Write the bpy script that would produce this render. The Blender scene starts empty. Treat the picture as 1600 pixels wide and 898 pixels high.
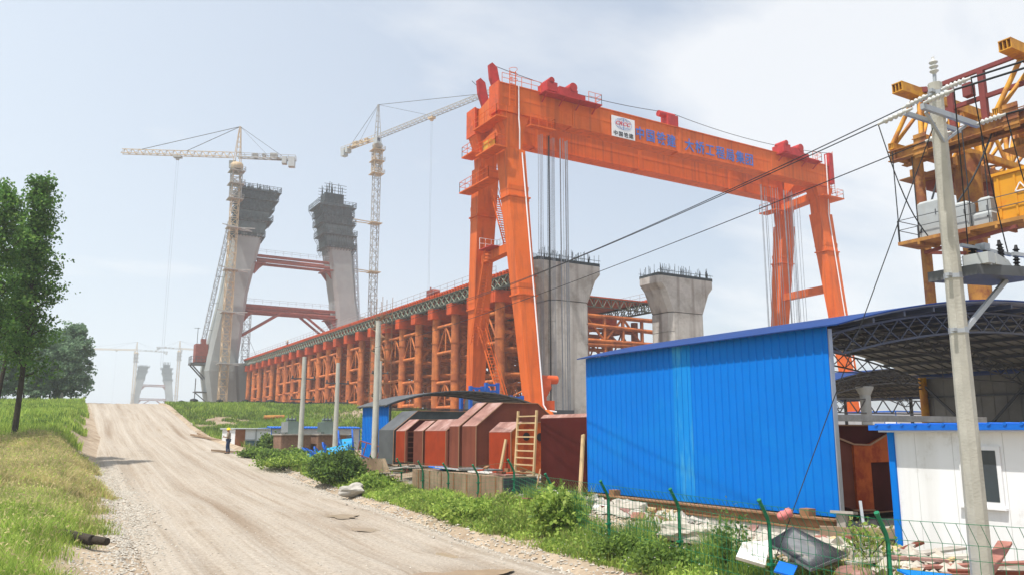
import bpy, bmesh, math, random
import numpy as np
from mathutils import Vector, Matrix, Euler
R = math.radians
random.seed(7)
rng = np.random.default_rng(11)
C = bpy.context.scene.collection
SC = bpy.context.scene

# ------------------------------------------------------------------ camera
# site axes: X = across the bridge line, Y = along the bridge line, Z up (metres)
cam_d = bpy.data.cameras.new("camera")
cam = bpy.data.objects.new("camera", cam_d); C.objects.link(cam)
cam_d.sensor_width = 36.0; cam_d.lens = 36.0 * 1250 / 1600
cam_d.clip_end = 6000; cam_d.clip_start = 0.1
PITCH = math.atan(227 / 1250.0); YAW = R(30.83)
cam.location = (0, 0, 3.0); cam.rotation_euler = (math.pi / 2 + PITCH, 0, -YAW)
SC.camera = cam

# ------------------------------------------------------------------ light
SUN_AZ = math.atan2(-0.955, -0.28)          # compass angle of the sun from +Y towards +X
SUN_EL = R(67)
to_sun = Vector((math.sin(SUN_AZ) * math.cos(SUN_EL), math.cos(SUN_AZ) * math.cos(SUN_EL), math.sin(SUN_EL)))
sun_d = bpy.data.lights.new("sun", 'SUN'); sun_d.energy = 5.0; sun_d.angle = R(0.6); sun_d.color = (1.0, 0.955, 0.89)
sun = bpy.data.objects.new("sun", sun_d); C.objects.link(sun)
sun.rotation_euler = to_sun.to_track_quat('Z', 'Y').to_euler(); sun.location = (-60, -40, 120)

W = bpy.data.worlds.new("World"); SC.world = W; W.use_nodes = True
nt = W.node_tree; nt.nodes.clear()
def N(nt, typ, **kw):
    n = nt.nodes.new(typ)
    for k, v in kw.items(): setattr(n, k, v)
    return n
CLOUD = (0.795, 0.503, 0.339)                # where the white cloud bank stands
def build_world():
    L = nt.links.new
    out = N(nt, 'ShaderNodeOutputWorld'); bg = N(nt, 'ShaderNodeBackground'); bg.inputs[1].default_value = 0.12
    sky = N(nt, 'ShaderNodeTexSky', sky_type='NISHITA', sun_disc=False)
    sky.sun_elevation = SUN_EL; sky.sun_rotation = SUN_AZ; sky.air_density = 1.1; sky.dust_density = 3.0; sky.ozone_density = 1.0
    tc = N(nt, 'ShaderNodeTexCoord'); sep = N(nt, 'ShaderNodeSeparateXYZ'); L(tc.outputs['Generated'], sep.inputs[0])
    # cloud sheet: project the view direction onto a plane high above
    zz = N(nt, 'ShaderNodeMath', operation='ADD'); L(sep.outputs[2], zz.inputs[0]); zz.inputs[1].default_value = 0.22
    dv = N(nt, 'ShaderNodeVectorMath', operation='DIVIDE'); L(tc.outputs['Generated'], dv.inputs[0])
    cmb = N(nt, 'ShaderNodeCombineXYZ'); L(zz.outputs[0], cmb.inputs[0]); L(zz.outputs[0], cmb.inputs[1]); cmb.inputs[2].default_value = 1
    L(cmb.outputs[0], dv.inputs[1])
    mp = N(nt, 'ShaderNodeMapping'); L(dv.outputs[0], mp.inputs[0]); mp.inputs[1].default_value = (0.55, 0.9, 0); mp.inputs[3].default_value = (0.85, 1.5, 0.0)
    no = N(nt, 'ShaderNodeTexNoise'); L(mp.outputs[0], no.inputs[0]); no.inputs['Scale'].default_value = 1.25
    no.inputs['Detail'].default_value = 9; no.inputs['Roughness'].default_value = 0.54; no.inputs['Distortion'].default_value = 0.25
    # more cloud to the right of the view, thin veil to the left
    dot = N(nt, 'ShaderNodeVectorMath', operation='DOT_PRODUCT'); L(tc.outputs['Generated'], dot.inputs[0]); dot.inputs[1].default_value = (0.80, 0.36, 0.30)
    bank = N(nt, 'ShaderNodeVectorMath', operation='DOT_PRODUCT'); L(tc.outputs['Generated'], bank.inputs[0]); bank.inputs[1].default_value = CLOUD
    mr = N(nt, 'ShaderNodeMapRange', interpolation_type='SMOOTHSTEP'); L(bank.outputs['Value'], mr.inputs[0])
    mr.inputs[1].default_value = 0.95; mr.inputs[2].default_value = 0.996; mr.inputs[3].default_value = -0.14; mr.inputs[4].default_value = 0.24
    ad = N(nt, 'ShaderNodeMath', operation='ADD'); L(no.outputs[0], ad.inputs[0]); L(mr.outputs[0], ad.inputs[1])
    rp = N(nt, 'ShaderNodeValToRGB'); L(ad.outputs[0], rp.inputs[0])
    rp.color_ramp.elements[0].position = 0.44; rp.color_ramp.elements[0].color = (0.0, 0.0, 0.0, 1)
    rp.color_ramp.elements[1].position = 0.66; rp.color_ramp.elements[1].color = (0.8, 0.8, 0.8, 1)
    veil = N(nt, 'ShaderNodeMix', data_type='RGBA'); mv = N(nt, 'ShaderNodeMapRange'); L(dot.outputs['Value'], mv.inputs[0]); mv.inputs[1].default_value = 0.2; mv.inputs[2].default_value = 0.9; mv.inputs[3].default_value = 0.86; mv.inputs[4].default_value = 0.40; L(mv.outputs[0], veil.inputs[0])
    L(sky.outputs[0], veil.inputs[6]); veil.inputs[7].default_value = (5.95, 6.55, 7.3, 1)
    mx = N(nt, 'ShaderNodeMix', data_type='RGBA'); L(rp.outputs[0], mx.inputs[0]); L(veil.outputs[2], mx.inputs[6]); mx.inputs[7].default_value = (6.7, 6.8, 6.95, 1)
    L(mx.outputs[2], bg.inputs[0]); L(bg.outputs[0], out.inputs[0])
build_world()
SC.view_settings.view_transform = 'Standard'; SC.view_settings.look = 'None'
SC.view_settings.exposure = 0.28; SC.view_settings.gamma = 1.0; SC.view_settings.use_curve_mapping = False
SC.cycles.use_denoising = True
SC.cycles.max_bounces = 8; SC.cycles.volume_bounces = 1; SC.cycles.transparent_max_bounces = 16
SC.cycles.use_adaptive_sampling = True

# ------------------------------------------------------------------ materials
def mat(name, col, rough=0.7, metal=0.0, var=0.18, scale=1.5, col2=None, amt2=0.0, scale2=0.6, bump=0.0, bscale=8.0,
        streak=None, stretch=(1, 1, 1), spec=0.2):
    """base colour with soft noise, an optional second colour in patches, optional vertical streaks and bump"""
    m = bpy.data.materials.new(name); m.use_nodes = True
    t = m.node_tree; L = t.links.new; b = t.nodes['Principled BSDF']
    b.inputs['Roughness'].default_value = rough; b.inputs['Metallic'].default_value = metal
    b.inputs['Specular IOR Level'].default_value = spec
    tc = N(t, 'ShaderNodeTexCoord'); mp = N(t, 'ShaderNodeMapping'); mp.inputs[3].default_value = stretch
    L(tc.outputs['Object'], mp.inputs[0])
    n1 = N(t, 'ShaderNodeTexNoise'); L(mp.outputs[0], n1.inputs[0]); n1.inputs['Scale'].default_value = scale
    n1.inputs['Detail'].default_value = 6; n1.inputs['Roughness'].default_value = 0.62
    r1 = N(t, 'ShaderNodeValToRGB'); L(n1.outputs[0], r1.inputs[0])
    lo = [max(0, c * (1 - var)) for c in col]; hi = [min(1, c * (1 + var)) for c in col]
    r1.color_ramp.elements[0].position = 0.32; r1.color_ramp.elements[0].color = (*lo, 1)
    r1.color_ramp.elements[1].position = 0.68; r1.color_ramp.elements[1].color = (*hi, 1)
    cur = r1.outputs[0]
    if col2 is not None:
        n2 = N(t, 'ShaderNodeTexNoise'); L(mp.outputs[0], n2.inputs[0]); n2.inputs['Scale'].default_value = scale2
        n2.inputs['Detail'].default_value = 8; n2.inputs['Roughness'].default_value = 0.7
        r2 = N(t, 'ShaderNodeValToRGB'); L(n2.outputs[0], r2.inputs[0])
        r2.color_ramp.elements[0].position = 0.62 - 0.3 * amt2; r2.color_ramp.elements[0].color = (0, 0, 0, 1)
        r2.color_ramp.elements[1].position = 0.76 - 0.3 * amt2; r2.color_ramp.elements[1].color = (1, 1, 1, 1)
        mx = N(t, 'ShaderNodeMix', data_type='RGBA'); L(r2.outputs[0], mx.inputs[0]); L(cur, mx.inputs[6]); mx.inputs[7].default_value = (*col2, 1)
        cur = mx.outputs[2]
    if streak is not None:                       # rain and rust streaks that run down
        sc, scol, sfac = streak
        mp2 = N(t, 'ShaderNodeMapping'); mp2.inputs[3].default_value = (1, 1, 0.05); L(tc.outputs['Object'], mp2.inputs[0])
        n3 = N(t, 'ShaderNodeTexNoise'); L(mp2.outputs[0], n3.inputs[0]); n3.inputs['Scale'].default_value = sc; n3.inputs['Detail'].default_value = 5
        r3 = N(t, 'ShaderNodeValToRGB'); L(n3.outputs[0], r3.inputs[0])
        r3.color_ramp.elements[0].position = 0.5; r3.color_ramp.elements[0].color = (0, 0, 0, 1)
        r3.color_ramp.elements[1].position = 0.75; r3.color_ramp.elements[1].color = (sfac, sfac, sfac, 1)
        mx = N(t, 'ShaderNodeMix', data_type='RGBA'); L(r3.outputs[0], mx.inputs[0]); L(cur, mx.inputs[6]); mx.inputs[7].default_value = (*scol, 1)
        cur = mx.outputs[2]
    L(cur, b.inputs['Base Color'])
    if bump > 0:
        nb = N(t, 'ShaderNodeTexNoise'); L(mp.outputs[0], nb.inputs[0]); nb.inputs['Scale'].default_value = bscale; nb.inputs['Detail'].default_value = 5
        bp = N(t, 'ShaderNodeBump'); bp.inputs['Strength'].default_value = bump; bp.inputs['Distance'].default_value = 0.05
        L(nb.outputs[0], bp.inputs['Height']); L(bp.outputs[0], b.inputs['Normal'])
    return m

M = {}
M['orange'] = mat('orange_paint', (0.68, 0.135, 0.022), 0.55, var=0.13, scale=0.5, col2=(0.60, 0.105, 0.015), amt2=0.4, scale2=0.25, streak=(2.0, (0.30, 0.07, 0.03), 0.65), spec=0.12)
M['red'] = mat('red_paint', (0.42, 0.030, 0.028), 0.55, var=0.2)
M['pipe'] = mat('rusty_orange_pipe', (0.58, 0.185, 0.055), 0.7, var=0.2, scale=0.7, col2=(0.36, 0.11, 0.045), amt2=0.6, scale2=0.5, streak=(1.5, (0.24, 0.08, 0.045), 0.65), spec=0.1)
M['cap'] = mat('red_orange_cap_steel', (0.58, 0.09, 0.022), 0.6, var=0.15, col2=(0.36, 0.07, 0.03), amt2=0.4)
M['strutred'] = mat('dull_red_steel', (0.24, 0.068, 0.05), 0.65, var=0.2)
M['bailey'] = mat('grey_green_steel', (0.085, 0.095, 0.075), 0.6, var=0.25)
M['baileylight'] = mat('pale_green_grey_steel', (0.27, 0.30, 0.235), 0.6, var=0.2)
M['concrete'] = mat('cast_concrete', (0.47, 0.45, 0.415), 0.85, var=0.10, scale=0.8, col2=(0.34, 0.315, 0.28), amt2=0.4, scale2=0.35, streak=(0.9, (0.15, 0.12, 0.10), 0.85), bump=0.2)
M['towerconc'] = mat('pylon_concrete', (0.285, 0.30, 0.295), 0.85, var=0.12, scale=0.2, streak=(0.25, (0.22, 0.22, 0.21), 0.6))
M['poleconc'] = mat('pole_concrete', (0.47, 0.455, 0.40), 0.85, var=0.12, scale=2.2, streak=(6.0, (0.30, 0.28, 0.23), 0.6), bump=0.2, bscale=30)
M['dark'] = mat('dark_formwork_steel', (0.036, 0.046, 0.05), 0.7, var=0.35)
M['headdark'] = mat('weathered_platform_steel', (0.075, 0.092, 0.097), 0.75, var=0.35)
M['formpanel'] = mat('grey_green_form_panel', (0.10, 0.125, 0.125), 0.7, var=0.25, scale=0.6)
M['darkgrey'] = mat('dark_grey_steel', (0.09, 0.095, 0.10), 0.6, var=0.2)
M['black'] = mat('black_rubber', (0.018, 0.018, 0.02), 0.6, var=0.3)
M['cable'] = mat('cable_black', (0.03, 0.032, 0.035), 0.5)
M['ropesteel'] = mat('wire_rope', (0.30, 0.325, 0.36), 0.5, metal=0.2)
M['craney'] = mat('crane_cream_paint', (0.50, 0.38, 0.24), 0.6, var=0.2)
M['craneg'] = mat('crane_grey_paint', (0.34, 0.33, 0.31), 0.6, var=0.2)
M['white'] = mat('white_panel', (0.78, 0.79, 0.80), 0.5, var=0.03, scale=0.8, streak=(1.5, (0.60, 0.60, 0.58), 0.35))
M['housewall'] = mat('white_sandwich_panel', (0.79, 0.80, 0.80), 0.55, var=0.03, scale=0.8, col2=(0.56, 0.55, 0.52), amt2=0.12, scale2=1.1, streak=(2.2, (0.52, 0.51, 0.47), 0.4), spec=0.1)
M['blue'] = mat('blue_sheet', (0.001, 0.165, 0.60), 0.6, var=0.05, scale=0.6, col2=(0.002, 0.185, 0.60), amt2=0.4, scale2=0.4, spec=0.10)
M['bluefaded'] = mat('faded_blue_sheet', (0.006, 0.22, 0.62), 0.6, var=0.08, col2=(0.06, 0.34, 0.62), amt2=0.45, scale2=1.4, stretch=(1, 1, .25), spec=.1)
M['bluetrim'] = mat('blue_trim', (0.008, 0.13, 0.55), 0.4, var=0.08)
M['roofblue'] = mat('dark_blue_roof_sheet', (0.012, 0.045, 0.17), 0.6, var=0.15, spec=0.1)
M['bluemach'] = mat('blue_machine_paint', (0.015, 0.10, 0.42), 0.45, var=0.15)
M['cyan'] = mat('cyan_blue_paint', (0.01, 0.28, 0.55), 0.5, var=0.12)
M['redbox'] = mat('red_oxide_paint', (0.30, 0.042, 0.014), 0.65, var=0.22, scale=1.0, col2=(0.27, 0.045, 0.02), amt2=0.35, scale2=0.7, streak=(2.5, (0.20, 0.04, 0.02), 0.5), bump=0.04, spec=0.06)
M['brownbox'] = mat('brown_oxide_steel', (0.165, 0.052, 0.034), 0.65, var=0.22, scale=1.2, col2=(0.13, 0.04, 0.03), amt2=0.45, streak=(2.0, (0.33, 0.10, 0.05), 0.4), spec=0.06)
M['maroon'] = mat('maroon_primer_steel', (0.07, 0.013, 0.011), 0.7, var=0.18, scale=1.0, streak=(1.2, (0.06, 0.012, 0.010), 0.5), spec=0.06)
M['orangerust'] = mat('orange_rust', (0.50, 0.11, 0.03), 0.65, var=0.2, scale=1.3, col2=(0.30, 0.05, 0.02), amt2=0.55, scale2=1.5, spec=0.06)
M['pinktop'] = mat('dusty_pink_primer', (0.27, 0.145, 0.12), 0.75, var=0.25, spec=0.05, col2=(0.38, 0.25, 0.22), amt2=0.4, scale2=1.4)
M['edge'] = mat('pale_weld_edge', (0.34, 0.19, 0.11), 0.7)
M['rustbeam'] = mat('rusty_beam', (0.28, 0.15, 0.075), 0.75, var=0.25, scale=3)
M['timber'] = mat('pale_timber', (0.52, 0.37, 0.20), 0.8, var=0.18, scale=3, stretch=(1, 1, 0.2))
M['redplank'] = mat('reddish_plank', (0.30, 0.13, 0.10), 0.8, var=0.25, scale=3)
M['greyplank'] = mat('grey_weathered_plank', (0.36, 0.33, 0.29), 0.85, var=0.2, scale=4)
M['plywood'] = mat('brown_plywood', (0.25, 0.17, 0.11), 0.8, var=0.2, scale=2, col2=(0.33, 0.24, 0.16), amt2=0.5)
M['brick'] = mat('brown_brick', (0.24, 0.145, 0.10), 0.9, var=0.25, scale=6, bump=0.3, bscale=15)
M['fencegreen'] = mat('green_fence_coating', (0.012, 0.16, 0.075), 0.45, var=0.12)
M['rooflining'] = mat('grey_roof_lining', (0.24, 0.225, 0.20), 0.8, var=0.12)
M['truss'] = mat('grey_truss_steel', (0.10, 0.10, 0.105), 0.6, var=0.15)
M['yellow'] = mat('yellow_crane_paint', (0.60, 0.30, 0.03), 0.6, var=0.14, col2=(0.40, 0.15, 0.04), amt2=0.45, scale2=1.0, streak=(2.0, (0.26, 0.10, 0.04), 0.6))
M['ochre'] = mat('ochre_rusty_paint', (0.42, 0.20, 0.045), 0.65, var=0.2, col2=(0.24, 0.085, 0.04), amt2=0.5, scale2=0.9, streak=(2.0, (0.16, 0.06, 0.04), 0.6))
M['maroonrail'] = mat('maroon_rail_paint', (0.21, 0.05, 0.045), 0.55, var=0.15)
M['yellowbox'] = mat('yellow_cabinet_paint', (0.66, 0.29, 0.015), 0.5, var=0.07, col2=(0.70, 0.22, 0.02), amt2=0.3)
M['cabinet'] = mat('light_grey_cabinet', (0.38, 0.40, 0.40), 0.55, var=0.10, streak=(4, (0.38, 0.37, 0.34), 0.4))
M['transf'] = mat('green_grey_transformer', (0.17, 0.22, 0.20), 0.5, var=0.12)
M['insul'] = mat('grey_white_insulator', (0.52, 0.52, 0.50), 0.35, var=0.06)
M['galv'] = mat('galvanised_steel', (0.36, 0.38, 0.40), 0.45, metal=0.3, var=0.12)
M['sign'] = mat('white_sign_board', (0.78, 0.78, 0.78), 0.5, var=0.03)
M['signblue'] = mat('blue_lettering_paint', (0.05, 0.16, 0.52), 0.5, var=0.22, scale=2.5)
M['signred'] = mat('red_lettering_paint', (0.62, 0.03, 0.06), 0.5)
M['signblack'] = mat('black_lettering_paint', (0.03, 0.03, 0.035), 0.5)
M['bark'] = mat('dark_bark', (0.045, 0.036, 0.028), 0.9, var=0.3, scale=4, bump=0.4, bscale=12)
M['helmet'] = mat('yellow_helmet', (0.85, 0.58, 0.01), 0.35, var=0.03)
M['jacket'] = mat('khaki_cloth', (0.30, 0.24, 0.18), 0.9, var=0.12)
M['jeans'] = mat('dark_blue_denim', (0.03, 0.05, 0.11), 0.9, var=0.15)
M['skin'] = mat('skin', (0.36, 0.19, 0.12), 0.6, var=0.05)
M['pink'] = mat('pink_cloth', (0.50, 0.16, 0.15), 0.9, var=0.25, scale=6)
M['whiteboard'] = mat('white_foam_board', (0.66, 0.655, 0.62), 0.85, var=0.12, scale=4, col2=(0.36, 0.30, 0.22), amt2=0.35, scale2=2.2, spec=0.05)
M['rubble'] = mat('broken_concrete', (0.44, 0.40, 0.34), 0.9, var=0.25, scale=3, bump=0.3)
M['gravel'] = mat('gravel_stone', (0.42, 0.385, 0.33), 0.9, var=0.35, scale=9)
M['stonewhite'] = mat('pale_boulder', (0.40, 0.37, 0.33), 0.9, var=0.2, scale=3, bump=0.3)
M['glass'] = mat('dark_window_glass', (0.05, 0.06, 0.075), 0.08, var=0.1, spec=0.6)
M['glassblue'] = mat('blue_grey_window_glass', (0.09, 0.15, 0.19), 0.12, var=0.15, spec=0.6)
M['water'] = mat('muddy_water', (0.30, 0.225, 0.15), 0.28, var=0.15, scale=2.5, spec=0.25)
M['slabc'] = mat('slab_concrete', (0.44, 0.41, 0.36), 0.9, var=0.15, scale=1.5, bump=0.1)
M['darkpanel'] = mat('dark_grey_panel', (0.15, 0.155, 0.16), 0.95, var=0.2, scale=2.5, col2=(0.30, 0.27, 0.23), amt2=0.25, scale2=1.6, spec=0.04)
M['browncont'] = mat('brown_painted_steel', (0.26, 0.11, 0.055), 0.6, var=0.15)

def ground_mat():
    m = bpy.data.materials.new('soil_and_grass_ground'); m.use_nodes = True
    t = m.node_tree; L = t.links.new; b = t.nodes['Principled BSDF']; b.inputs['Roughness'].default_value = 0.95; b.inputs['Specular IOR Level'].default_value = 0.1
    tc = N(t, 'ShaderNodeTexCoord')
    n1 = N(t, 'ShaderNodeTexNoise'); L(tc.outputs['Object'], n1.inputs[0]); n1.inputs['Scale'].default_value = 0.8; n1.inputs['Detail'].default_value = 9; n1.inputs['Roughness'].default_value = 0.7
    r = N(t, 'ShaderNodeValToRGB'); L(n1.outputs[0], r.inputs[0]); e = r.color_ramp.elements
    e[0].position = 0.3; e[0].color = (0.10, 0.115, 0.035, 1); e[1].position = 0.7; e[1].color = (0.26, 0.22, 0.12, 1)
    # bare soil where the site has been worked (X > 15), grassy elsewhere
    sep = N(t, 'ShaderNodeSeparateXYZ'); L(tc.outputs['Object'], sep.inputs[0])
    n2 = N(t, 'ShaderNodeTexNoise'); L(tc.outputs['Object'], n2.inputs[0]); n2.inputs['Scale'].default_value = 0.5; n2.inputs['Detail'].default_value = 6
    ma = N(t, 'ShaderNodeMath', operation='MULTIPLY_ADD'); L(n2.outputs[0], ma.inputs[0]); ma.inputs[1].default_value = 10; L(sep.outputs[0], ma.inputs[2])
    mr = N(t, 'ShaderNodeMapRange'); L(ma.outputs[0], mr.inputs[0]); mr.inputs[1].default_value = 19; mr.inputs[2].default_value = 22
    soil = N(t, 'ShaderNodeValToRGB'); L(n1.outputs[0], soil.inputs[0]); e = soil.color_ramp.elements
    e[0].position = 0.3; e[0].color = (0.19, 0.13, 0.085, 1); e[1].position = 0.72; e[1].color = (0.40, 0.33, 0.25, 1)
    mx = N(t, 'ShaderNodeMix', data_type='RGBA'); L(mr.outputs[0], mx.inputs[0]); L(r.outputs[0], mx.inputs[6]); L(soil.outputs[0], mx.inputs[7])
    L(mx.outputs[2], b.inputs['Base Color'])
    bp = N(t, 'ShaderNodeBump'); bp.inputs['Strength'].default_value = 0.5; bp.inputs['Distance'].default_value = 0.12
    n3 = N(t, 'ShaderNodeTexNoise'); L(tc.outputs['Object'], n3.inputs[0]); n3.inputs['Scale'].default_value = 6; n3.inputs['Detail'].default_value = 6
    L(n3.outputs[0], bp.inputs['Height']); L(bp.outputs[0], b.inputs['Normal'])
    return m
def road_mat():
    m = bpy.data.materials.new('dry_dirt_road'); m.use_nodes = True
    t = m.node_tree; L = t.links.new; b = t.nodes['Principled BSDF']; b.inputs['Roughness'].default_value = 0.95; b.inputs['Specular IOR Level'].default_value = 0.1
    tc = N(t, 'ShaderNodeTexCoord'); atn = N(t, 'ShaderNodeAttribute', attribute_name='track')
    sp = N(t, 'ShaderNodeSeparateXYZ'); L(atn.outputs['Vector'], sp.inputs[0])
    mp = N(t, 'ShaderNodeMapping'); L(atn.outputs['Vector'], mp.inputs[0]); mp.inputs[3].default_value = (1, 0.02, 0)
    def noise(vec, sc, det, ro, dist=0.0):
        n = N(t, 'ShaderNodeTexNoise'); L(vec, n.inputs[0]); n.inputs['Scale'].default_value = sc; n.inputs['Detail'].default_value = det; n.inputs['Roughness'].default_value = ro; n.inputs['Distortion'].default_value = dist; return n.outputs[0]
    def ramp(f, *st):
        r = N(t, 'ShaderNodeValToRGB'); L(f, r.inputs[0]); e = r.color_ramp.elements
        e[0].position, e[0].color = st[0][0], (*st[0][1], 1); e[1].position, e[1].color = st[-1][0], (*st[-1][1], 1)
        for p, c in st[1:-1]: k = e.new(p); k.color = (*c, 1)
        return r.outputs[0]
    def mix(f, a, b_, mode='MIX', fac=None):
        x = N(t, 'ShaderNodeMix', data_type='RGBA', blend_type=mode)
        if fac is not None: x.inputs[0].default_value = fac
        else: L(f, x.inputs[0])
        L(a, x.inputs[6])
        if isinstance(b_, tuple): x.inputs[7].default_value = (*b_, 1)
        else: L(b_, x.inputs[7])
        return x.outputs[2]
    streak = noise(mp.outputs[0], 2.2, 7, .6, .05); fine = noise(tc.outputs['Object'], 11, 9, .78); patch = noise(tc.outputs['Object'], .42, 8, .68)
    base = ramp(streak, (.32, (.32, .262, .20)), (.48, (.40, .345, .28)), (.66, (.455, .405, .34)))
    mp2 = N(t, 'ShaderNodeMapping'); L(atn.outputs['Vector'], mp2.inputs[0]); mp2.inputs[3].default_value = (1, 0.012, 0)
    tread = noise(mp2.outputs[0], 7.5, 5, .6)
    base = mix(None, base, ramp(tread, (.36, (.80, .77, .74)), (.50, (1.0, 1.0, 1.0)), (.64, (1.08, 1.08, 1.08))), 'MULTIPLY', 0.6)
    c = mix(ramp(patch, (.44, (0, 0, 0)), (.62, (.6, .6, .6))), base, (.415, .365, .305))
    damp = N(t, 'ShaderNodeMath', operation='MULTIPLY'); L(sp.outputs[2], damp.inputs[0]); L(ramp(noise(mp.outputs[0], .9, 6, .65), (.38, (0, 0, 0)), (.62, (1, 1, 1))), damp.inputs[1])
    c = mix(damp.outputs[0], c, (.255, .195, .14))
    c = mix(None, c, ramp(fine, (.30, (.58, .56, .54)), (.58, (1.0, 1.0, 1.0)), (.75, (1.12, 1.12, 1.12))), 'MULTIPLY', 1.0)
    L(c, b.inputs['Base Color'])
    bp = N(t, 'ShaderNodeBump'); bp.inputs['Strength'].default_value = 0.6; bp.inputs['Distance'].default_value = 0.05; L(fine, bp.inputs['Height'])
    bp2 = N(t, 'ShaderNodeBump'); bp2.inputs['Strength'].default_value = 0.5; bp2.inputs['Distance'].default_value = 0.10; L(streak, bp2.inputs['Height']); L(bp.outputs[0], bp2.inputs['Normal'])
    L(bp2.outputs[0], b.inputs['Normal'])
    return m
def leaf_mat(name, col, var=0.3):
    m = bpy.data.materials.new(name); m.use_nodes = True
    t = m.node_tree; L = t.links.new; b = t.nodes['Principled BSDF']; b.inputs['Roughness'].default_value = 0.6; b.inputs['Specular IOR Level'].default_value = 0.25
    tc = N(t, 'ShaderNodeTexCoord'); n1 = N(t, 'ShaderNodeTexNoise'); L(tc.outputs['Object'], n1.inputs[0]); n1.inputs['Scale'].default_value = 0.9; n1.inputs['Detail'].default_value = 4
    r = N(t, 'ShaderNodeValToRGB'); L(n1.outputs[0], r.inputs[0]); e = r.color_ramp.elements
    e[0].position = 0.35; e[0].color = (*[c * (1 - var) for c in col], 1); e[1].position = 0.65; e[1].color = (*[c * (1 + var) for c in col], 1)
    L(r.outputs[0], b.inputs['Base Color'])
    tr = N(t, 'ShaderNodeBsdfTranslucent'); L(r.outputs[0], tr.inputs[0])
    mix = N(t, 'ShaderNodeMixShader'); mix.inputs[0].default_value = 0.52
    out = t.nodes['Material Output']; L(b.outputs[0], mix.inputs[1]); L(tr.outputs[0], mix.inputs[2]); L(mix.outputs[0], out.inputs[0])
    return m
M['soil'] = mat('bare_soil', (0.36, 0.285, 0.205), 0.95, var=0.22, scale=2.5, col2=(0.25, 0.185, 0.125), amt2=0.5, scale2=0.5, bump=0.5, bscale=6)
M['ground'] = ground_mat(); M['road'] = road_mat()
M['leafA'] = leaf_mat('poplar_leaf', (0.115, 0.235, 0.045)); M['leafB'] = leaf_mat('poplar_leaf_dark', (0.075, 0.165, 0.035)); M['leafC'] = leaf_mat('poplar_leaf_light', (0.19, 0.31, 0.07))
M['bgleafA'] = leaf_mat('hazed_far_leaf', (0.20, 0.30, 0.175)); M['bgleafB'] = leaf_mat('hazed_far_leaf_dark', (0.15, 0.235, 0.135))  # distance haze put into the leaf colour: paler and bluer greens
M['weedA'] = leaf_mat('weed_green', (0.25, 0.37, 0.065)); M['weedB'] = leaf_mat('weed_light', (0.42, 0.53, 0.11)); M['weedC'] = leaf_mat('weed_dark', (0.14, 0.23, 0.05))
M['strawA'] = leaf_mat('dry_straw', (0.58, 0.48, 0.25)); M['strawB'] = leaf_mat('olive_straw', (0.42, 0.40, 0.16))
M['bushA'] = leaf_mat('bush_green', (0.13, 0.21, 0.05)); M['bushB'] = leaf_mat('bush_dark', (0.07, 0.13, 0.035))
M['flower'] = leaf_mat('white_petal', (0.70, 0.70, 0.62), 0.05)

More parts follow.
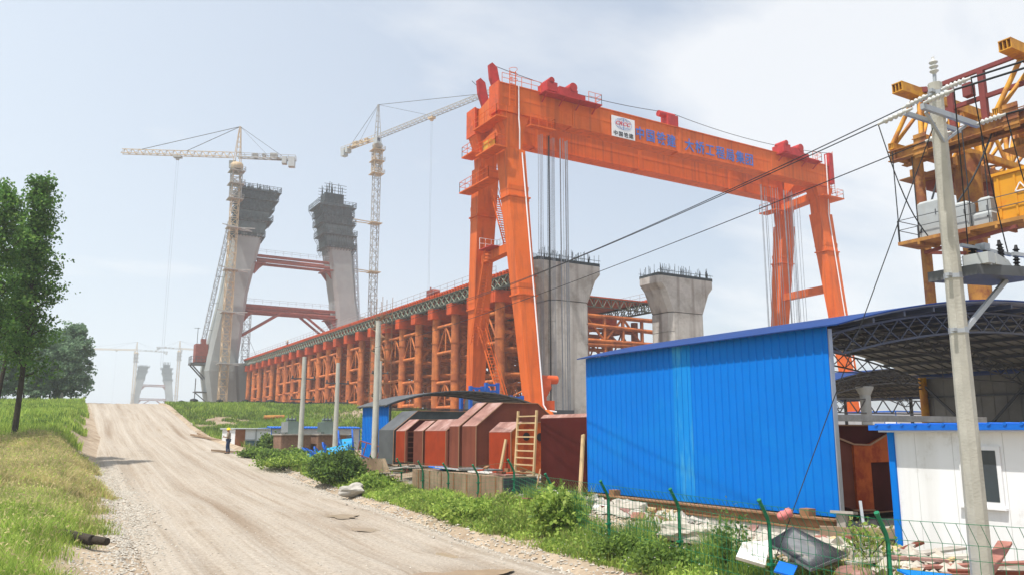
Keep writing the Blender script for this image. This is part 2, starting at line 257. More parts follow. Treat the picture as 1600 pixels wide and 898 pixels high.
# ------------------------------------------------------------------ mesh helpers
WLOC = {}
def finish(o, label=None, cat=None, group=None, kind=None):
    if label: o['label'] = label
    if cat: o['category'] = cat
    if group: o['group'] = group
    if kind: o['kind'] = kind
    return o
def thing(name, label, cat, loc, group=None):
    o = bpy.data.objects.new(name, None); C.objects.link(o); o.location = loc; o.empty_display_size = 0.3
    WLOC[o.name] = Vector(loc)
    return finish(o, label, cat, group)
class MB:
    """collects shapes given in world coordinates; build() links them as one mesh object"""
    def __init__(s): s.v = []; s.f = []; s.sm = []; s.mi = []; s.cur = 0
    def add(s, vs, fs, smooth=False):
        b = len(s.v); s.v += [tuple(p) for p in vs]
        for f in fs: s.f.append([b + i for i in f]); s.sm.append(smooth); s.mi.append(s.cur)
        return s
    def box(s, a, b):
        x0, y0, z0 = a; x1, y1, z1 = b
        return s.add([(x0, y0, z0), (x1, y0, z0), (x1, y1, z0), (x0, y1, z0), (x0, y0, z1), (x1, y0, z1), (x1, y1, z1), (x0, y1, z1)],
                     [(3, 2, 1, 0), (4, 5, 6, 7), (0, 1, 5, 4), (1, 2, 6, 5), (2, 3, 7, 6), (3, 0, 4, 7)])
    def cbox(s, c, d, rot=None):
        vs = [Vector((sx * d[0] / 2, sy * d[1] / 2, sz * d[2] / 2)) for sz in (-1, 1) for sx, sy in ((-1, -1), (1, -1), (1, 1), (-1, 1))]
        if rot is not None:
            m = Euler(rot).to_matrix(); vs = [m @ v for v in vs]
        c = Vector(c)
        return s.add([v + c for v in vs], [(3, 2, 1, 0), (4, 5, 6, 7), (0, 1, 5, 4), (1, 2, 6, 5), (2, 3, 7, 6), (3, 0, 4, 7)])
    def bar(s, p, q, w, h=None, up=(0, 0, 1)):
        h = h or w; p = Vector(p); q = Vector(q); d = (q - p).normalized(); u = Vector(up)
        if abs(d.dot(u)) > 0.98: u = Vector((1, 0, 0))
        a = d.cross(u).normalized() * w / 2; c = d.cross(a).normalized() * h / 2
        vs = [p - a - c, p + a - c, p + a + c, p - a + c, q - a - c, q + a - c, q + a + c, q - a + c]
        return s.add(vs, [(0, 1, 2, 3), (7, 6, 5, 4), (4, 5, 1, 0), (5, 6, 2, 1), (6, 7, 3, 2), (7, 4, 0, 3)])
    def tube(s, p, q, r, n=8, r2=None, caps=True):
        r2 = r if r2 is None else r2; p = Vector(p); q = Vector(q); d = (q - p).normalized()
        u = Vector((0, 0, 1)) if abs(d.z) < 0.95 else Vector((1, 0, 0))
        a = d.cross(u).normalized(); c = d.cross(a).normalized()
        vs = []
        for (o, rr) in ((p, r), (q, r2)):
            for i in range(n):
                t = 2 * math.pi * i / n; vs.append(o + a * (math.cos(t) * rr) + c * (math.sin(t) * rr))
        s.add(vs, [(i, (i + 1) % n, n + (i + 1) % n, n + i) for i in range(n)], True)
        if caps: s.add(vs, [tuple(range(n - 1, -1, -1)), tuple(range(n, 2 * n))])
        return s
    def poly_tube(s, pts, r, n=6):
        for i in range(len(pts) - 1): s.tube(pts[i], pts[i + 1], r, n, caps=(n > 4))
        return s
    def loft(s, rings, caps=True, smooth=False):
        n = len(rings[0]); vs = [p for r in rings for p in r]; fs = []
        for k in range(len(rings) - 1):
            for i in range(n):
                j = (i + 1) % n; fs.append((k * n + i, k * n + j, (k + 1) * n + j, (k + 1) * n + i))
        s.add(vs, fs, smooth)
        if caps: s.add(vs, [tuple(range(n - 1, -1, -1)), tuple((len(rings) - 1) * n + i for i in range(n))])
        return s
    def lathe(s, base, prof, n=12, axis=(0, 0, 1)):
        d = Vector(axis).normalized(); u = Vector((0, 0, 1)) if abs(d.z) < 0.95 else Vector((1, 0, 0))
        a = d.cross(u).normalized(); c = d.cross(a).normalized(); base = Vector(base)
        rings = [[base + d * z + a * (math.cos(2 * math.pi * i / n) * r) + c * (math.sin(2 * math.pi * i / n) * r) for i in range(n)] for r, z in prof]
        return s.loft(rings, True, True)
    def prism_y(s, prof, y0, y1):      # profile in X-Z swept along Y
        return s.loft([[(x, y0, z) for x, z in prof], [(x, y1, z) for x, z in prof]])
    def prism_x(s, prof, x0, x1):
        return s.loft([[(x0, y, z) for y, z in prof], [(x1, y, z) for y, z in prof]])
    def build(s, name, m, parent=None, loc=None, label=None, cat=None, group=None, kind=None):
        off = Vector((0, 0, 0))
        if parent is not None: off = WLOC[parent.name]
        elif loc is not None: off = Vector(loc)
        me = bpy.data.meshes.new(name)
        me.from_pydata([tuple(Vector(v) - off) for v in s.v], [], s.f)
        ms = m if isinstance(m, (list, tuple)) else [m]
        for k in ms: me.materials.append(M[k])
        me.polygons.foreach_set('use_smooth', s.sm); me.polygons.foreach_set('material_index', s.mi)
        bm = bmesh.new(); bm.from_mesh(me); bmesh.ops.recalc_face_normals(bm, faces=bm.faces); bm.to_mesh(me); bm.free()
        me.update()
        o = bpy.data.objects.new(name, me); C.objects.link(o)
        if parent is not None: o.parent = parent
        else: o.location = off
        WLOC[o.name] = off
        return finish(o, label, cat, group, kind)
def copy_tree(o, parent=None):
    c = o.copy(); C.objects.link(c)
    if parent is not None: c.parent = parent
    WLOC[c.name] = WLOC.get(o.name, Vector((0, 0, 0)))
    for ch in list(o.children): copy_tree(ch, c)
    return c
def np_mesh(name, verts, faces_flat, nper, mats, mi=None, parent=None, loc=None, smooth=False, **kw):
    """verts (n,3) array in world coordinates, faces with nper corners each"""
    off = np.zeros(3)
    if parent is not None: off = np.array(WLOC[parent.name])
    elif loc is not None: off = np.array(loc, float)
    me = bpy.data.meshes.new(name); verts = np.asarray(verts, float) - off
    nf = len(faces_flat) // nper
    me.vertices.add(len(verts)); me.vertices.foreach_set('co', verts.astype(np.float32).ravel())
    me.loops.add(len(faces_flat)); me.loops.foreach_set('vertex_index', np.asarray(faces_flat, np.int32))
    me.polygons.add(nf); me.polygons.foreach_set('loop_start', np.arange(nf, dtype=np.int32) * nper)
    me.polygons.foreach_set('loop_total', np.full(nf, nper, np.int32))
    for k in mats: me.materials.append(M[k])
    if mi is not None: me.polygons.foreach_set('material_index', np.asarray(mi, np.int32))
    me.polygons.foreach_set('use_smooth', np.full(nf, smooth))
    me.update(calc_edges=True); me.validate()
    o = bpy.data.objects.new(name, me); C.objects.link(o)
    if parent is not None: o.parent = parent
    else: o.location = off
    WLOC[o.name] = Vector(off)
    return finish(o, **kw)

# ------------------------------------------------------------------ terrain
def smooth(t): t = np.clip(t, 0, 1); return t * t * (3 - 2 * t)
PL = ([-60, 0, 15, 30, 46, 55, 80, 100, 118, 124, 235, 275, 300], [0.2, 0.2, 0.4, 0.95, 1.9, 2.8, 4.3, 5.6, 6.9, 7, 7, -2, -3])
PR = ([-60, 0, 20, 40, 57, 62, 80, 98, 113, 122, 235, 275, 300], [0, 0, 0, 0.5, 1.36, 1.7, 3.0, 4.9, 6.5, 7, 7, -2, -3])
PA = ([-60, 0, 10, 20, 30, 45, 60, 80, 92, 108, 120, 124, 235, 275, 300], [0.2, 0.3, 0.4, 0.45, 0.5, 0.7, 1.0, 1.1, 1.4, 4.3, 6.8, 7, 7, -2, -3])
PB = ([-60, 0, 10, 30, 45, 60, 80, 92, 108, 120, 124, 235, 275, 300], [0.6, 0.6, 0.6, 0.65, 0.9, 1.0, 1.1, 1.6, 4.5, 6.8, 7, 7, -2, -3])
PC = ([-60, 0, 30, 52, 64, 80, 95, 110, 122, 235, 275, 300], [0.7, 0.7, 0.8, 2.4, 4.0, 4.6, 5.4, 6.4, 7, 7, -2, -3])
def xc(y): return np.interp(y, [-20, 10, 40, 62, 120, 160], [5.8, 6.3, 7.8, 8.9, 10.9, 11.5])
def hw(y): return np.interp(y, [-20, 14, 40, 52, 62, 75, 120], [4.4, 4.4, 4.8, 5.2, 5.0, 4.4, 4.7])
WV = [(rng.uniform(-1, 1), rng.uniform(-1, 1), rng.uniform(0, 6.28), k) for k in (0.35, 0.35, 0.8, 0.8, 1.6, 1.6, 3.0, 3.0) for _ in range(2)]
def bumps(x, y):
    z = 0
    for a, b, p, k in WV: z = z + np.sin((a * x + b * y) * k * 1.7 + p) / (k * 4 + 1)
    return z
PUD = [(8.1, 16.0, 1.15, 0.8), (9.6, 27.6, 0.5, 0.9), (9.2, 24.6, 0.42, 0.8), (9.7, 19.4, 0.38, 0.7)]
def hbase(x, y):
    L_, R_, A_, B_, C_ = (np.interp(y, *p) for p in (PL, PR, PA, PB, PC))
    c = xc(y); w = hw(y)
    h = L_ + (R_ - L_) * smooth((x - (c - w - 2.3)) / 2.3)
    h = h + (A_ - R_) * smooth((x - (c + w)) / 2.2)
    h = h + (B_ - A_) * smooth((x - 17.0) / 4.0)
    h = h + (C_ - B_) * smooth((x - 33.0) / 8.0)
    return h
def hground(x, y):
    x = np.asarray(x, float); y = np.asarray(y, float)
    c = xc(y); w = hw(y); d = np.abs(x - c) - w
    rough = 0.03 + 0.09 * smooth((d + 0.2) / 1.5)
    far = 1 - smooth((y - 140) / 60)
    h = hbase(x, y) + bumps(x, y) * rough * far
    ridge = np.exp(-((d - 0.25) / 0.35) ** 2) * 0.13 * far * (y < 125)        # berm of spilled gravel along both verges
    h = h + 0.32 * smooth((x - 12.5) / 1.6) * (1 - smooth((x - 15.3) / .5)) * smooth((y - 7) / 3) * (1 - smooth((y - 24) / 3))
    return h + ridge - 0.16 * smooth((-d - 0.1) / 0.5) * (y < 134)
def hroad(x, y):
    x = np.asarray(x, float); y = np.asarray(y, float)
    c = xc(y); w = hw(y); d = x - c
    z = np.interp(y, *PR) + bumps(x, y) * 0.03
    wig = 0.22 * np.sin(y * 0.075) + 0.07 * np.sin(y * 0.21 + 1)
    for o, dep in RUTS:
        q = (d - o - wig) / 0.28
        z = z - dep * np.exp(-q ** 2) * (0.6 + 0.4 * np.sin(y * 0.23 + o)) + 0.02 * np.exp(-((np.abs(q) - 1.7) / 0.6) ** 2) + 0.007 * np.exp(-q ** 2) * np.sin(y * 14 + o * 3)
    for px, py, a, b in PUD:
        q = ((x - px) / (a * 1.2)) ** 2 + ((y - py) / (b * 1.2)) ** 2
        z = z - 0.07 * np.exp(-q * q)
    return z - 0.22 * smooth((np.abs(d) - (w - 0.6)) / 1.0)
RUTS = ((-3.1, .05), (-1.3, .06), (0.9, .055), (2.7, .05))
def rut_mask(x, y):
    wig = 0.22 * np.sin(y * 0.075) + 0.07 * np.sin(y * 0.21 + 1); d = x - xc(y); m = 0
    for k, (o, dep) in enumerate(RUTS): m = m + np.exp(-((d - o - wig) / 0.30) ** 2) * np.clip(.55 + .6 * np.sin(y * .17 + 2.1 * k), 0, 1) + .6 * np.exp(-((d - o * .55 - wig * 1.8 - .5) / 0.22) ** 2) * np.clip(.2 + .6 * np.sin(y * .21 + 1.3 * k + 2), 0, 1)
    for px, py, a, b in PUD: m = m + 1.4 * np.exp(-(((x - px) / (a * 1.5)) ** 2 + ((y - py) / (b * 1.5)) ** 2))
    return np.clip(m, 0, 1)
def gz(x, y):
    x = float(x); y = float(y)
    if abs(x - float(xc(y))) < float(hw(y)) - 0.35: return float(hroad(x, y))
    return float(hground(x, y))

def grid(name, xs, ys, fn, mats, kind, pick=None):
    X, Y = np.meshgrid(xs, ys); Z = fn(X, Y)
    v = np.stack([X.ravel(), Y.ravel(), Z.ravel()], 1); nx, ny = len(xs), len(ys)
    i = np.arange((nx - 1) * (ny - 1)); a = (i // (nx - 1)) * nx + i % (nx - 1)
    f = np.stack([a, a + 1, a + nx + 1, a + nx], 1).ravel()
    cx_, cy_ = v[f.reshape(-1, 4)].mean(1)[:, 0], v[f.reshape(-1, 4)].mean(1)[:, 1]
    return np_mesh(name, v, f, 4, mats, pick(cx_, cy_) if pick else None, smooth=True, kind=kind)
gx = np.concatenate([[-700, -450, -300, -200, -140, -100, -75, -60, -50], np.arange(-42, 46, 0.4), np.arange(46, 112, 3.0), [120, 150, 200, 300, 450, 700]])
gy = np.concatenate([[-120, -60, -30, -16, -9], np.arange(-5, 128, 0.4), np.arange(128, 310, 4.0), [340, 420, 600, 850, 1150, 1400]])
def soil_pick(x, y):
    d = np.abs(x - xc(y)) - hw(y); w = 0.9 + 1.1 * np.exp(-((y - 20) / 8.0) ** 2) * (x < xc(y)) + .9 * np.sin(y * .35) * np.sin(y * .13 + 1) + np.where((x < xc(y)) & (y > 52) & (y < 92), 1.3, 0)
    return ((d < w) | ((x > 12.6) & (x < 40) & (y < 36)) | ((x > 40) & (y > 60) & (y < 122))).astype(int)
grid('ground', gx, gy, hground, ['ground', 'soil'], 'structure', soil_pick)
ry = np.arange(-8, 140, 0.14 * 1.5); rt = np.linspace(-1, 1, 56)
T, Yr = np.meshgrid(rt, ry); Xr = xc(Yr) + T * (hw(Yr) + 0.35 + 0.3 * np.sin(Yr * 0.7) * np.sign(T))
v = np.stack([Xr.ravel(), Yr.ravel(), hroad(Xr, Yr).ravel()], 1)
i = np.arange(55 * (len(ry) - 1)); a = (i // 55) * 56 + i % 55
rd_o = np_mesh('road', v, np.stack([a, a + 1, a + 57, a + 56], 1).ravel(), 4, ['road'], smooth=True, kind='structure')
at_ = rd_o.data.attributes.new('track', 'FLOAT_VECTOR', 'POINT'); at_.data.foreach_set('vector', np.stack([(Xr - xc(Yr) - .12 * np.sin(Yr * .075)).ravel(), Yr.ravel(), rut_mask(Xr, Yr).ravel()], 1).astype(np.float32).ravel())
for px, py, a_, b_ in PUD:
    n = 60; ph = random.uniform(0, 6); z0 = float(hroad(px, py)) + 0.020
    ring = [(px + a_ * math.cos(t) * (1 + .22 * math.sin(3 * t + ph) + .18 * math.sin(5 * t) + .12 * math.sin(9 * t + ph) + .07 * math.sin(17 * t)), py + b_ * math.sin(t) * (1 + .25 * math.sin(2 * t + ph) + .14 * math.sin(7 * t + 1) + .06 * math.sin(15 * t)), z0) for t in [2 * math.pi * k / n for k in range(n)]]
    mb = MB(); mb.add(ring, [tuple(range(n))]); mb.build('puddle', 'water', loc=(px, py, z0), kind='structure')
mb = MB(); mb.box((15.75, 11.3, 0.2), (36.2, 36, 0.80)); mb.build('pavement', 'slabc', kind='structure')

# ------------------------------------------------------------------ haze (even, pale air)
mb = MB(); mb.box((-705, -125, -4.5), (705, 1405, 136)); hz = mb.build('haze', 'white', kind='stuff')
hm = bpy.data.materials.new('pale_air'); hm.use_nodes = True; t = hm.node_tree; t.nodes.clear()
ho = N(t, 'ShaderNodeOutputMaterial'); pv = N(t, 'ShaderNodeVolumePrincipled')
pv.inputs['Color'].default_value = (0.87, 0.945, 1.0, 1); pv.inputs['Density'].default_value = 0.00055; pv.inputs['Anisotropy'].default_value = 0.15
t.links.new(pv.outputs[0], ho.inputs['Volume']); hz.data.materials.clear(); hz.data.materials.append(hm)

# ------------------------------------------------------------------ railings
def railing(mb, pts, h=1.05, step=1.5, r=0.03):
    for a, b in zip(pts[:-1], pts[1:]):
        a = Vector(a); b = Vector(b); n = max(1, round((b - a).length / step)); up = Vector((0, 0, h))
        for k in range(n + 1): p = a.lerp(b, k / n); mb.bar(p, p + up, r * 1.6)
        for f in (1.0, 0.55): mb.bar(a + up * f, b + up * f, r * 1.5)
    return mb

# ------------------------------------------------------------------ concrete bridge piers
def pier(x0, x1, y0, y1, zt, label):
    p = thing('bridge_pier', label, 'bridge pier', ((x0 + x1) / 2, (y0 + y1) / 2, 4.4), 'twin concrete bridge piers')
    def ring(a, b, z, ch=0.55):
        return [(a + ch, y0, z), (b - ch, y0, z), (b, y0 + ch, z), (b, y1 - ch, z), (b - ch, y1, z), (a + ch, y1, z), (a, y1 - ch, z), (a, y0 + ch, z)]
    zn = 18.4
    mb = MB(); z = 3.6
    while z < zn - 0.1:                                   # lifts of the shaft with shallow pour joints
        z2 = min(z + 2.45, zn); e = 0.06
        mb.loft([ring(x0, x1, z + 0.04), ring(x0, x1, z2 - 0.04)], caps=False)
        mb.loft([ring(x0 + e, x1 - e, z2 - 0.04, 0.6), ring(x0 + e, x1 - e, z2 + 0.04, 0.6)], caps=False); z = z2
    mb.build('shaft', 'concrete', p)
    mb = MB(); f = 1.95
    mb.loft([ring(x0, x1, zn + 0.04), ring(x0 - f * .62, x1 + f * .62, zn + 2.9), ring(x0 - f, x1 + f, zt - 0.9), ring(x0 - f, x1 + f, zt)])
    mb.build('pier_head', 'concrete', p)
    mb = MB()
    mb.box((x0 - f + .25, y0 + .2, zt + .003), (x1 + f - .25, y1 - .2, zt + .42))
    mb.build('dark_formwork', 'dark', p)
    mb = MB()
    for k in range(130):
        x = random.uniform(x0 - f + .3, x1 + f - .3); y = random.choice((y0 + .25, y1 - .25, random.uniform(y0 + .3, y1 - .3))); hh = random.uniform(.9, 1.75)
        mb.bar((x, y, zt + .3), (x + random.uniform(-.06, .06), y + random.uniform(-.06, .06), zt + hh), 0.034)
    for yy in (y0 + .15, y1 - .15): mb.bar((x0 - f + .2, yy, zt + .75), (x1 + f - .2, yy, zt + .75), .05)
    mb.build('rebar', 'dark', p)
    return p
pier(51.3, 56.95, 77.0, 81.0, 23.0, 'pale concrete pier with flared head, shaft beside the orange gantry leg and behind hanging ropes')
pier(69.75, 75.85, 77.0, 81.2, 23.0, 'pale concrete pier with flared head rising alone above the blue shed roof')

# ------------------------------------------------------------------ falsework trestles under the deck
def trestle(name, label, rows, outer, zdeck, first):
    tr = thing(name, label, 'trestle', (rows[0], 80, 4.5), 'falsework trestles carrying the bridge deck')
    ys = [first + 5.8 * k for k in range(23)]
    zc = 18.35
    for j, x in enumerate(rows):
        for k, y in enumerate(ys):
            if j and y < 82: continue
            r = 0.60 if j == 0 else 0.5
            mb = MB(); z0 = gz(x, y) - 0.3; mb.tube((x, y, z0), (x, y, zc), r, 12)
            for zz in (z0 + 4.6, z0 + 9.5): mb.tube((x, y, zz), (x, y, zz + .12), r + .09, 12)
            mb.build('pipe_column', 'pipe', tr)
    for k, y in enumerate(ys):
        mb = MB(); x1 = rows[-1] + 0.9; x0 = rows[0] - 1.0
        if x0 < outer < x0 + 5: pass
        if y < 82: x1 = min(x1, 50.6)
        mb.box((x0, y - .75, zc), (x1, y + .75, 19.78))
        for q in range(4): mb.box((x0 - .05, y - .75 + q * .47, zc + .003), (x0 - .003, y - .66 + q * .47, 19.78))
        if first > 85 and k == 0: continue
        mb.build('cap_beam', 'cap', tr)
    # bracing frames between neighbouring columns
    for k in range(22):
        ya, yb = ys[k], ys[k + 1]
        for j, x in enumerate(rows[:2]):
            if j and ya < 82: continue
            if j == 0 and k % 2 == 1 and k not in (5, 11, 15): continue
            zb = gz(x, ya); ym = (ya + yb) / 2
            for zt, zl in ((17.2, 13.6), (zb + 4.2, zb + .9)):
                mb = MB()
                for z in (zt, zl): mb.tube((x, ya, z), (x, yb, z), .24, 8)
                mb.tube((x, ya + .4, zl), (x, ym, zt), .13, 6); mb.tube((x, yb - .4, zl), (x, ym, zt), .13, 6); mb.tube((x, ym, zl), (x, ym, zt), .11, 6)
                mb.build('brace_frame', 'pipe', tr)
    # cross pipes between the rows
    for k, y in enumerate(ys):
        if y < 82: continue
        mb = MB()
        for j in range(len(rows) - 1):
            a, b = rows[j], rows[j + 1]; zb = gz(a, y)
            for z in (16.9, 14.9, 12.9, zb + 5.0, zb + 1.6): mb.tube((a, y, z), (b, y, z), .27, 8)
            mb.tube((a, y, 12.9), ((a + b) / 2, y, 16.9), .2, 6); mb.tube((b, y, 12.9), ((a + b) / 2, y, 16.9), .2, 6); mb.tube(((a + b) / 2, y, 12.9), ((a + b) / 2, y, 16.9), .2, 6)
            mb.tube((a, y, zb + 1.6), (b, y, zb + 5), .12, 6)
        mb.build('cross_brace', 'pipe', tr)
    return tr, ys
tA, ysA = trestle('support_trestle', 'long orange pipe falsework trestle nearest the road, green panel truss along its edge', (47.24, 54.5), 46.4, 21.3, 82.0)
tB, ysB = trestle('support_trestle', 'far orange falsework trestle glimpsed between the two concrete piers', (62.5, 72.6), 74.4, 21.3, 87.8)
def bailey(tr, x, y0, y1, nm='panel_truss'):
    mb = MB(); zl, zt = 19.84, 21.12
    for xx in (x, x + .45):
        for z in (zl, zt): mb.bar((xx, y0, z), (xx, y1, z), .13, .14)
        n = int((y1 - y0) / 1.5)
        for k in range(n):
            a = y0 + (y1 - y0) * k / n; b = y0 + (y1 - y0) * (k + 1) / n; m_ = (a + b) / 2; zm = (zl + zt) / 2
            mb.bar((xx, a, zl), (xx, a, zt), .10)
            mb.cur = 1; mb.bar((xx, a, zm), (xx, m_, zt), .085); mb.bar((xx, m_, zt), (xx, b, zm), .085); mb.bar((xx, b, zm), (xx, m_, zl), .085); mb.bar((xx, m_, zl), (xx, a, zm), .085); mb.cur = 0
    mb.build(nm, ['bailey', 'baileylight'], tr)
bailey(tA, 46.35, 78, 212); bailey(tA, 49.2, 82, 212); bailey(tB, 74.3, 86.6, 212); bailey(tB, 61.2, 86.6, 212)
mb = MB(); 
for z in (19.9, 21.1): mb.bar((58.8, 86.65, z), (75.1, 86.65, z), .13)
for k in range(11):
    xa = 58.8 + k * 1.48; mb.bar((xa, 86.65, 19.9), (xa, 86.65, 21.1), .1); mb.cur = 1; mb.bar((xa, 86.65, 19.9), (xa + .74, 86.65, 21.1), .085); mb.bar((xa + .74, 86.65, 21.1), (xa + 1.48, 86.65, 19.9), .085); mb.cur = 0
mb.build('end_truss', ['bailey', 'baileylight'], tB)
def deckpart(tr, x0, x1, y0, y1, edge):
    mb = MB(); mb.box((x0, y0, 21.2), (x1, y1, 21.36)); mb.build('deck', 'cap', tr)
    mb = MB(); y = y0
    while y < y1: mb.box((edge - .25, y, 21.363), (edge + 1.2, y + .42, 21.62)); y += .8
    mb.build('sleepers', 'cap', tr)
    mb = MB(); railing(mb, [(edge + .4, y0, 21.6), (edge + .4, y1, 21.6)], 1.15, 2.2, .028); mb.build('deck_railing', 'galv', tr)
deckpart(tA, 46.3, 58.6, 82, 212, 46.3); deckpart(tB, 58.7, 75.2, 86.6, 212, 74.2)
mb = MB()
for z, dz in ((18.7, 0), (17.6, -.5), (15.3, 0), (14.6, .4), (12.6, 0)): mb.tube((58.2, 86.9, z), (75.4, 86.9, z + dz), .3, 10)
for x in (60.2, 63.4, 66.6, 69.8, 73.2): mb.tube((x, 86.9, 12), (x, 86.9, 18.7), .26, 10)
for x in (60.2, 66.6): mb.tube((x, 86.9, 15.3), (x + 3.2, 86.9, 18.7), .18, 8); mb.tube((x + 6.4, 86.9, 15.3), (x + 3.2, 86.9, 18.7), .18, 8)
mb.build('end_frame', 'pipe', tB)
mb = MB(); mb.box((46.3, 78.2, 21.2), (50.6, 81.997, 21.36)); mb.build('deck_end', 'cap', tA)
mb = MB(); y = 78.2
while y < 82: mb.box((46.05, y, 21.363), (47.5, y + .42, 21.62)); y += .8
mb.build('sleepers', 'cap', tA)
# scaffold stair tower against the near trestle
sc = thing('scaffold_tower', 'thin brown scaffold stair tower standing against the orange trestle columns', 'scaffold', (45.0, 114.5, gz(45, 114.5)))
mb = MB(); zb = gz(45, 114) - .1
for x in (44.2, 45.8):
    for y in (112, 114.3, 116.6): mb.bar((x, y, zb), (x, y, 23.2), .06)
z = zb + .3; k = 0
while z < 21.5:
    for x in (44.2, 45.8): mb.bar((x, 112, z), (x, 116.6, z), .05)
    for y in (112, 114.3, 116.6): mb.bar((44.2, y, z), (45.8, y, z), .05)
    z += 1.7
mb.build('scaffold_frame', 'rustbeam', sc)
mb = MB(); z = zb + .3; k = 0
while z < 20:
    a, b = (112.2, 116.4) if k % 2 == 0 else (116.4, 112.2)
    mb.bar((44.6, a, z), (44.6, b, z + 1.7), .5, .06); mb.bar((44.25, a, z + .9), (44.25, b, z + 2.6), .05); z += 1.7; k += 1
mb.build('stair_flight', 'rustbeam', sc)
# red winch machine on the deck edge
wn = thing('deck_winch', 'small dark red winch machine on the trestle deck edge behind the railing', 'winch', (47.5, 101.5, 21.36))
mb = MB(); mb.box((46.9, 100.3, 21.62), (48.2, 102.9, 21.95)); mb.build('winch_base', 'strutred', wn)
mb = MB(); mb.tube((46.9, 101, 22.5), (48.2, 101, 22.5), .5, 12); mb.build('winch_drum', 'strutred', wn)
mb = MB(); mb.box((47.1, 101.8, 21.95), (48, 102.7, 22.9)); mb.bar((47.5, 102.2, 22.9), (47.5, 102.2, 23.4), .15); mb.build('winch_motor', 'maroonrail', wn)

# ------------------------------------------------------------------ orange gantry crane
gc = thing('gantry_crane', 'huge orange gantry crane with blue lettering on its girder, straddling the trestle and piers', 'gantry crane', (41.5, 72, 3.9))
def girder(y0, y1, x0, x1, zb, zt):
    mb = MB(); mb.box((x0, y0 + .12, zb), (x1, y1 - .12, zt)); mb.box((x0, y0, zt + .003), (x1, y1, zt + .11)); mb.box((x0, y0, zb - .11), (x1, y1, zb - .003))
    x = x0 + 2.6
    while x < x1 - 1:
        mb.box((x, y0 + .105, zb + .02), (x + .05, y0 + .117, zt - .02)); x += 2.6
    mb.box((x0, y0 + .095, zb + 1.45), (x1, y0 + .117, zb + 1.49))
    for x in (48.05, 63.42, 79.3):
        mb.box((x, y0 + .06, zb + .003), (x + .5, y0 + .117, zt - .003))
        mb.box((x - .25, y0 - .03, zb - .25), (x + .8, y0 + 1.2, zb - .113))
    mb.build('girder', 'orange', gc)
girder(67.5, 69.3, 38.8, 90.8, 35.85, 38.75)
girder(74.9, 76.7, 40.0, 91.8, 35.85, 38.75)
# end beams that close the two girders, with red end plates and horn brackets
for x0, x1 in ((39.3, 40.6), (89.2, 90.5)):
    mb = MB(); mb.loft([[(x0, 69.303, 36.2), (x1, 69.303, 36.2), (x1, 69.303, 38.6), (x0, 69.303, 38.6)], [(x0 + 1, 74.897, 36.2), (x1 + 1, 74.897, 36.2), (x1 + 1, 74.897, 38.6), (x0 + 1, 74.897, 38.6)]]); mb.build('end_beam', 'orange', gc)
for ya_, yb_, xo in ((74.8, 76.8, 1.2), (67.4, 69.4, 0)):
    mb = MB(); mb.box((38.6 + xo, ya_, 35.7), (38.797 + xo, yb_, 38.9)); mb.build('end_plate', 'cap', gc)
for y, xo in ((70.0, .1), (74.0, .85)):
    mb = MB()
    mb.prism_y([(x_ + xo, z_) for x_, z_ in ((39.5, 38.603), (40.5, 38.603), (40.0, 40.2), (39.7, 41.6), (39.1, 42.0), (38.75, 41.7), (38.9, 40.2))], y - .22, y + .22)
    mb.build('horn_bracket', 'red', gc)
def leg(xt, xb, yt, yb, zt, zb, wt, dt, wb, db):
    def ring(f, grow=0):
        x = xb + (xt - xb) * f; y = yb + (yt - yb) * f; w = (wb + (wt - wb) * f) / 2 + grow; d = (db + (dt - db) * f) / 2 + grow; z = zb + (zt - zb) * f
        return [(x - w, y - d, z), (x + w, y - d, z), (x + w, y + d, z), (x - w, y + d, z)]
    mb = MB(); mb.loft([ring(0), ring(1)])
    for f in (0.42, 0.80):
        for df in (-.012, .03):
            r3 = ring(f + df, .03); mb.loft([r3, [(x, y, z + .45) for x, y, z in r3]])
        r1 = ring(f, .16); r2 = [(x, y, z + .14) for x, y, z in r1]; mb.loft([r1, r2])
    return mb.build('leg', 'orange', gc)
LG = [(40.75, 41.5, 68.6, 65.4), (41.65, 42.15, 75.6, 78.8), (89.6, 89.4, 68.6, 65.4), (90.6, 90.2, 75.6, 78.8)]
for xt, xb, yt, yb in LG:
    leg(xt, xb, yt, yb, 32.0, 5.0, 2.55, 1.75, 1.45, 1.35)
    s = -1 if yt < 72 else 1
    mb = MB(); mb.loft([[(xt - 1.0, yt - .75, 32.003), (xt + 1.0, yt - .75, 32.003), (xt + 1.0, yt + .75, 32.003), (xt - 1.0, yt + .75, 32.003)],
                        [(xt - 1.1, yt - .8, 34.0), (xt + 1.1, yt - .8, 34.0), (xt + 1.1, yt + .8, 34.0), (xt - 1.1, yt + .8, 34.0)],
                        [(xt - 1.75, yt - .9, 35.73), (xt + 1.75, yt - .9, 35.73), (xt + 1.75, yt + .9, 35.73), (xt - 1.75, yt + .9, 35.73)]])
    mb.build('leg_head', 'orange', gc)
    # bogie: equaliser beam on two wheel trucks
    mb = MB(); mb.box((xb - .6, yb - 2.3, 4.55), (xb + .6, yb + 2.3, 4.997))
    for q in (-1.6, 1.6): mb.box((xb - .5, yb + q - .75, 4.05), (xb + .5, yb + q + .75, 4.547))
    bg = mb.build('bogie', 'orange', gc)
    for q in (-2.0, -1.2, 1.2, 2.0):
        w = MB(); w.tube((xb - .22, yb + q, 3.95), (xb + .22, yb + q, 3.95), .38, 14); w.build('wheel', 'darkgrey', bg)
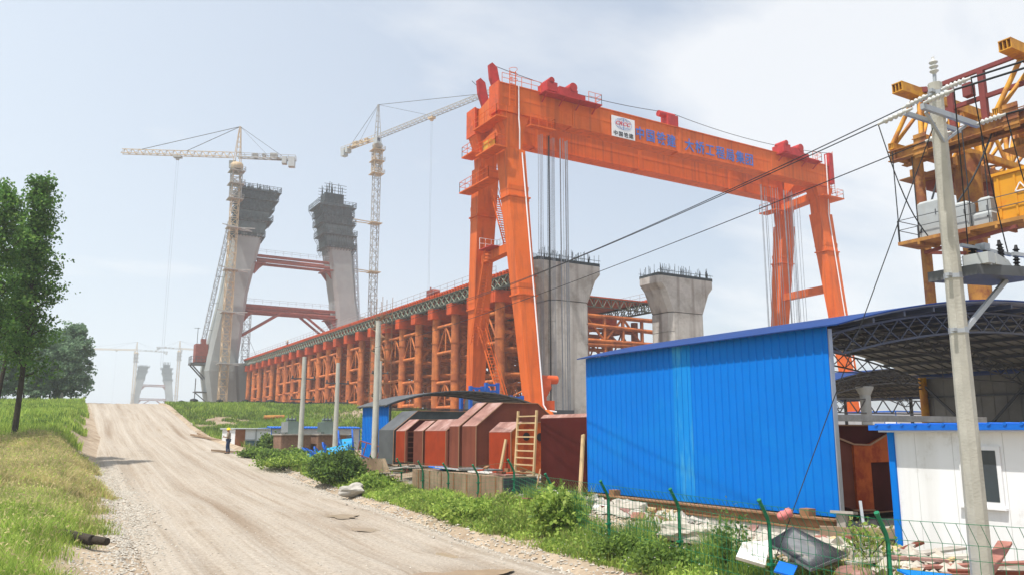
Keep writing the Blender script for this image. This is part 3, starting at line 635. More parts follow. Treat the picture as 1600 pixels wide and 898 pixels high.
# ties between the legs of each side
for xa, xb in ((41.1, 41.9), (89.5, 90.4)):
    mb = MB(); mb.loft([[(xa - .45, 67.4, 21.35), (xa + .45, 67.4, 21.35), (xa + .45, 67.4, 22.3), (xa - .45, 67.4, 22.3)], [(xb - .45, 76.7, 21.35), (xb + .45, 76.7, 21.35), (xb + .45, 76.7, 22.3), (xb - .45, 76.7, 22.3)]]); mb.build('tie_beam', 'orange', gc)
    xa -= .35; xb -= .25
    mb = MB(); mb.loft([[(xa - .9, 69.36, 34.0), (xa + .6, 69.36, 34.0), (xa + .6, 69.36, 34.95), (xa - .9, 69.36, 34.95)], [(xb - .9, 74.8, 34.0), (xb + .6, 74.8, 34.0), (xb + .6, 74.8, 34.95), (xb - .9, 74.8, 34.95)]]); mb.build('tie_beam', 'orange', gc)
# platforms with railings round the left legs
def platform(x0, x1, y0, y1, z, pts, nm='platform'):
    mb = MB(); mb.box((x0, y0, z - .14), (x1, y1, z)); pf = mb.build(nm, 'orange', gc)
    mb = MB(); railing(mb, [(x, y, z) for x, y in pts], 1.15, 1.2, .03); mb.build('railing', 'orange', pf)
platform(38.2, 39.5, 67.1, 72.2, 35.0, [(38.25, 72.2), (38.25, 67.15), (39.4, 67.15)])
platform(39.1, 40.5, 74.0, 76.6, 33.4, [(39.15, 74.05), (39.15, 76.55), (40.4, 76.55)])
platform(38.0, 39.4, 67.0, 71.2, 31.75, [(38.05, 71.15), (38.05, 67.05), (39.4, 67.05)])
platform(38.9, 40.3, 70.0, 76.7, 29.3, [(40.2, 70.05), (38.95, 70.05), (38.95, 76.65), (40.2, 76.65)])
platform(42.05, 45.2, 66.7, 67.45, 34.6, [(42.1, 66.75), (45.15, 66.75), (45.15, 67.4)])
platform(87.7, 91.9, 66.4, 67.6, 34.1, [(90.6, 66.5), (91.85, 66.5), (91.85, 67.6)])
platform(90.5, 91.9, 67.603, 70.5, 34.1, [(91.85, 67.6), (91.85, 70.4)])
platform(87.7, 89.3, 74.4, 77.5, 34.1, [(87.75, 74.5), (87.75, 77.4), (89.2, 77.4)])
mb = MB(); mb.box((38.1, 68.2, 31.76), (38.7, 69.9, 32.7)); mb.build('control_box', 'yellow', gc)
# machinery on the girder top
def winch(x, side):
    mb = MB(); mb.box((x - .4, 66.35, 38.45), (x + 7.2, 67.49, 38.57)); 
    for q in (0, 2.2, 4.4, 6.6): mb.bar((x + q, 66.4, 38.44), (x + q, 67.49, 37.7), .1)
    w = mb.build('winch_platform', 'red', gc)
    m2 = MB(); m2.box((x + .2, 66.7, 38.87), (x + 1.5, 68.6, 39.9)); m2.tube((x + .8, 66.7, 40.1), (x + .8, 68.4, 40.1), .35, 10); m2.build('winch_gearbox', 'red', w)
    m2 = MB(); m2.box((x + 1.9, 66.9, 38.87), (x + 4.3, 68.9, 39.75)); m2.tube((x + 3.7, 66.8, 40.0), (x + 3.7, 68.8, 40.0), .5, 12); m2.box((x + 4.35, 67.0, 38.87), (x + 5.4, 68.4, 39.4)); m2.build('winch_drum', 'red', w)
    m2 = MB(); railing(m2, [(x + 5.4, 66.4, 38.57), (x + 7.15, 66.4, 38.57), (x + 7.15, 67.4, 38.57)], 1.15, 1.1, .028); m2.build('railing', 'orange', w)
winch(44.0, 1); winch(80.6, 1)
mb = MB(); railing(mb, [(39.2, 67.7, 38.86), (44.0, 67.7, 38.86)], 1.15, 1.2, .028); railing(mb, [(86, 69, 38.86), (90.6, 69, 38.86)], 1.15, 1.2, .028); railing(mb, [(45.5, 69.1, 38.86), (52, 69.1, 38.86)], 1.15, 1.2, .028); mb.build('top_railing', 'orange', gc)
mb = MB()
for xx in (39.9, 40.6):
    mb.bar((xx, 67.3, 36.3), (xx, 67.3, 40.3), .07)
for k in range(12): mb.bar((39.9, 67.3, 36.5 + k * .33), (40.6, 67.3, 36.5 + k * .33), .05)
for z in (39.2, 39.8, 40.4):
    for q in range(6):
        a = math.pi * q / 6; b = math.pi * (q + 1) / 6
        mb.bar((40.25 + .45 * math.cos(a), 67.3 - .6 * math.sin(a), z), (40.25 + .45 * math.cos(b), 67.3 - .6 * math.sin(b), z), .04)
mb.build('cage_ladder', 'orange', gc)
mb = MB(); mb.box((62.0, 67.7, 38.87), (63.6, 69.0, 40.3)); mb.tube((61.0, 68.3, 40.35), (63.4, 68.3, 40.35), .38, 10); mb.build('cable_post', 'red', gc)
mb = MB(); mb.box((90.55, 67.3, 36.3), (91.3, 68.1, 40.6)); mb.build('end_post', 'red', gc)
mb = MB()
for xx, yy in ((91.55, 67.5), (91.55, 68.0)): mb.bar((xx, yy, 35), (xx, yy, 41), .05)
for k in range(19): mb.bar((91.55, 67.5, 35.1 + k * .32), (91.55, 68.0, 35.1 + k * .32), .04)
mb.build('end_ladder', 'orange', gc)
mb = MB(); mb.poly_tube([(41.05, 67.42, 38.8), (41.05, 67.38, 35.2), (41.1, 67.3, 34), (41.25, 67.55, 31.9)], .075, 8)
mb.poly_tube([(41.55, 67.57, 31.6), (42.1, 64.65, 5.6), (42.3, 64.4, 5.1), (43.4, 64.4, 5.0)], .075, 8); mb.build('white_conduit', 'white', gc)
mb = MB(); mb.poly_tube([(90.0, 67.4, 40.2), (89.9, 67.4, 34.6), (89.9, 67.55, 31.8), (89.5, 64.65, 5.5)], .075, 8); mb.build('white_conduit', 'white', gc)
# stairs down the left legs
mb = MB()
def ladder(mb, a, b, w, n, wd=(0, 1, 0)):
    a = Vector(a); b = Vector(b); q = Vector(wd) * w / 2
    mb.bar(a - q, b - q, .1, .12); mb.bar(a + q, b + q, .1, .12)
    for k in range(1, n): p = a.lerp(b, k / n); mb.bar(p - q, p + q, .06, .1)
    up = Vector((0, 0, .95))
    for sgn in (-1, 1): mb.bar(a + q * sgn + up, b + q * sgn + up, .05)
ladder(mb, (42.6, 75.2, 29.2), (42.3, 71.6, 22.35), .9, 22, (1, 0, 0))
mb.build('stair', 'orange', gc)
mb = MB(); ladder(mb, (40.9, 73.4, 22.35), (40.8, 76.4, 12.4), .85, 30, (1, 0, 0)); mb.build('stair', 'orange', gc)
mb = MB(); mb.box((40.0, 71.3, 22.31), (42.3, 74.1, 22.4)); s = mb.build('stair_landing', 'red', gc)
mb = MB(); railing(mb, [(42.25, 71.4, 22.4), (42.25, 74, 22.4), (40.1, 74, 22.4)], 1.3, .7, .03); mb.build('railing', 'white', s)
mb = MB(); ladder(mb, (41.8, 77.2, 15.5), (43.2, 73.6, 5.2), .9, 28, (1, 0, 0))
for k in range(10):
    f = k / 9; mb.bar((41.35 + 1.4 * f, 77.2 - 3.6 * f, 15.5 - 10.3 * f), (41.35 + 1.4 * f, 76.4 - 3.6 * f, 16.2 - 10.3 * f), .05)
mb.build('stair', 'orange', gc)
# rail clamp bracket with red cylinders at the near leg foot
mb = MB(); mb.box((42.25, 65.3, 7.4), (43.4, 66.4, 8.2)); mb.tube((42.2, 65.85, 8.15), (44.4, 65.85, 8.15), .42, 14); mb.loft([[(42.3, 65.3, 7.4), (43.5, 65.3, 7.4), (43.5, 66.4, 7.4), (42.3, 66.4, 7.4)], [(42.3, 65.5, 6.4), (43.0, 65.5, 6.4), (43.0, 66.2, 6.4), (42.3, 66.2, 6.4)]])
mb.tube((42.9, 65.85, 6.4), (42.9, 65.85, 6.1), .3, 10); mb.box((42.25, 65.3, 5.0), (43.8, 66.4, 6.1)); mb.build('rail_clamp', 'cap', gc)
# hanging rope bundles
def ropes(name, spots, z0, z1, r, m='ropesteel'):
    mb = MB()
    for x, y in spots: mb.tube((x, y, z0), (x, y, z1), r, 5, caps=False)
    mb.build(name, m, gc)
for (x, w, m, y) in ((46.15, .16, 'ropesteel', 71.2), (47.05, .19, 'cable', 71.0), (47.95, .2, 'ropesteel', 71.4), (48.9, .22, 'ropesteel', 71.2), (49.85, .2, 'ropesteel', 71.4)):
    ropes('hoist_ropes', [(x + random.uniform(-w, w), y + random.uniform(-.3, .3)) for _ in range(6)], 5.4, 35.7, .027, m)
for xs in (81.5, 83.0, 84.5, 86.4, 87.5, 88.6): ropes('hoist_ropes', [(xs + random.uniform(-.45, .45), 71.5 + random.uniform(-.4, .4)) for _ in range(4)], 8, 35.7, .03)
mb = MB(); mb.box((46.0, 70.8, 4.9), (50.0, 71.8, 5.4)); mb.box((46.6, 70.9, 4.5), (49.5, 71.7, 4.897)); mb.build('hook_block', 'darkgrey', gc)
mb = MB(); mb.box((80.8, 70.6, 7.2), (89, 72.3, 8)); mb.build('hook_block', 'darkgrey', gc)
# trolley frames between the girders
for x0, x1 in ((45.6, 50.4), (80.8, 89.0)):
    mb = MB(); mb.box((x0, 69.0, 38.87), (x0 + .6, 75.6, 39.3)); mb.box((x1 - .6, 69.0, 38.87), (x1, 75.6, 39.3)); mb.build('trolley', 'red', gc)
mb = MB()
def sagline(a, b, sag, n=14):
    a = Vector(a); b = Vector(b); return [a.lerp(b, k / n) - Vector((0, 0, sag * 4 * (k / n) * (1 - k / n))) for k in range(n + 1)]
for a_, b_, sg_ in (((39.4, 70, 41.8), (62.2, 68.3, 40.75), .7), ((63.6, 68.3, 40.75), (90.9, 67.7, 40.7), .8), ((39.3, 74.6, 41.8), (45, 75.6, 40), .3)):
    mb = MB(); mb.poly_tube(sagline(a_, b_, sg_), .035, 5); mb.build('festoon_wire', 'cable', gc)
# name board and lettering
mb = MB(); mb.box((53.3, 67.40, 35.75), (56.6, 67.475, 38.2)); board = mb.build('name_board', 'sign', gc)
def text_part(body, name, m, parent, x, z, y, size, ext=0.012, sx=1.0, shear=0.0):
    c = bpy.data.curves.new(name, 'FONT'); c.body = body; c.size = size; c.extrude = ext; c.shear = shear; c.offset = size * 0.012
    c.resolution_u = 3
    o = bpy.data.objects.new(name + '_tmp', c); C.objects.link(o)
    bpy.context.view_layer.update()
    me = bpy.data.meshes.new_from_object(o.evaluated_get(bpy.context.evaluated_depsgraph_get()))
    bpy.data.objects.remove(o); bpy.data.curves.remove(c)
    xs = [v_.co.x for v_ in me.vertices]; x0 = min(xs)
    off = WLOC[parent.name]
    for v_ in me.vertices:
        p = Vector((x + (v_.co.x - x0) * sx, y - v_.co.z, z + v_.co.y)); v_.co = p - off
    me.materials.clear(); me.materials.append(M[m])
    for p in me.polygons: p.material_index = 0
    me.name = name
    o = bpy.data.objects.new(name, me); C.objects.link(o); o.parent = parent; WLOC[o.name] = off
    return o, x + (max(xs) - x0) * sx
def row_of_characters(chars, x0, x1, z, size, y, m, parent, name):
    n = len(chars); st = (x1 - x0) / n
    for k, ch in enumerate(chars): text_part(ch, name, m, parent, x0 + k * st + st * .04, z, y, size, 0.012, st * .92 / size)
row_of_characters('中国铁建', 56.85, 63.05, 36.3, 1.62, 67.575, 'signblue', gc, 'blue_character')
row_of_characters('大桥工程局集团', 64.3, 76.2, 36.3, 1.68, 67.575, 'signblue', gc, 'blue_character')
row_of_characters('中国铁建', 53.5, 56.4, 35.95, .60, 67.385, 'signblack', board, 'black_character')
text_part('CRCC', 'emblem_letters', 'signred', board, 53.85, 37.22, 67.375, .62, .012, 1.25, .35)
mb = MB(); cx, cz = 54.95, 37.42
def ell(rx, rz, n=36, a0=0, a1=2 * math.pi, w=.035):
    pts = [(cx + rx * math.cos(a0 + (a1 - a0) * k / n), 67.392, cz + rz * math.sin(a0 + (a1 - a0) * k / n)) for k in range(n + 1)]
    for a, b in zip(pts[:-1], pts[1:]): mb.bar(a, b, .012, w, up=(0, 1, 0))
ell(1.2, .68); ell(.62, .68); ell(.05, .68)
for dz in (-.45, .45): mb.bar((cx - 1.2 * math.sqrt(1 - (dz / .68) ** 2), 67.392, cz + dz), (cx + 1.2 * math.sqrt(1 - (dz / .68) ** 2), 67.392, cz + dz), .012, .03, up=(0, 1, 0))
mb.build('globe_emblem', 'signblue', board)

# ------------------------------------------------------------------ bridge pylons
def pylon(name, label, ox, oy, detail=True, hz_=0.0, capz=0.0):
    def P(x, y, z): return (ox + x, oy + y, z)
    py = thing(name, label, 'bridge pylon', (ox, oy, -3 if not detail else 5))
    def legpart(sec, flip):
        mb = MB(); rings = []
        for z, a, b, d in sec:
            if flip: a, b = -b, -a
            ch = .9
            rings.append([P(a + ch, -d, z), P(b - ch, -d, z), P(b, -d + ch, z), P(b, d - ch, z), P(b - ch, d, z), P(a + ch, d, z), P(a, d - ch, z), P(a, -d + ch, z)])
        mb.loft(rings); return mb.build('tower_leg', 'towerconc', py)
    zb = 3 if detail else -3
    sec = [(zb, -18.6, -11.4, 4), (18.4, -21.4, -13.2, 4.4), (22, -20.9, -13.3, 4.2), (39, -18.1, -11.8, 3.6), (54.5, -16.2, -8.9, 3.4), (67.0, -14.15, -7.1, 3.3)]
    sec2 = [(z - (.8 if z > 60 else 0), a, b, d) for z, a, b, d in sec]
    for flip, s_ in ((False, sec), (True, sec2)):
        lg = legpart(s_, flip)
        # climbing formwork: stacked platforms with hanging screens
        zt = s_[-1][0]; sg = -1 if flip else 1
        def cx_at(z): return (-12.55 + 2.15 * (z - 54.5) / 14.0) * sg
        if flip: levels = [(-12.2, 4.5, 0), (-8.6, 4.9, 0), (-5.4, 4.9, 0), (-3.0, 4.8, 0), (-.6, 5.4, 0)]
        else: levels = [(-12.6, 4.2, 0), (-8.2, 4.8, .4), (-5.2, 4.7, .3), (-2.6, 5.1, .4), (-.3, 5.3, .4)]
        if not detail: levels = levels[::2]
        for q in range(4):                        # stacked form panels, the upper ones wider
            z0, z1 = zt - 11.8 + q * 3.05, zt - 11.8 + (q + 1) * 3.05 - .12; g = .22 + .12 * q; mb = MB(); c0, c1 = cx_at(z0), cx_at(z1)
            mb.loft([[P(c0 - 3.6 - g, -3.5 - g, z0), P(c0 + 3.6 + g, -3.5 - g, z0), P(c0 + 3.6 + g, 3.5 + g, z0), P(c0 - 3.6 - g, 3.5 + g, z0)], [P(c1 - 3.6 - g, -3.5 - g, z1), P(c1 + 3.6 + g, -3.5 - g, z1), P(c1 + 3.6 + g, 3.5 + g, z1), P(c1 - 3.6 - g, 3.5 + g, z1)]])
            if detail:
                for xx in np.linspace(-3.3, 3.3, 10): mb.bar(P(c0 + xx, -3.5 - g - .05, z0), P(c1 + xx, -3.5 - g - .05, z1), .16)
                for yy in np.linspace(-3.3, 3.3, 8): mb.bar(P(c0 - 3.6 - g - .05, yy, z0), P(c1 - 3.6 - g - .05, yy, z1), .16)
            mb.build('form_panel', 'formpanel' if q < 2 else 'headdark', lg)
        for q, (dz, half, shift) in enumerate(levels):
            z = zt + dz; c = cx_at(z) + shift * sg
            mb = MB(); hy = half - .5
            for xx in (-1, 1): mb.cbox(P(c + xx * (half - .55), 0, z), (1.1, hy * 2, .16))
            for yy in (-1, 1): mb.cbox(P(c, yy * (hy - .45), z), (half * 2 - 2.25, .9, .16))
            for xx in np.linspace(-half, half, 11 if detail else 5):
                for yy in (-hy, hy): mb.bar(P(c + xx, yy, z - .1), P(c + xx, yy, z + 1.5), .10)
                mb.bar(P(c + xx, -hy, z), P(c + xx * .82, -hy + 1.4, z - 1.6), .1)
            for yy in np.linspace(-hy, hy, 9 if detail else 4):
                for xx in (-half, half): mb.bar(P(c + xx, yy, z - .1), P(c + xx, yy, z + 1.5), .10); mb.bar(P(c + xx, yy, z), P(c + xx * .78, yy, z - 1.7), .1)
            for zz in (.55, 1.05, 1.5):
                for yy in (-hy, hy): mb.bar(P(c - half, yy, z + zz), P(c + half, yy, z + zz), .09)
                for xx in (-half, half): mb.bar(P(c + xx, -hy, z + zz), P(c + xx, hy, z + zz), .09)
            if detail:
                for k in range(14):
                    xx = random.uniform(-half + .4, half - .6); mb.cbox(P(c + xx, -hy + random.uniform(.1, .7), z + .45), (random.uniform(.2, .7), .4, random.uniform(.4, .9)))
            mb.build('climbing_platform', 'headdark', lg)
        # rebar cage above the last pour
        mb = MB(); hh = 6.5 if flip else 2.2
        xa, xb = (s_[-1][1], s_[-1][2]) if not flip else (-s_[-1][2], -s_[-1][1])
        for k in range(26):
            x = random.uniform(xa + .3, xb - .3); y = random.choice((-2.8, 2.8, random.uniform(-2.8, 2.8)))
            mb.bar(P(x, y, zt), P(x - .3 * sg * .2, y, zt + hh * random.uniform(.8, 1.05)), .13)
        if flip:
            for z in np.arange(zt + .6, zt + hh, .9):
                for y in (-2.8, 2.8): mb.bar(P(xa + .3, y, z), P(xb - .3, y, z), .1)
            mb.box(P(xa + .8, -2.2, zt + .003), P(xb - .8, 2.2, zt + 3.6))
        mb.build('rebar_cage', 'dark', lg)
    # temporary struts: pairs of pipes with end brackets and diagonal props
    for z, xa, xb, nm in ((49.0, -9.8, 10.6, 'upper_strut'), (35.5, -12.3, 12.2, 'lower_strut')):
        mb = MB()
        for y in (-2.2, 2.2):
            for dz in (0.5, -.85): mb.tube(P(xa, y, z + dz), P(xb, y, z + dz), .40, 10)
        st = mb.build(nm, 'strutred', py)
        for x, s_ in ((xa, 1), (xb, -1)):
            mb = MB()
            for y in (-2.2, 2.2): mb.prism_y([(ox + x - s_ * .6, z - 1.3), (ox + x + s_ * 2.0, z - 1.3), (ox + x - s_ * .6, z - 4.6)], oy + y - .2, oy + y + .2)
            mb.cbox(P(x + s_ * .7, 0, z - 1.55), (2.8, 6.4, .3)); mb.build('bracket', 'strutred', st)
        if detail:
            mb = MB(); railing(mb, [P(xa, -2.7, z + 1.1), P(xb, -2.7, z + 1.1)], 1.1, 2.2, .04); mb.build('walkway_rail', 'galv', st)
    for xa, xb, z0 in ((-13.6, -3.0, 27.3), (13.0, 3.6, 27.5)):
        mb = MB()
        for y in (-2.2, 2.2): mb.tube(P(xa, y, z0), P(xb, y, 34.4), .35, 8)
        mb.build('diagonal_prop', 'strutred', py)
    mb = MB(); mb.box(P(-13.5, -3.4, 9 if detail else 8), P(13.5, 3.4, 20.6)); mb.build('crossbeam', 'towerconc', py)
    return py
near_pylon = pylon('bridge_pylon', 'near grey concrete twin leg pylon under construction behind the orange trestle', 58.3, 216.0)
far_pylon = pylon('bridge_pylon', 'distant hazy twin leg pylon seen beyond the crest of the dirt road', 103.0, 862.0, False)
# hoist mast leaning with the left pylon leg, with a red cage on a bracket
ht = thing('construction_hoist', 'ladder like hoist mast with dark red cage climbing the left side of the near pylon', 'hoist', (36.4, 216, 18))
mb = MB()
def lattice(mb, a, b, w, bay, t_=.1, depth=None, up=None):
    a = Vector(a); b = Vector(b); d = (b - a).normalized(); L_ = (b - a).length; depth = depth or w
    u = Vector(up) if up else (Vector((1, 0, 0)) if abs(d.x) < .8 else Vector((0, 0, 1)))
    p = (u - d * u.dot(d)).normalized(); q = d.cross(p).normalized()
    cs = [p * w / 2 + q * depth / 2, p * -w / 2 + q * depth / 2, p * -w / 2 - q * depth / 2, p * w / 2 - q * depth / 2]
    for c in cs: mb.bar(a + c, b + c, t_)
    n = max(1, round(L_ / bay))
    for k in range(n):
        s0 = a + d * (L_ * k / n); s1 = a + d * (L_ * (k + 1) / n)
        for i in range(4):
            c0, c1 = cs[i], cs[(i + 1) % 4]
            mb.bar(s0 + c0, s0 + c1, t_ * .7)
            mb.bar((s0 + c0) if k % 2 else (s0 + c1), (s1 + c1) if k % 2 else (s1 + c0), t_ * .7)
    return mb
lattice(mb, (36.2, 215, 23.5), (41.2, 215, 58), .95, 1.5, .14); mb.build('hoist_mast', 'galv', ht)
mb = MB(); mb.box((34.6, 213.4, 20.6), (37.6, 216.6, 25.2)); mb.box((36.0, 214.3, 25.203), (37.2, 215.7, 26.6)); mb.build('hoist_cage', 'strutred', ht)
mb = MB(); mb.box((33.6, 213, 19.9), (38.6, 217, 20.4)); mb.bar((34.0, 213.5, 19.9), (37.5, 213.5, 16.2), .3); mb.bar((34.0, 216.5, 19.9), (37.5, 216.5, 16.2), .3); railing(mb, [(38.4, 213.1, 20.4), (33.7, 213.1, 20.4), (33.7, 216.9, 20.4)], 1.6, 1.2, .06); mb.build('hoist_landing', 'darkgrey', ht)
mb = MB(); mb.bar((35.1, 215, 25), (35.1, 215, 29.5), .12); mb.bar((34.2, 215, 29.3), (35.6, 215, 29.3), .1); mb.build('antenna', 'darkgrey', ht)
mb = MB(); mb.tube((35.15, 213.6, 5), (35.15, 213.6, 16.5), .12, 6); mb.box((35.0, 213, 13), (38.4, 216, 13.25)); mb.bar((35.2, 214, 13), (38.6, 214, 10.2), .22); mb.build('hoist_frame', 'darkgrey', ht)
for z in (29, 36, 43, 50): 
    mb = MB(); x = 36.2 + (z - 23.5) * 5 / 34.5; mb.bar((x, 215, z), (x + 3.2, 215, z), .14); mb.build('wall_tie', 'galv', ht)
h2 = thing('construction_hoist', 'thin hoist mast climbing the right side of the near pylon', 'hoist', (77.5, 214, 10))
mb = MB(); lattice(mb, (78.5, 213.2, 12), (75.0, 213.2, 58), .95, 1.5, .14); mb.build('hoist_mast', 'galv', h2)
mb = MB()
for z in (32, 40, 48): mb.bar((78.5 - (z - 12) * 3.5 / 46, 213.2, z), (76.8 - (z - 12) * 3.5 / 46, 214.5, z), .16)
mb.build('wall_tie', 'galv', h2)

# ------------------------------------------------------------------ tower cranes
def tower_crane(label, x, y, zb, zj, jib_tip, ctr_tip, w=1.9, apex_h=8.5, m1='craney', m2='craneg', ties=(), lean=0.0, thick=.16, group='tower cranes at the pylons', lower=None):
    tc = thing('tower_crane', label, 'tower crane', (x, y, zb), group)
    mb = MB(); lattice(mb, (x, y, zb), (x, y, zj - 3.2), w, 1.9, thick); mb.build('mast', m1, tc)
    mb = MB(); lattice(mb, (x, y, zj - 11.5), (x, y, zj - 3.4), w * 1.3, 1.6, thick * 1.1)
    for z in (zj - 11.5, zj - 7.5, zj - 4):
        mb.cbox((x, y, z), (w * 2.0, w * 2.0, .15)); railing(mb, [(x - w, y - w, z), (x + w, y - w, z), (x + w, y + w, z)], 1.1, 1.2, .05)
    mb.build('climbing_cage', m2, tc)
    mb = MB(); mb.lathe((x, y, zj - 3.2), [(w * .75, 0), (w * .85, .5), (w * .85, 1.1), (w * .7, 1.6)], 12); mb.build('slewing_ring', m1, tc)
    J = Vector(jib_tip); K = Vector(ctr_tip); B = Vector((x, y, zj))
    dj = Vector((J.x - x, J.y - y, 0)).normalized()
    # cat head leans back a little over the slewing ring
    top = Vector((x, y, zj + apex_h)) - dj * 0.2
    mb = MB(); side = Vector((-dj.y, dj.x, 0))
    for a in (-1, 1):
        for b in (-1, 1): mb.bar(B + side * (.75 * a) + dj * (.8 * b) - Vector((0, 0, 1.5)), top + side * (.18 * a) + dj * (.15 * b), thick)
    for k in range(1, 6):
        f = k / 6; c = B.lerp(top, f); s = .75 * (1 - f) + .18 * f
        for a in (-1, 1): mb.bar(c + side * s * a - dj * s, c + side * s * a + dj * s, thick * .7)
        mb.bar(c + side * s - dj * s, c - side * s - dj * s, thick * .7)
    mb.build('cat_head', m1, tc)
    # triangular jib
    mb = MB(); a0 = B + dj * 1.0; L_ = (J - a0).length; d = (J - a0).normalized(); hgt = 1.35; n = int(L_ / 1.7)
    up = Vector((0, 0, 1)); 
    for s in (-.6, .6): mb.bar(a0 + side * s, J + side * s, thick)
    mb.bar(a0 + up * hgt, J + up * hgt * .9, thick)
    for k in range(n):
        p = a0 + d * (L_ * k / n); q = a0 + d * (L_ * (k + 1) / n); m_ = (p + q) / 2 + up * hgt
        for s in (-.6, .6): mb.bar(p + side * s, m_, thick * .65); mb.bar(m_, q + side * s, thick * .65)
        mb.bar(p - side * .6, p + side * .6, thick * .6)
    mb.build('jib', m1, tc)
    mb = MB(); kd = (K - B).normalized(); Lk = (K - B).length
    for s in (-.7, .7):
        mb.bar(B + side * s, K + side * s, thick * 1.1, .3); mb.bar(B + side * s + up * 1.1, K + side * s + up * 1.1, thick * .6)
        for k in range(9): p = B.lerp(K, k / 8) + side * s; mb.bar(p, p + up * 1.1, thick * .6)
    for k in range(8):
        p = B.lerp(K, k / 8); q = B.lerp(K, (k + 1) / 8); mb.bar(p + side * .7, q - side * .7, thick * .7)
    mb.cbox(B.lerp(K, .72) + up * .2, (2.0, 1.6, .1)); mb.build('counter_jib', m2, tc)
    ang = math.atan2(kd.y, kd.x)
    mb = MB(); mb.cbox(K - kd * 1.0 - up * .7, (1.6, 1.7, 2.6), (0, 0, ang)); mb.cbox(K - kd * 2.9 - up * .3, (1.2, 1.7, 1.9), (0, 0, ang)); mb.build('counterweight', 'cabinet', tc)
    mb = MB(); mb.cbox(B.lerp(K, .62) + up * .9, (1.8, 1.2, 1.2), (0, 0, ang)); mb.tube(B.lerp(K, .45) + up * .8 - side * .6, B.lerp(K, .45) + up * .8 + side * .6, .5, 10); mb.cbox(B.lerp(K, .3) + up * .7, (1.3, 1.1, 1.0), (0, 0, ang)); mb.build('hoist_unit', m2, tc)
    mb = MB(); c = B - up * 1.6 + dj * 1.5 - side * 1.4; mb.cbox(c, (1.7, 1.3, 2.0), (0, 0, math.atan2(dj.y, dj.x))); cab = mb.build('cab', 'cabinet', tc)
    mb = MB(); mb.cbox(c + dj * .86 + up * .25, (.06, 1.0, 1.0), (0, 0, math.atan2(dj.y, dj.x))); mb.build('cab_window', 'glass', cab)
    mb = MB()
    for f in (.42, .82): 
        for s in (-.1, .1): mb.bar(top + side * s, a0 + d * (L_ * f) + up * hgt + side * s, .06)
    mb.bar(top, B.lerp(K, .82) + up * .3, .09); mb.bar(top + side * .1, B.lerp(K, .55) + up * .3, .06); mb.build('tie_bars', 'darkgrey', tc)
    tf = .62 if lower is None else lower
    pt = a0 + d * (L_ * tf)
    mb = MB(); mb.cbox(pt - up * .45, (2.0, 1.3, .5), (0, 0, math.atan2(dj.y, dj.x))); mb.cbox(pt - up * .95, (.8, .7, .6)); tr = mb.build('trolley', m2, tc)
    mb = MB()
    for s in (-.25, .25): mb.bar(pt - up * 1 + dj * s, pt - up * 55 + dj * s, .035)
    mb.build('hoist_rope', 'ropesteel', tr)
    for z, ex in ties:
        mb = MB(); mb.cbox((x, y, z), (w * 1.8, w * 1.8, .22))
        for s in (-.8, .8): mb.bar((x, y + s, z), (x + ex, y + s * 2.2, z + .2), .24)
        if ex > 0 and abs(ex) < 6: mb.bar((x - 3, y - 1.5, z + .5), (x + 4, y - 1.5, z - .4), .2)
        mb.build('mast_tie', m2, tc)
    return tc
tower_crane('cream lattice tower crane in front of the left pylon leg, jib pointing left', 41.0, 209.5, 5, 74.2, (14.6, 223.0, 74.6), (54.6, 203.2, 74.0), ties=((20, 4), (33, 4.5), (44, 4.8), (55, 5.2)), lower=.5)
tower_crane('tower crane right of the pylon, jib sloping towards the orange gantry top', 84.4, 222.0, 5, 92.0, (99.2, 172.5, 92.3), (78.9, 238.5, 92.0), m1='craneg', m2='craney', ties=((36, -7), (50, -9), (65, -12)), lower=.47, apex_h=11)
tower_crane('hazy distant tower crane left of the far pylon', 84.5, 856.0, -3, 82, (30, 872, 82), (112, 850, 81), w=2.4, thick=.32, ties=((40, 6),), group='tower cranes at the pylons', lower=.3)
tower_crane('hazy distant tower crane right of the far pylon, behind its right leg', 126.0, 872.0, -3, 87, (176, 880, 87), (104, 868, 87), w=2.4, thick=.32, ties=((40, -6),), group='tower cranes at the pylons', lower=.5)
mm = thing('lattice_mast', 'slim grey lattice mast between the pylon legs, seen left below the lower strut', 'mast', (47.8, 222, 20.6))
mb = MB(); lattice(mb, (49.3, 225, 20), (49.3, 225, 36), 1.7, 1.7, .14); mb.build('mast_frame', 'galv', mm)
mb = MB(); mb.bar((49.3, 225, 30), (46.5, 222, 20.8), .06); mb.bar((49.3, 225, 30), (53, 222, 20.8), .06); mb.build('guy_wire', 'cable', mm)

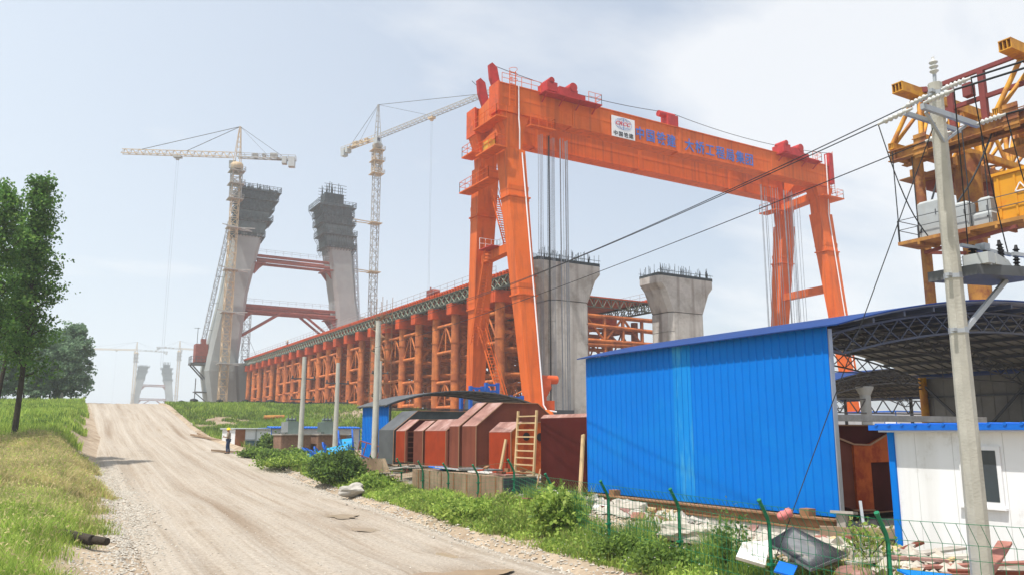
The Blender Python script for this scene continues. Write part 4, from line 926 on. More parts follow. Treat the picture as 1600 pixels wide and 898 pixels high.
# ------------------------------------------------------------------ open arch sheds
def arch(x, x0, x1, ze, rise): t_ = (2 * x - x0 - x1) / (x1 - x0); return ze + rise * (1 - t_ * t_)
def arch_roof(par, x0, x1, y0, y1, ze, rise, top='roofblue', over=.25, n=28, th=.05):
    xs = [x0 - over + (x1 - x0 + 2 * over) * k / n for k in range(n + 1)]
    zz = [arch(x, x0, x1, ze, rise) for x in xs]
    prof = [(x, z + th + .03) for x, z in zip(xs, zz)] + [(x, z + .05) for x, z in reversed(list(zip(xs, zz)))]
    mb = MB(); mb.prism_y(prof, y0, y1); mb.build('roof_sheet', top, par)
    prof = [(x, z + .045) for x, z in zip(xs[1:-1], zz[1:-1])] + [(x, z + .015) for x, z in reversed(list(zip(xs[1:-1], zz[1:-1])))]
    mb = MB(); mb.cur = 0; mb.prism_y(prof, y0 + .04, y1 - .04)
    mb.cur = 1; ny = int((y1 - y0) / .45)
    for k in range(1, ny):
        y = y0 + (y1 - y0) * k / ny
        for a in range(1, n): mb.bar((xs[a], y, zz[a] - .002), (xs[min(a + 1, n - 1)], y, zz[min(a + 1, n - 1)] - .002), .03, .05)
    mb.build('roof_lining', ['rooflining', 'truss'], par)
    mb = MB()
    for k in range(1, 15):
        x = x0 + (x1 - x0) * k / 15; z = arch(x, x0, x1, ze, rise); mb.box((x - .04, y0 + .1, z - .14), (x + .04, y1 - .1, z - .025))
    mb.build('purlins', 'truss', par)
def arch_truss(par, x0, x1, y, ze, rise, dep=.55, n=24, r=.025, flat=False):
    mb = MB(); P_ = []
    for k in range(n + 1):
        x = x0 + (x1 - x0) * k / n; z = arch(x, x0, x1, ze, rise) - .2; zb = z - dep * (1 if 0 < k < n else .5)
        P_.append(((x, y, z), (x, y, zb)))
    for k in range(n):
        mb.bar(P_[k][0], P_[k + 1][0], r * 2.2); mb.bar(P_[k][1], P_[k + 1][1], r * 2.2)
        mb.bar(P_[k][0], P_[k + 1][1], r * 1.3); mb.bar(P_[k][1], P_[k + 1][0], r * 1.3)
    return mb.build('roof_truss', 'truss', par)
SX0, SX1, SY0, SY1, SZE, SR = 16.17, 35.2, 12.45, 22.15, 5.48, 1.2
sh = thing('open_shed', 'large open shed with bright blue sheet side wall and arched roof beside the white cabin', 'shed', (25.5, 17, .8))
mb = MB()
mb.box((SX0, 12.45, 1.10), (SX0 + .03, 17.10, 5.50)); mb.box((SX0, 17.85, 1.10), (SX0 + .03, 22.1, 5.50))
for k in range(38):
    y = 12.6 + k * .2575
    if 17.05 < y < 17.9: continue
    mb.loft([[(SX0 - .003, y - .03, 1.10), (SX0 - .003, y + .03, 1.10), (SX0 - .028, y + .012, 1.10), (SX0 - .028, y - .012, 1.10)], [(SX0 - .003, y - .03, 5.49), (SX0 - .003, y + .03, 5.49), (SX0 - .028, y + .012, 5.49), (SX0 - .028, y - .012, 5.49)]])
mb.build('side_wall', 'blue', sh)
mb = MB(); mb.box((SX0 - .012, 17.103, 1.10), (SX0 + .03, 17.847, 5.497))
for y in (17.25, 17.48, 17.71): mb.box((SX0 - .03, y - .015, 1.10), (SX0 - .0123, y + .015, 5.49))
mb.build('faded_sheet', 'bluefaded', sh, label='faded pale strip of the blue wall')
mb = MB(); mb.box((SX0 + .033, 12.42, .6), (SX0 + .16, 12.60, 5.45)); mb.build('column', 'galv', sh)
for y in (17.4, 22.0):
    mb = MB(); mb.tube((SX0 + .2, y, .6), (SX0 + .2, y, 5.4), .09, 8); mb.build('column', 'truss', sh)
mb = MB()
for z in (1.4, 2.62, 3.9, 5.2): mb.box((SX0 + .033, 12.62, z - .05), (SX0 + .1, 22.0, z + .05))
mb.build('wall_rails', 'truss', sh)
arch_roof(sh, SX0, SX1, 11.95, 22.35, SZE, SR)
for y in (12.7, 17.3, 22.0): arch_truss(sh, SX0 + .1, SX1 - .1, y, SZE, SR)
mb = MB(); mb.bar((SX0 + .1, 17.3, 5.0), (SX1 - .1, 17.3, 5.0), .035)
for k in range(1, 6): x = SX0 + (SX1 - SX0) * k / 6; mb.bar((x, 17.3, 5.0), (x, 17.3, arch(x, SX0, SX1, SZE, SR) - .7), .02)
mb.build('tie_rod', 'truss', sh)
mb = MB(); mb.box((SX1, 11.2, .8), (SX1 + .05, 22.0, 5.45))
for k in range(20): mb.box((SX1 - .02, 11.4 + k * .54, .8), (SX1 - .003, 11.43 + k * .54, 5.45))
mb.build('far_wall', 'rooflining', sh)
mb = MB(); mb.tube((SX1 - .15, 22.0, .6), (SX1 - .15, 22.0, 5.5), .17, 10); mb.build('column', 'yellow', sh, label='yellow corner column')
for y in (17.3, 12.6):
    mb = MB(); mb.box((SX1 - .32, y - .12, .6), (SX1 - .08, y + .12, 5.5)); mb.build('column', 'truss', sh)
mb = MB()
for a, b in ((22, 17.3), (17.3, 22), (17.3, 12.6), (12.6, 17.3)): mb.bar((SX1 - .2, a, 5.2), (SX1 - .2, a + (b - a) * .75, 1.6), .09)
for z in (3.4, 4.6): mb.bar((SX1 - .1, 12.6, z), (SX1 - .1, 22, z), .07)
mb.build('wall_bracing', 'truss', sh)
# second open shed further back
s2 = thing('open_shed', 'smaller farther shed, seen through the blue shed as dark trusses over a grey post', 'shed', (46, 37, 1))
A0, A1 = 37.3, 55.0
arch_roof(s2, A0, A1, 29.5, 41.5, 5.45, 1.35)
for y in (30, 35.5, 41): arch_truss(s2, A0 + .1, A1 - .1, y, 5.45, 1.35, .6)
for y in (30, 35.5, 41):
    for x in (A0 + .1, A1 - .1):
        mb = MB(); mb.tube((x, y, .5), (x, y, 5.5), .12, 8); mb.build('column', 'truss', s2)
mb = MB(); mb.tube((42.3, 30.2, .5), (42.3, 30.2, 5.6), .3, 12); mb.lathe((42.3, 30.2, 5.2), [(.3, 0), (.5, .4), (.5, .5)], 12); mb.build('column', 'cabinet', s2, label='thick pale grey post')
mb = MB(); n = 22
for k in range(n):
    x = A0 + (A1 - A0) * k / n; x2 = A0 + (A1 - A0) * (k + 1) / n; zt, zb = 4.95, 4.15
    mb.bar((x, 30.05, zt), (x2, 30.05, zt), .07); mb.bar((x, 30.05, zb), (x2, 30.05, zb), .07); mb.bar((x, 30.05, zb if k % 2 else zt), (x2, 30.05, zt if k % 2 else zb), .05)
mb.build('lattice_girder', 'truss', s2)
def cabin(label, x0, x1, y0, y1, z0, z1, wins, face, group=None, wall='white', roofm='bluetrim', name='prefab_cabin'):
    c = thing(name, label, 'cabin', ((x0 + x1) / 2, (y0 + y1) / 2, z0), group)
    mb = MB(); mb.box((x0, y0, z0), (x1, y1, z1)); mb.build('wall', wall, c)
    mb = MB(); mb.box((x0 - .14, y0 - .14, z1 + .003), (x1 + .14, y1 + .14, z1 + .10)); mb.build('roof', roofm, c)
    mb = MB()
    for x in (x0, x1):
        for y in (y0, y1): mb.box((x - .03, y - .03, z0), (x + .03, y + .03, z1))
    mb.build('corner_posts', 'bluetrim', c)
    for (a, b, za, zb) in wins:
        mb = MB()
        if face == 'y': mb.box((a, y0 - .05, za), (b, y0 - .003, zb)); g = ((a + .06, y0 - .06, za + .06), (b - .06, y0 - .0503, zb - .06))
        else: mb.box((x0 - .05, a, za), (x0 - .003, b, zb)); g = ((x0 - .06, a + .06, za + .06), (x0 - .0503, b - .06, zb - .06))
        w = mb.build('window', 'white', c); mb = MB(); mb.box(*g); mb.build('pane', 'glass', w)
    return c
cabin('white cabin behind the grey post, seen small under the farther shed roof', 56.5, 65.5, 45, 50, 1.2, 4.4, [(58, 59.2, 2.6, 3.6)], 'y')
cabin('white cabin with blue corner posts, right of another far cabin, seen between the sheds', 67.2, 76, 45, 50, 1.2, 4.9, [(69, 70, 2.8, 3.8)], 'y')

# ------------------------------------------------------------------ white prefab house on the right
ho_ = thing('prefab_house', 'white panel prefab house with blue eave and dark window beside the big utility pole', 'house', (19, 7, .55))
HX = 16.1
mb = MB(); mb.box((HX, 3.0, .62), (24, 10.86, 3.02)); mb.cur = 1
for y in (5.9, 6.85, 7.8, 8.6, 9.6, 10.4): mb.box((HX - .004, y - .004, .66), (HX - .0005, y + .004, 3.0))
mb.build('wall', ['housewall', 'insul'], ho_)
mb = MB(); mb.box((HX - .05, 10.863, .5), (HX + .12, 11.0, 3.02)); mb.build('corner_post', 'blue', ho_)
mb = MB(); mb.box((HX - .32, 2.8, 3.06), (24.2, 11.25, 3.17))
for k in range(28): mb.tube((HX - .34, 2.95 + k * .3, 3.175), (HX + 1.5, 2.95 + k * .3, 3.175), .035, 6)
mb.build('roof', 'bluetrim', ho_)
mb = MB(); mb.box((HX - .20, 2.9, 3.02), (HX + .003, 11.1, 3.057)); mb.build('soffit', 'white', ho_)
mb = MB(); mb.box((HX - .02, 3.0, .40), (24, 10.86, .617)); mb.build('plinth', 'slabc', ho_)
mb = MB(); mb.box((HX - .045, 8.66, 1.60), (HX - .003, 9.47, 2.75)); wf = mb.build('window', 'white', ho_)
for a, b in ((8.74, 9.02), (9.10, 9.39)):
    mb = MB(); mb.box((HX - .05, a, 1.70), (HX - .0453, b, 2.67)); mb.build('pane', 'glass', wf)
mb = MB(); mb.box((HX - .09, 8.62, 1.555), (HX - .003, 9.53, 1.597)); mb.build('sill', 'white', wf)

# ------------------------------------------------------------------ octagonal steel pier forms
def octa(x0, x1, z0, z1, c, cb=None):
    cb = c if cb is None else cb
    return [(x0, z0 + cb), (x0 + cb * 1.3, z0), (x1 - cb * 1.3, z0), (x1, z0 + cb), (x1, z1 - c), (x1 - c * 1.3, z1), (x0 + c * 1.3, z1), (x0, z1 - c)]
def form(label, x0, x1, y0, y1, z0, z1, c, side='redbox', top='pinktop', cap='orangerust', cb=.0, ribs=False, holes=(), rot=0):
    f = thing('steel_form_box', label, 'steel box', ((x0 + x1) / 2, (y0 + y1) / 2, z0), 'octagonal steel form boxes standing in a row')
    if cb == 0: prof = [(x0, z0), (x1, z0), (x1, z1 - c), (x1 - c * 1.3, z1), (x0 + c * 1.3, z1), (x0, z1 - c)]
    else: prof = octa(x0, x1, z0, z1, c, cb)
    mb = MB(); mb.prism_y(prof, y0, y1); mb.build('shell', side, f)
    k = len(prof); mb = MB()
    a, b, c_ = prof[-1], prof[-2], prof[-3]
    def up(p, d): return (p[0], p[1] + d)
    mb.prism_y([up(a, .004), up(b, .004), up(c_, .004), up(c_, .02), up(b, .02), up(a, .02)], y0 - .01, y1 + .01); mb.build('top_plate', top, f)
    mb = MB()
    n = len(prof)
    for i_ in range(n):
        p, q = prof[i_], prof[(i_ + 1) % n]; mb.bar((p[0], y0 - .03, p[1]), (q[0], y0 - .03, q[1]), .03, .03)
    mb.build('edge_flange', 'edge', f)
    mb = MB()
    inner = [((x0 + x1) / 2 + (x - (x0 + x1) / 2) * .985, (z0 + z1) / 2 + (z - (z0 + z1) / 2) * .985) for x, z in prof]
    mb.prism_y(inner, y0 - .02, y0 - .003); e = mb.build('end_plate', cap, f)
    for hx, hz_, r in holes:
        mb = MB(); mb.tube((hx, y0 - .03, hz_), (hx, y0 - .0205, hz_), r, 16); mb.build('round_hole', 'black', e)
    if ribs:
        mb = MB(); z = z0 + .2
        while z < z1 - c: mb.box((x0 + .1, y0 - .16, z), (x1 - .2, y0 - .035, z + .05)); z += .27
        mb.box((x0 + .02, y0 - .18, z0), (x0 + .1, y0 - .035, z1 - c)); mb.build('stiffener_ribs', 'brownbox', f)
    return f
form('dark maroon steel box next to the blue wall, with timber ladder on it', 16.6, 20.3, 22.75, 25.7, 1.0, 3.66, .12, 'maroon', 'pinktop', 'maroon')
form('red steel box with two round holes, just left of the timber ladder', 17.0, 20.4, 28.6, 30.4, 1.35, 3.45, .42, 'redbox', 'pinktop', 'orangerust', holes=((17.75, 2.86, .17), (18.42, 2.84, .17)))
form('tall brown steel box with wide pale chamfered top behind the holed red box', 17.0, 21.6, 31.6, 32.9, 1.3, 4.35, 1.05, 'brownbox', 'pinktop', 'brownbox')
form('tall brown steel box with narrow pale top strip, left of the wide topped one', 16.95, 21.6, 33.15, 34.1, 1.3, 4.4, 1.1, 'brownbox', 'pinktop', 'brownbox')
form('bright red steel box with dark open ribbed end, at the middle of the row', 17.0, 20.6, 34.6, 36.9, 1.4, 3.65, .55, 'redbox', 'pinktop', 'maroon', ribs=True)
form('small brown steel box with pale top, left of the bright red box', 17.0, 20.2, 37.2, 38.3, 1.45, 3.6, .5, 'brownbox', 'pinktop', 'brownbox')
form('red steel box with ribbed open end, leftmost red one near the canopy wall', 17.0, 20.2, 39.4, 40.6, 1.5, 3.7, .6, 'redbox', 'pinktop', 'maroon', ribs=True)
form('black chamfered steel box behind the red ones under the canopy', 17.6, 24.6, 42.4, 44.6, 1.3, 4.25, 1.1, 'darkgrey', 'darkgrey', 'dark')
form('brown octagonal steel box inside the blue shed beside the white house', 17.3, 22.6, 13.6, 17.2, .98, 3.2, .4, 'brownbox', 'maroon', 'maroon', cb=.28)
# rust coloured upright plate on the end of the box inside the shed
bx = [o for o in bpy.data.objects if o.get('label', '').startswith('brown octagonal steel box inside')][0]
mb = MB(); mb.prism_y([(18.2, 1.06), (18.85, 1.03), (18.85, 2.68), (18.2, 2.70)], 13.44, 13.576); mb.build('rust_plate', 'orangerust', bx)
mb = MB(); mb.prism_y([(17.4, 1.3), (18.197, 1.07), (18.197, 2.70), (17.4, 2.92)], 13.50, 13.576); mb.build('side_plate', 'brownbox', bx)
mb = MB(); mb.prism_y([(18.853, 2.25), (21, 2.25), (21, 2.98), (19.75, 2.98), (18.853, 2.70)], 13.50, 13.576); mb.build('rust_plate', 'orangerust', bx)
mb = MB(); mb.bar((17.4, 13.47, 2.95), (18.2, 13.43, 2.72), .04); mb.bar((18.2, 13.43, 2.72), (18.85, 13.43, 2.70), .04); mb.bar((18.85, 13.43, 2.70), (19.75, 13.47, 3.0), .04); mb.bar((18.0, 13.43, 1.1), (18.85, 13.43, 1.06), .04); mb.build('pale_edge', 'edge', bx)
mb = MB(); mb.box((17.2, 13.2, 3.3), (24, 13.5, 3.46)); mb.build('lifting_beam', 'greyplank', bx)

# timber ladder and loose boards leaning on the boxes
ld = thing('timber_ladder', 'tall pale timber ladder leaning on the maroon steel box', 'ladder', (16.4, 26.6, 1.0))
for y in (25.85, 27.2):
    mb = MB(); mb.bar((16.33, y, .85), (16.52, y, 3.85), .09, .07); mb.build('rail', 'timber', ld)
for k in range(11):
    f = (k + .7) / 11.5; mb = MB(); mb.bar((16.33 + .19 * f, 25.86, .85 + 3 * f), (16.33 + .19 * f, 27.19, .85 + 3 * f), .05); mb.build('rung', 'timber', ld)
def plank(label, a, b, w, t_, m, name='plank', cat='plank', group='loose planks and boards', up=(0, 0, 1)):
    mb = MB(); mb.bar(a, b, w, t_, up); c = (Vector(a) + Vector(b)) / 2
    return mb.build(name, m, loc=c, label=label, cat=cat, group=group)
plank('pale board leaning on the maroon box beside the blue wall', (16.0, 22.4, .9), (16.5, 22.85, 2.95), .16, .06, 'timber', up=(1, 0, 0))
plank('pale board standing against the holed red box', (16.6, 28.95, 1.0), (16.9, 28.8, 2.75), .14, .06, 'timber', up=(1, 0, 0))

# ------------------------------------------------------------------ canopy with blue end wall
cn = thing('canopy_shelter', 'low canopy with thin curved roof and blue sheet end wall over the steel boxes', 'canopy', (23, 47, 1))
mb = MB(); mb.box((18.70, 45.95, 1.05), (18.74, 50.3, 4.72))
for k in range(17): mb.box((18.668, 46.05 + k * .26, 1.05), (18.697, 46.10 + k * .26, 4.77))
mb.build('end_wall', 'blue', cn)
mb = MB(); pr = []; n = 18
for k in range(n + 1):
    x = 18.45 + 11.15 * k / n; tt = (2 * k / n - 1); pr.append((x, 4.62 + .98 * (1 - abs(tt) ** 2.2)))
mb.prism_y([(x, z + .07) for x, z in pr] + [(x, z) for x, z in reversed(pr)], 45.6, 50.8); mb.build('roof_sheet', 'darkgrey', cn)
mb = MB()
for y in (46, 48.2, 50.4):
    for k in range(n): mb.bar((pr[k][0], y, pr[k][1] - .06), (pr[k + 1][0], y, pr[k + 1][1] - .06), .07)
    mb.bar((18.8, y, 4.5), (28.9, y, 4.5), .05)
for k in range(1, n): mb.bar((pr[k][0], 45.7, pr[k][1] - .03), (pr[k][0], 50.7, pr[k][1] - .03), .05)
mb.build('roof_frame', 'truss', cn)
for x, y in ((18.85, 46), (18.85, 50.3), (29.2, 46), (29.2, 50.3)):
    mb = MB(); mb.tube((x, y, .9), (x, y, 4.7), .07, 8); mb.build('post', 'truss', cn)
# blue cable winches on the gantry rail bank
for px_, lab in ((29.6, 'left blue winch frame seen over the canopy roof'), (31.0, 'tall blue winch frame with drum over the canopy roof'), (33.3, 'small blue motor winch at the orange leg foot, over the canopy roof')):
    w_ = thing('cable_winch', lab, 'winch', (px_, 57, 4.4), 'blue winches behind the canopy')
    big = px_ < 32
    mb = MB()
    h_ = {29.6: 6.65, 31.0: 6.95, 33.3: 6.0}[px_]; zb = 3.0
    for xx in (0, 1.05):
        mb.box((px_ + xx, 56.0, zb), (px_ + xx + .22, 56.3, h_)); mb.box((px_ + xx, 57.6, zb), (px_ + xx + .22, 57.9, h_ - .3))
    for z in (zb + .4, h_ - .75, h_ - .25): mb.box((px_ + .223, 56.05, z), (px_ + 1.047, 56.2, z + .16))
    mb.box((px_ - .4, 55.8, 2.4), (px_ + 2.2, 58.1, 2.997)); mb.build('frame', 'bluemach', w_)
    mb = MB(); mb.tube((px_ + 1.35, 57.0, zb + 2.2 if big else zb + 1.9), (px_ + 2.1, 57.0, zb + 2.2 if big else zb + 1.9), .85 if big else .7, 18); mb.build('drum', 'bluemach', w_)
    mb = MB(); mb.tube((px_ + .3, 57.0, zb + 2.2), (px_ + 1.3, 57.0, zb + 2.2), .55, 14); mb.build('rope_coil', 'darkgrey', w_)
mb = MB(); mb.box((31.2, 61, 3.0), (34.5, 64.5, 4.6)); 
for k in range(7): mb.box((31.17, 61.1 + k * .5, 3.0), (31.197, 61.2 + k * .5, 4.6))
mb.build('counterweight_box', 'orange', loc=(32.8, 62.8, 3.0), label='plain orange steel ballast box half hidden behind the canopy', cat='steel box')
mb = MB(); mb.lathe((37.5, 57, 4.0), [(.6, 0), (.95, .15), (.95, .5), (.6, .65)], 20, (0, 1, 0))
mb.build('cable_reel', 'orange', loc=(37.5, 57, 3), label='orange cable reel at the foot of the near gantry leg', cat='reel')

# ------------------------------------------------------------------ utility poles and wires
def oct_ring(x, y, z, r, n=8): return [(x + r * math.cos(math.pi * (2 * k + 1) / n), y + r * math.sin(math.pi * (2 * k + 1) / n), z) for k in range(n)]
bp = thing('utility_pole', 'big eight sided concrete pole with crossarm and switch shelf, in front of the white house', 'utility pole', (13.0, 7.45, .4), 'concrete utility poles')
BX, BY, TX, TY = 13.0, 7.47, 11.75, 6.72          # the pole leans a little
def along(z): f = (z - .6) / 7.6; return (BX + (TX - BX) * f * .78 - 0.0, BY + (TY - BY) * f * .78)
mb = MB(); rings = []
for z in np.linspace(.2, 8.5, 12): x, y = along(z); rings.append(oct_ring(x, y, z, .172 - .0078 * z))
mb.loft(rings); mb.build('shaft', 'poleconc', bp)
def band(z, r, h=.09, m='galv'):
    x, y = along(z); mb = MB(); mb.loft([oct_ring(x, y, z, r), oct_ring(x, y, z + h, r)]); mb.bar((x - r - .08, y - .03, z + h / 2), (x - r + .02, y - .03, z + h / 2), .06, .05); mb.build('clamp_band', m, bp)
for z in (4.55, 5.4, 8.3): band(z, .182 - .0078 * z)
def insulator(a, b, r=.055, sheds=5, cap=True):
    a = Vector(a); b = Vector(b); d = (b - a).normalized(); L_ = (b - a).length; mb = MB(); pr = [(.022, 0), (.022, .02)]
    for k in range(sheds):
        z = L_ * (.15 + .7 * k / sheds); s = L_ * .7 / sheds
        pr += [(r * .55, z), (r, z + s * .35), (r * .95, z + s * .55), (r * .55, z + s * .7)]
    pr += [(.022, L_ * .9), (.022, L_)]
    mb.lathe(a, pr, 10, d); mb.build('insulator', 'insul', bp)
tx, ty = along(8.5)
mb = MB(); mb.bar((tx, ty, 8.45), (tx + .02, ty, 8.68), .04); mb.build('insulator_pin', 'galv', bp); insulator((tx + .02, ty, 8.64), (tx + .02, ty, 8.96), .07, 3)
ZC = 7.95; ax, ay = along(ZC)
mb = MB(); mb.bar((ax - .66, ay - .15, ZC), (ax + .86, ay - .15, ZC), .06, .09); mb.bar((ax - .66, ay + .15, ZC), (ax + .86, ay + .15, ZC), .05, .07)
for s_ in (-.5, .6): mb.bar((ax + s_, ay - .1, ZC - .04), (ax, ay - .05, ZC - .42), .04)
mb.build('crossarm', 'galv', bp)
# dead-end insulators: the lines run along Y past the pole, one phase on each arm end and one at the pole top
LW = [((ax - .64, ay + .02, ZC + .03), (ax - .58, ay + .66, ZC + .0)), ((ax + .70, ay + .17, ZC - .03), (ax + .64, ay + .62, ZC - .07)), ((tx + .02, ty + .10, 8.36), (tx + .06, ty + .62, 8.32))]
RW = [((tx, ty - .10, 8.36), (tx + .02, ty - .56, 8.38)), ((ax - .64, ay - .17, ZC + .05), (ax - .66, ay - .66, ZC + .07)), ((ax + .80, ay - .17, ZC), (ax + .82, ay - .62, ZC + .02))]
for a, b in LW + RW: insulator(a, b, .05, 5)
# switch shelf
sx, sy = along(5.5)
mb = MB(); mb.loft([[(sx + .05, sy - .35, 5.42), (sx + 1.28, sy - .75, 5.42), (sx + 1.28, sy + .1, 5.42), (sx + .05, sy + .45, 5.42)], [(sx + .05, sy - .35, 5.58), (sx + 1.1, sy - .7, 5.58), (sx + 1.1, sy + .05, 5.58), (sx + .05, sy + .45, 5.58)]]); shf = mb.build('switch_shelf', 'darkgrey', bp)
mb = MB(); mb.box((sx + .12, sy - .5, 5.583), (sx + .30, sy - .1, 5.76)); mb.prism_y([(sx + .36, 5.583), (sx + .8, 5.583), (sx + .7, 5.68), (sx + .36, 5.76)], sy - .5, sy - .42); mb.build('bracket_plate', 'cabinet', shf)
for k, (dx, dy) in enumerate(((.25, .1), (.5, .0), (.75, -.1), (.95, -.2), (.62, -.4), (1.12, -.35))):
    mb = MB(); z0 = 5.583; prf = [(.03, 0)]
    for q in range(6): prf += [(.03, .05 + q * .055), (.075 if k < 2 else .055, .065 + q * .055), (.03, .085 + q * .055)]
    mb.lathe((sx + dx, sy + dy - .05, z0), prf + [(.02, .42)], 9, (.12 * (1 if k % 2 else -1), 0, 1)); mb.build('switch_insulator', 'black', shf)
mb = MB(); mb.bar((sx + .3, sy, 5.98), (sx + 1.2, sy - .3, 5.86), .05); mb.bar((sx + .85, sy - .5, 5.8), (sx + 1.75, sy - .8, 5.72), .06); mb.box((sx + .62, sy - .2, 5.9), (sx + .78, sy - .05, 6.02)); mb.build('switch_arm', 'galv', shf)
mb = MB(); mb.bar((sx + .95, sy - .3, 5.42), (sx + .18, sy - .02, 4.62), .07); mb.build('strut', 'galv', bp)
def cable(label, pts, r, m='cable', cat='cable', name='power_cable', group='overhead wires'):
    mb = MB(); mb.poly_tube(pts, r, 6); return mb.build(name, m, loc=pts[0], label=label, cat=cat, group=group)
P1 = (17.33, 45.07)
cable('upper of two close overhead wires sagging left from the big pole across the gantry', sagline(LW[2][1], (P1[0], P1[1], 9.55), .62, 26), .0095)
cable('lower of two close overhead wires sagging left from the big pole across the gantry', sagline(LW[0][1], (P1[0] + .3, P1[1], 9.3), .42, 26), .0095)
cable('single lowest overhead wire running left from the big pole across the gantry legs', sagline(LW[1][1], (P1[0], P1[1] + .2, 8.0), .3, 26), .0095)
for a, lab, tgt in ((RW[0][1], 'topmost overhead wire leaving the big pole towards the right edge', (tx + .3, -12, 8.7)), (RW[1][1], 'second overhead wire leaving the big pole towards the right edge', (ax - .5, -12, 8.3)), (RW[2][1], 'lowest overhead wire leaving the big pole towards the right edge', (ax + 1.2, -12, 8.2))):
    cable(lab, sagline(a, tgt, .35, 12), .016)
def droop(a, b, k=.5, n=10):
    a = Vector(a); b = Vector(b); return [a.lerp(b, t_) + Vector((0, 0, -k * math.sin(math.pi * t_))) for t_ in [q / n for q in range(n + 1)]]
for a, b, lab in ((RW[1][1], (sx + .5, sy, 5.95), 'black drop cable hanging from the front of the crossarm to the switch shelf'), (RW[0][1], (sx + 1.1, sy - .3, 5.9), 'black drop cable curving from the top insulator to the switch shelf'), (RW[2][1], (sx + 1.6, sy - .7, 5.75), 'black drop cable from the right end insulator of the crossarm'), (LW[0][1], (sx - .25, sy + .2, 6.1), 'thin drop cable from the left end insulator, past the yellow truss')):
    cable(lab, droop(a, b, .28), .0095)
cable('thin guy wire slanting from the big pole across the blue shed wall to the ground', [(ax - .1, ay, 7.85), (11.55, 10.4, .6)], .008, name='guy_wire', cat='guy wire')
def slim_pole(x, y, zt, r, label, arms=()):
    p = thing('utility_pole', label, 'utility pole', (x, y, gz(x, y)), 'concrete utility poles')
    mb = MB(); mb.tube((x, y, gz(x, y) - .2), (x, y, zt), r, 10, r * .7); mb.build('shaft', 'poleconc', p)
    for z in arms:
        mb = MB(); mb.bar((x - .9, y, z), (x + .9, y, z), .09); mb.tube((x - .8, y, z), (x - .8, y, z + .22), .06, 6); mb.tube((x + .8, y, z), (x + .8, y, z + .22), .06, 6); mb.build('crossarm', 'darkgrey', p)
    return p
slim_pole(17.6, 45.2, 9.65, .21, 'slim concrete pole in front of the canopy blue wall, tallest of the far poles')
slim_pole(17.0, 58.2, 8.5, .2, 'slim concrete pole in front of the left transformer', (6.9, 5.4))
slim_pole(19.3, 57.4, 8.1, .2, 'slim concrete pole in front of the right transformer', (6.6, 5.2))
slim_pole(29.85, 75.8, 10.1, .26, 'short looking pole beside the scaffold, behind the canopy roof', (8.9,))

# ------------------------------------------------------------------ yellow truss crane on pipe columns
yc = thing('truss_crane', 'yellow and maroon lattice truss crane on pipe columns rising behind the blue shed', 'crane', (41.5, 22, .8))
YX0, YX1, YE, YN = 40.3, 44.3, 26.0, 8.0
def hbeam(mb, x, y0, y1, z0, z1, w):
    mb.box((x - w / 2, y0, z1 - .05), (x + w / 2, y1, z1)); mb.box((x - w / 2, y0, z0), (x + w / 2, y1, z0 + .05)); mb.box((x - .03, y0, z0 + .053), (x + .03, y1, z1 - .053))
    y = y0
    while y < y1: mb.box((x - w / 2 + .04, y, z0 + .055), (x + w / 2 - .04, y + .03, z1 - .055)); y += 1.6
for x in (YX0, YX0 + 1.25):                      # double end beam that carries the two trusses
    mb = MB(); hbeam(mb, x, YN, YE, 17.9, 18.5, .5); mb.build('end_beam', 'ochre', yc)
for y in (25.7, 23.4, 21.0, 18.6, 16.2, 13.8):
    mb = MB(); mb.box((YX0 + .25, y - .12, 17.97), (YX0 + 1.0, y + .12, 18.43)); mb.build('cross_beam', 'ochre', yc)
def xbeam(mb, x0, x1, y, z0, z1, w):             # box beam along X with an open ribbed end
    mb.box((x0, y - w / 2, z1 - .05), (x1, y + w / 2, z1)); mb.box((x0, y - w / 2, z0), (x1, y + w / 2, z0 + .05))
    for q in (-.46, -.16, .16, .46): mb.box((x0 + .02, y + q * w - .02, z0 + .053), (x1, y + q * w + .02, z1 - .053))
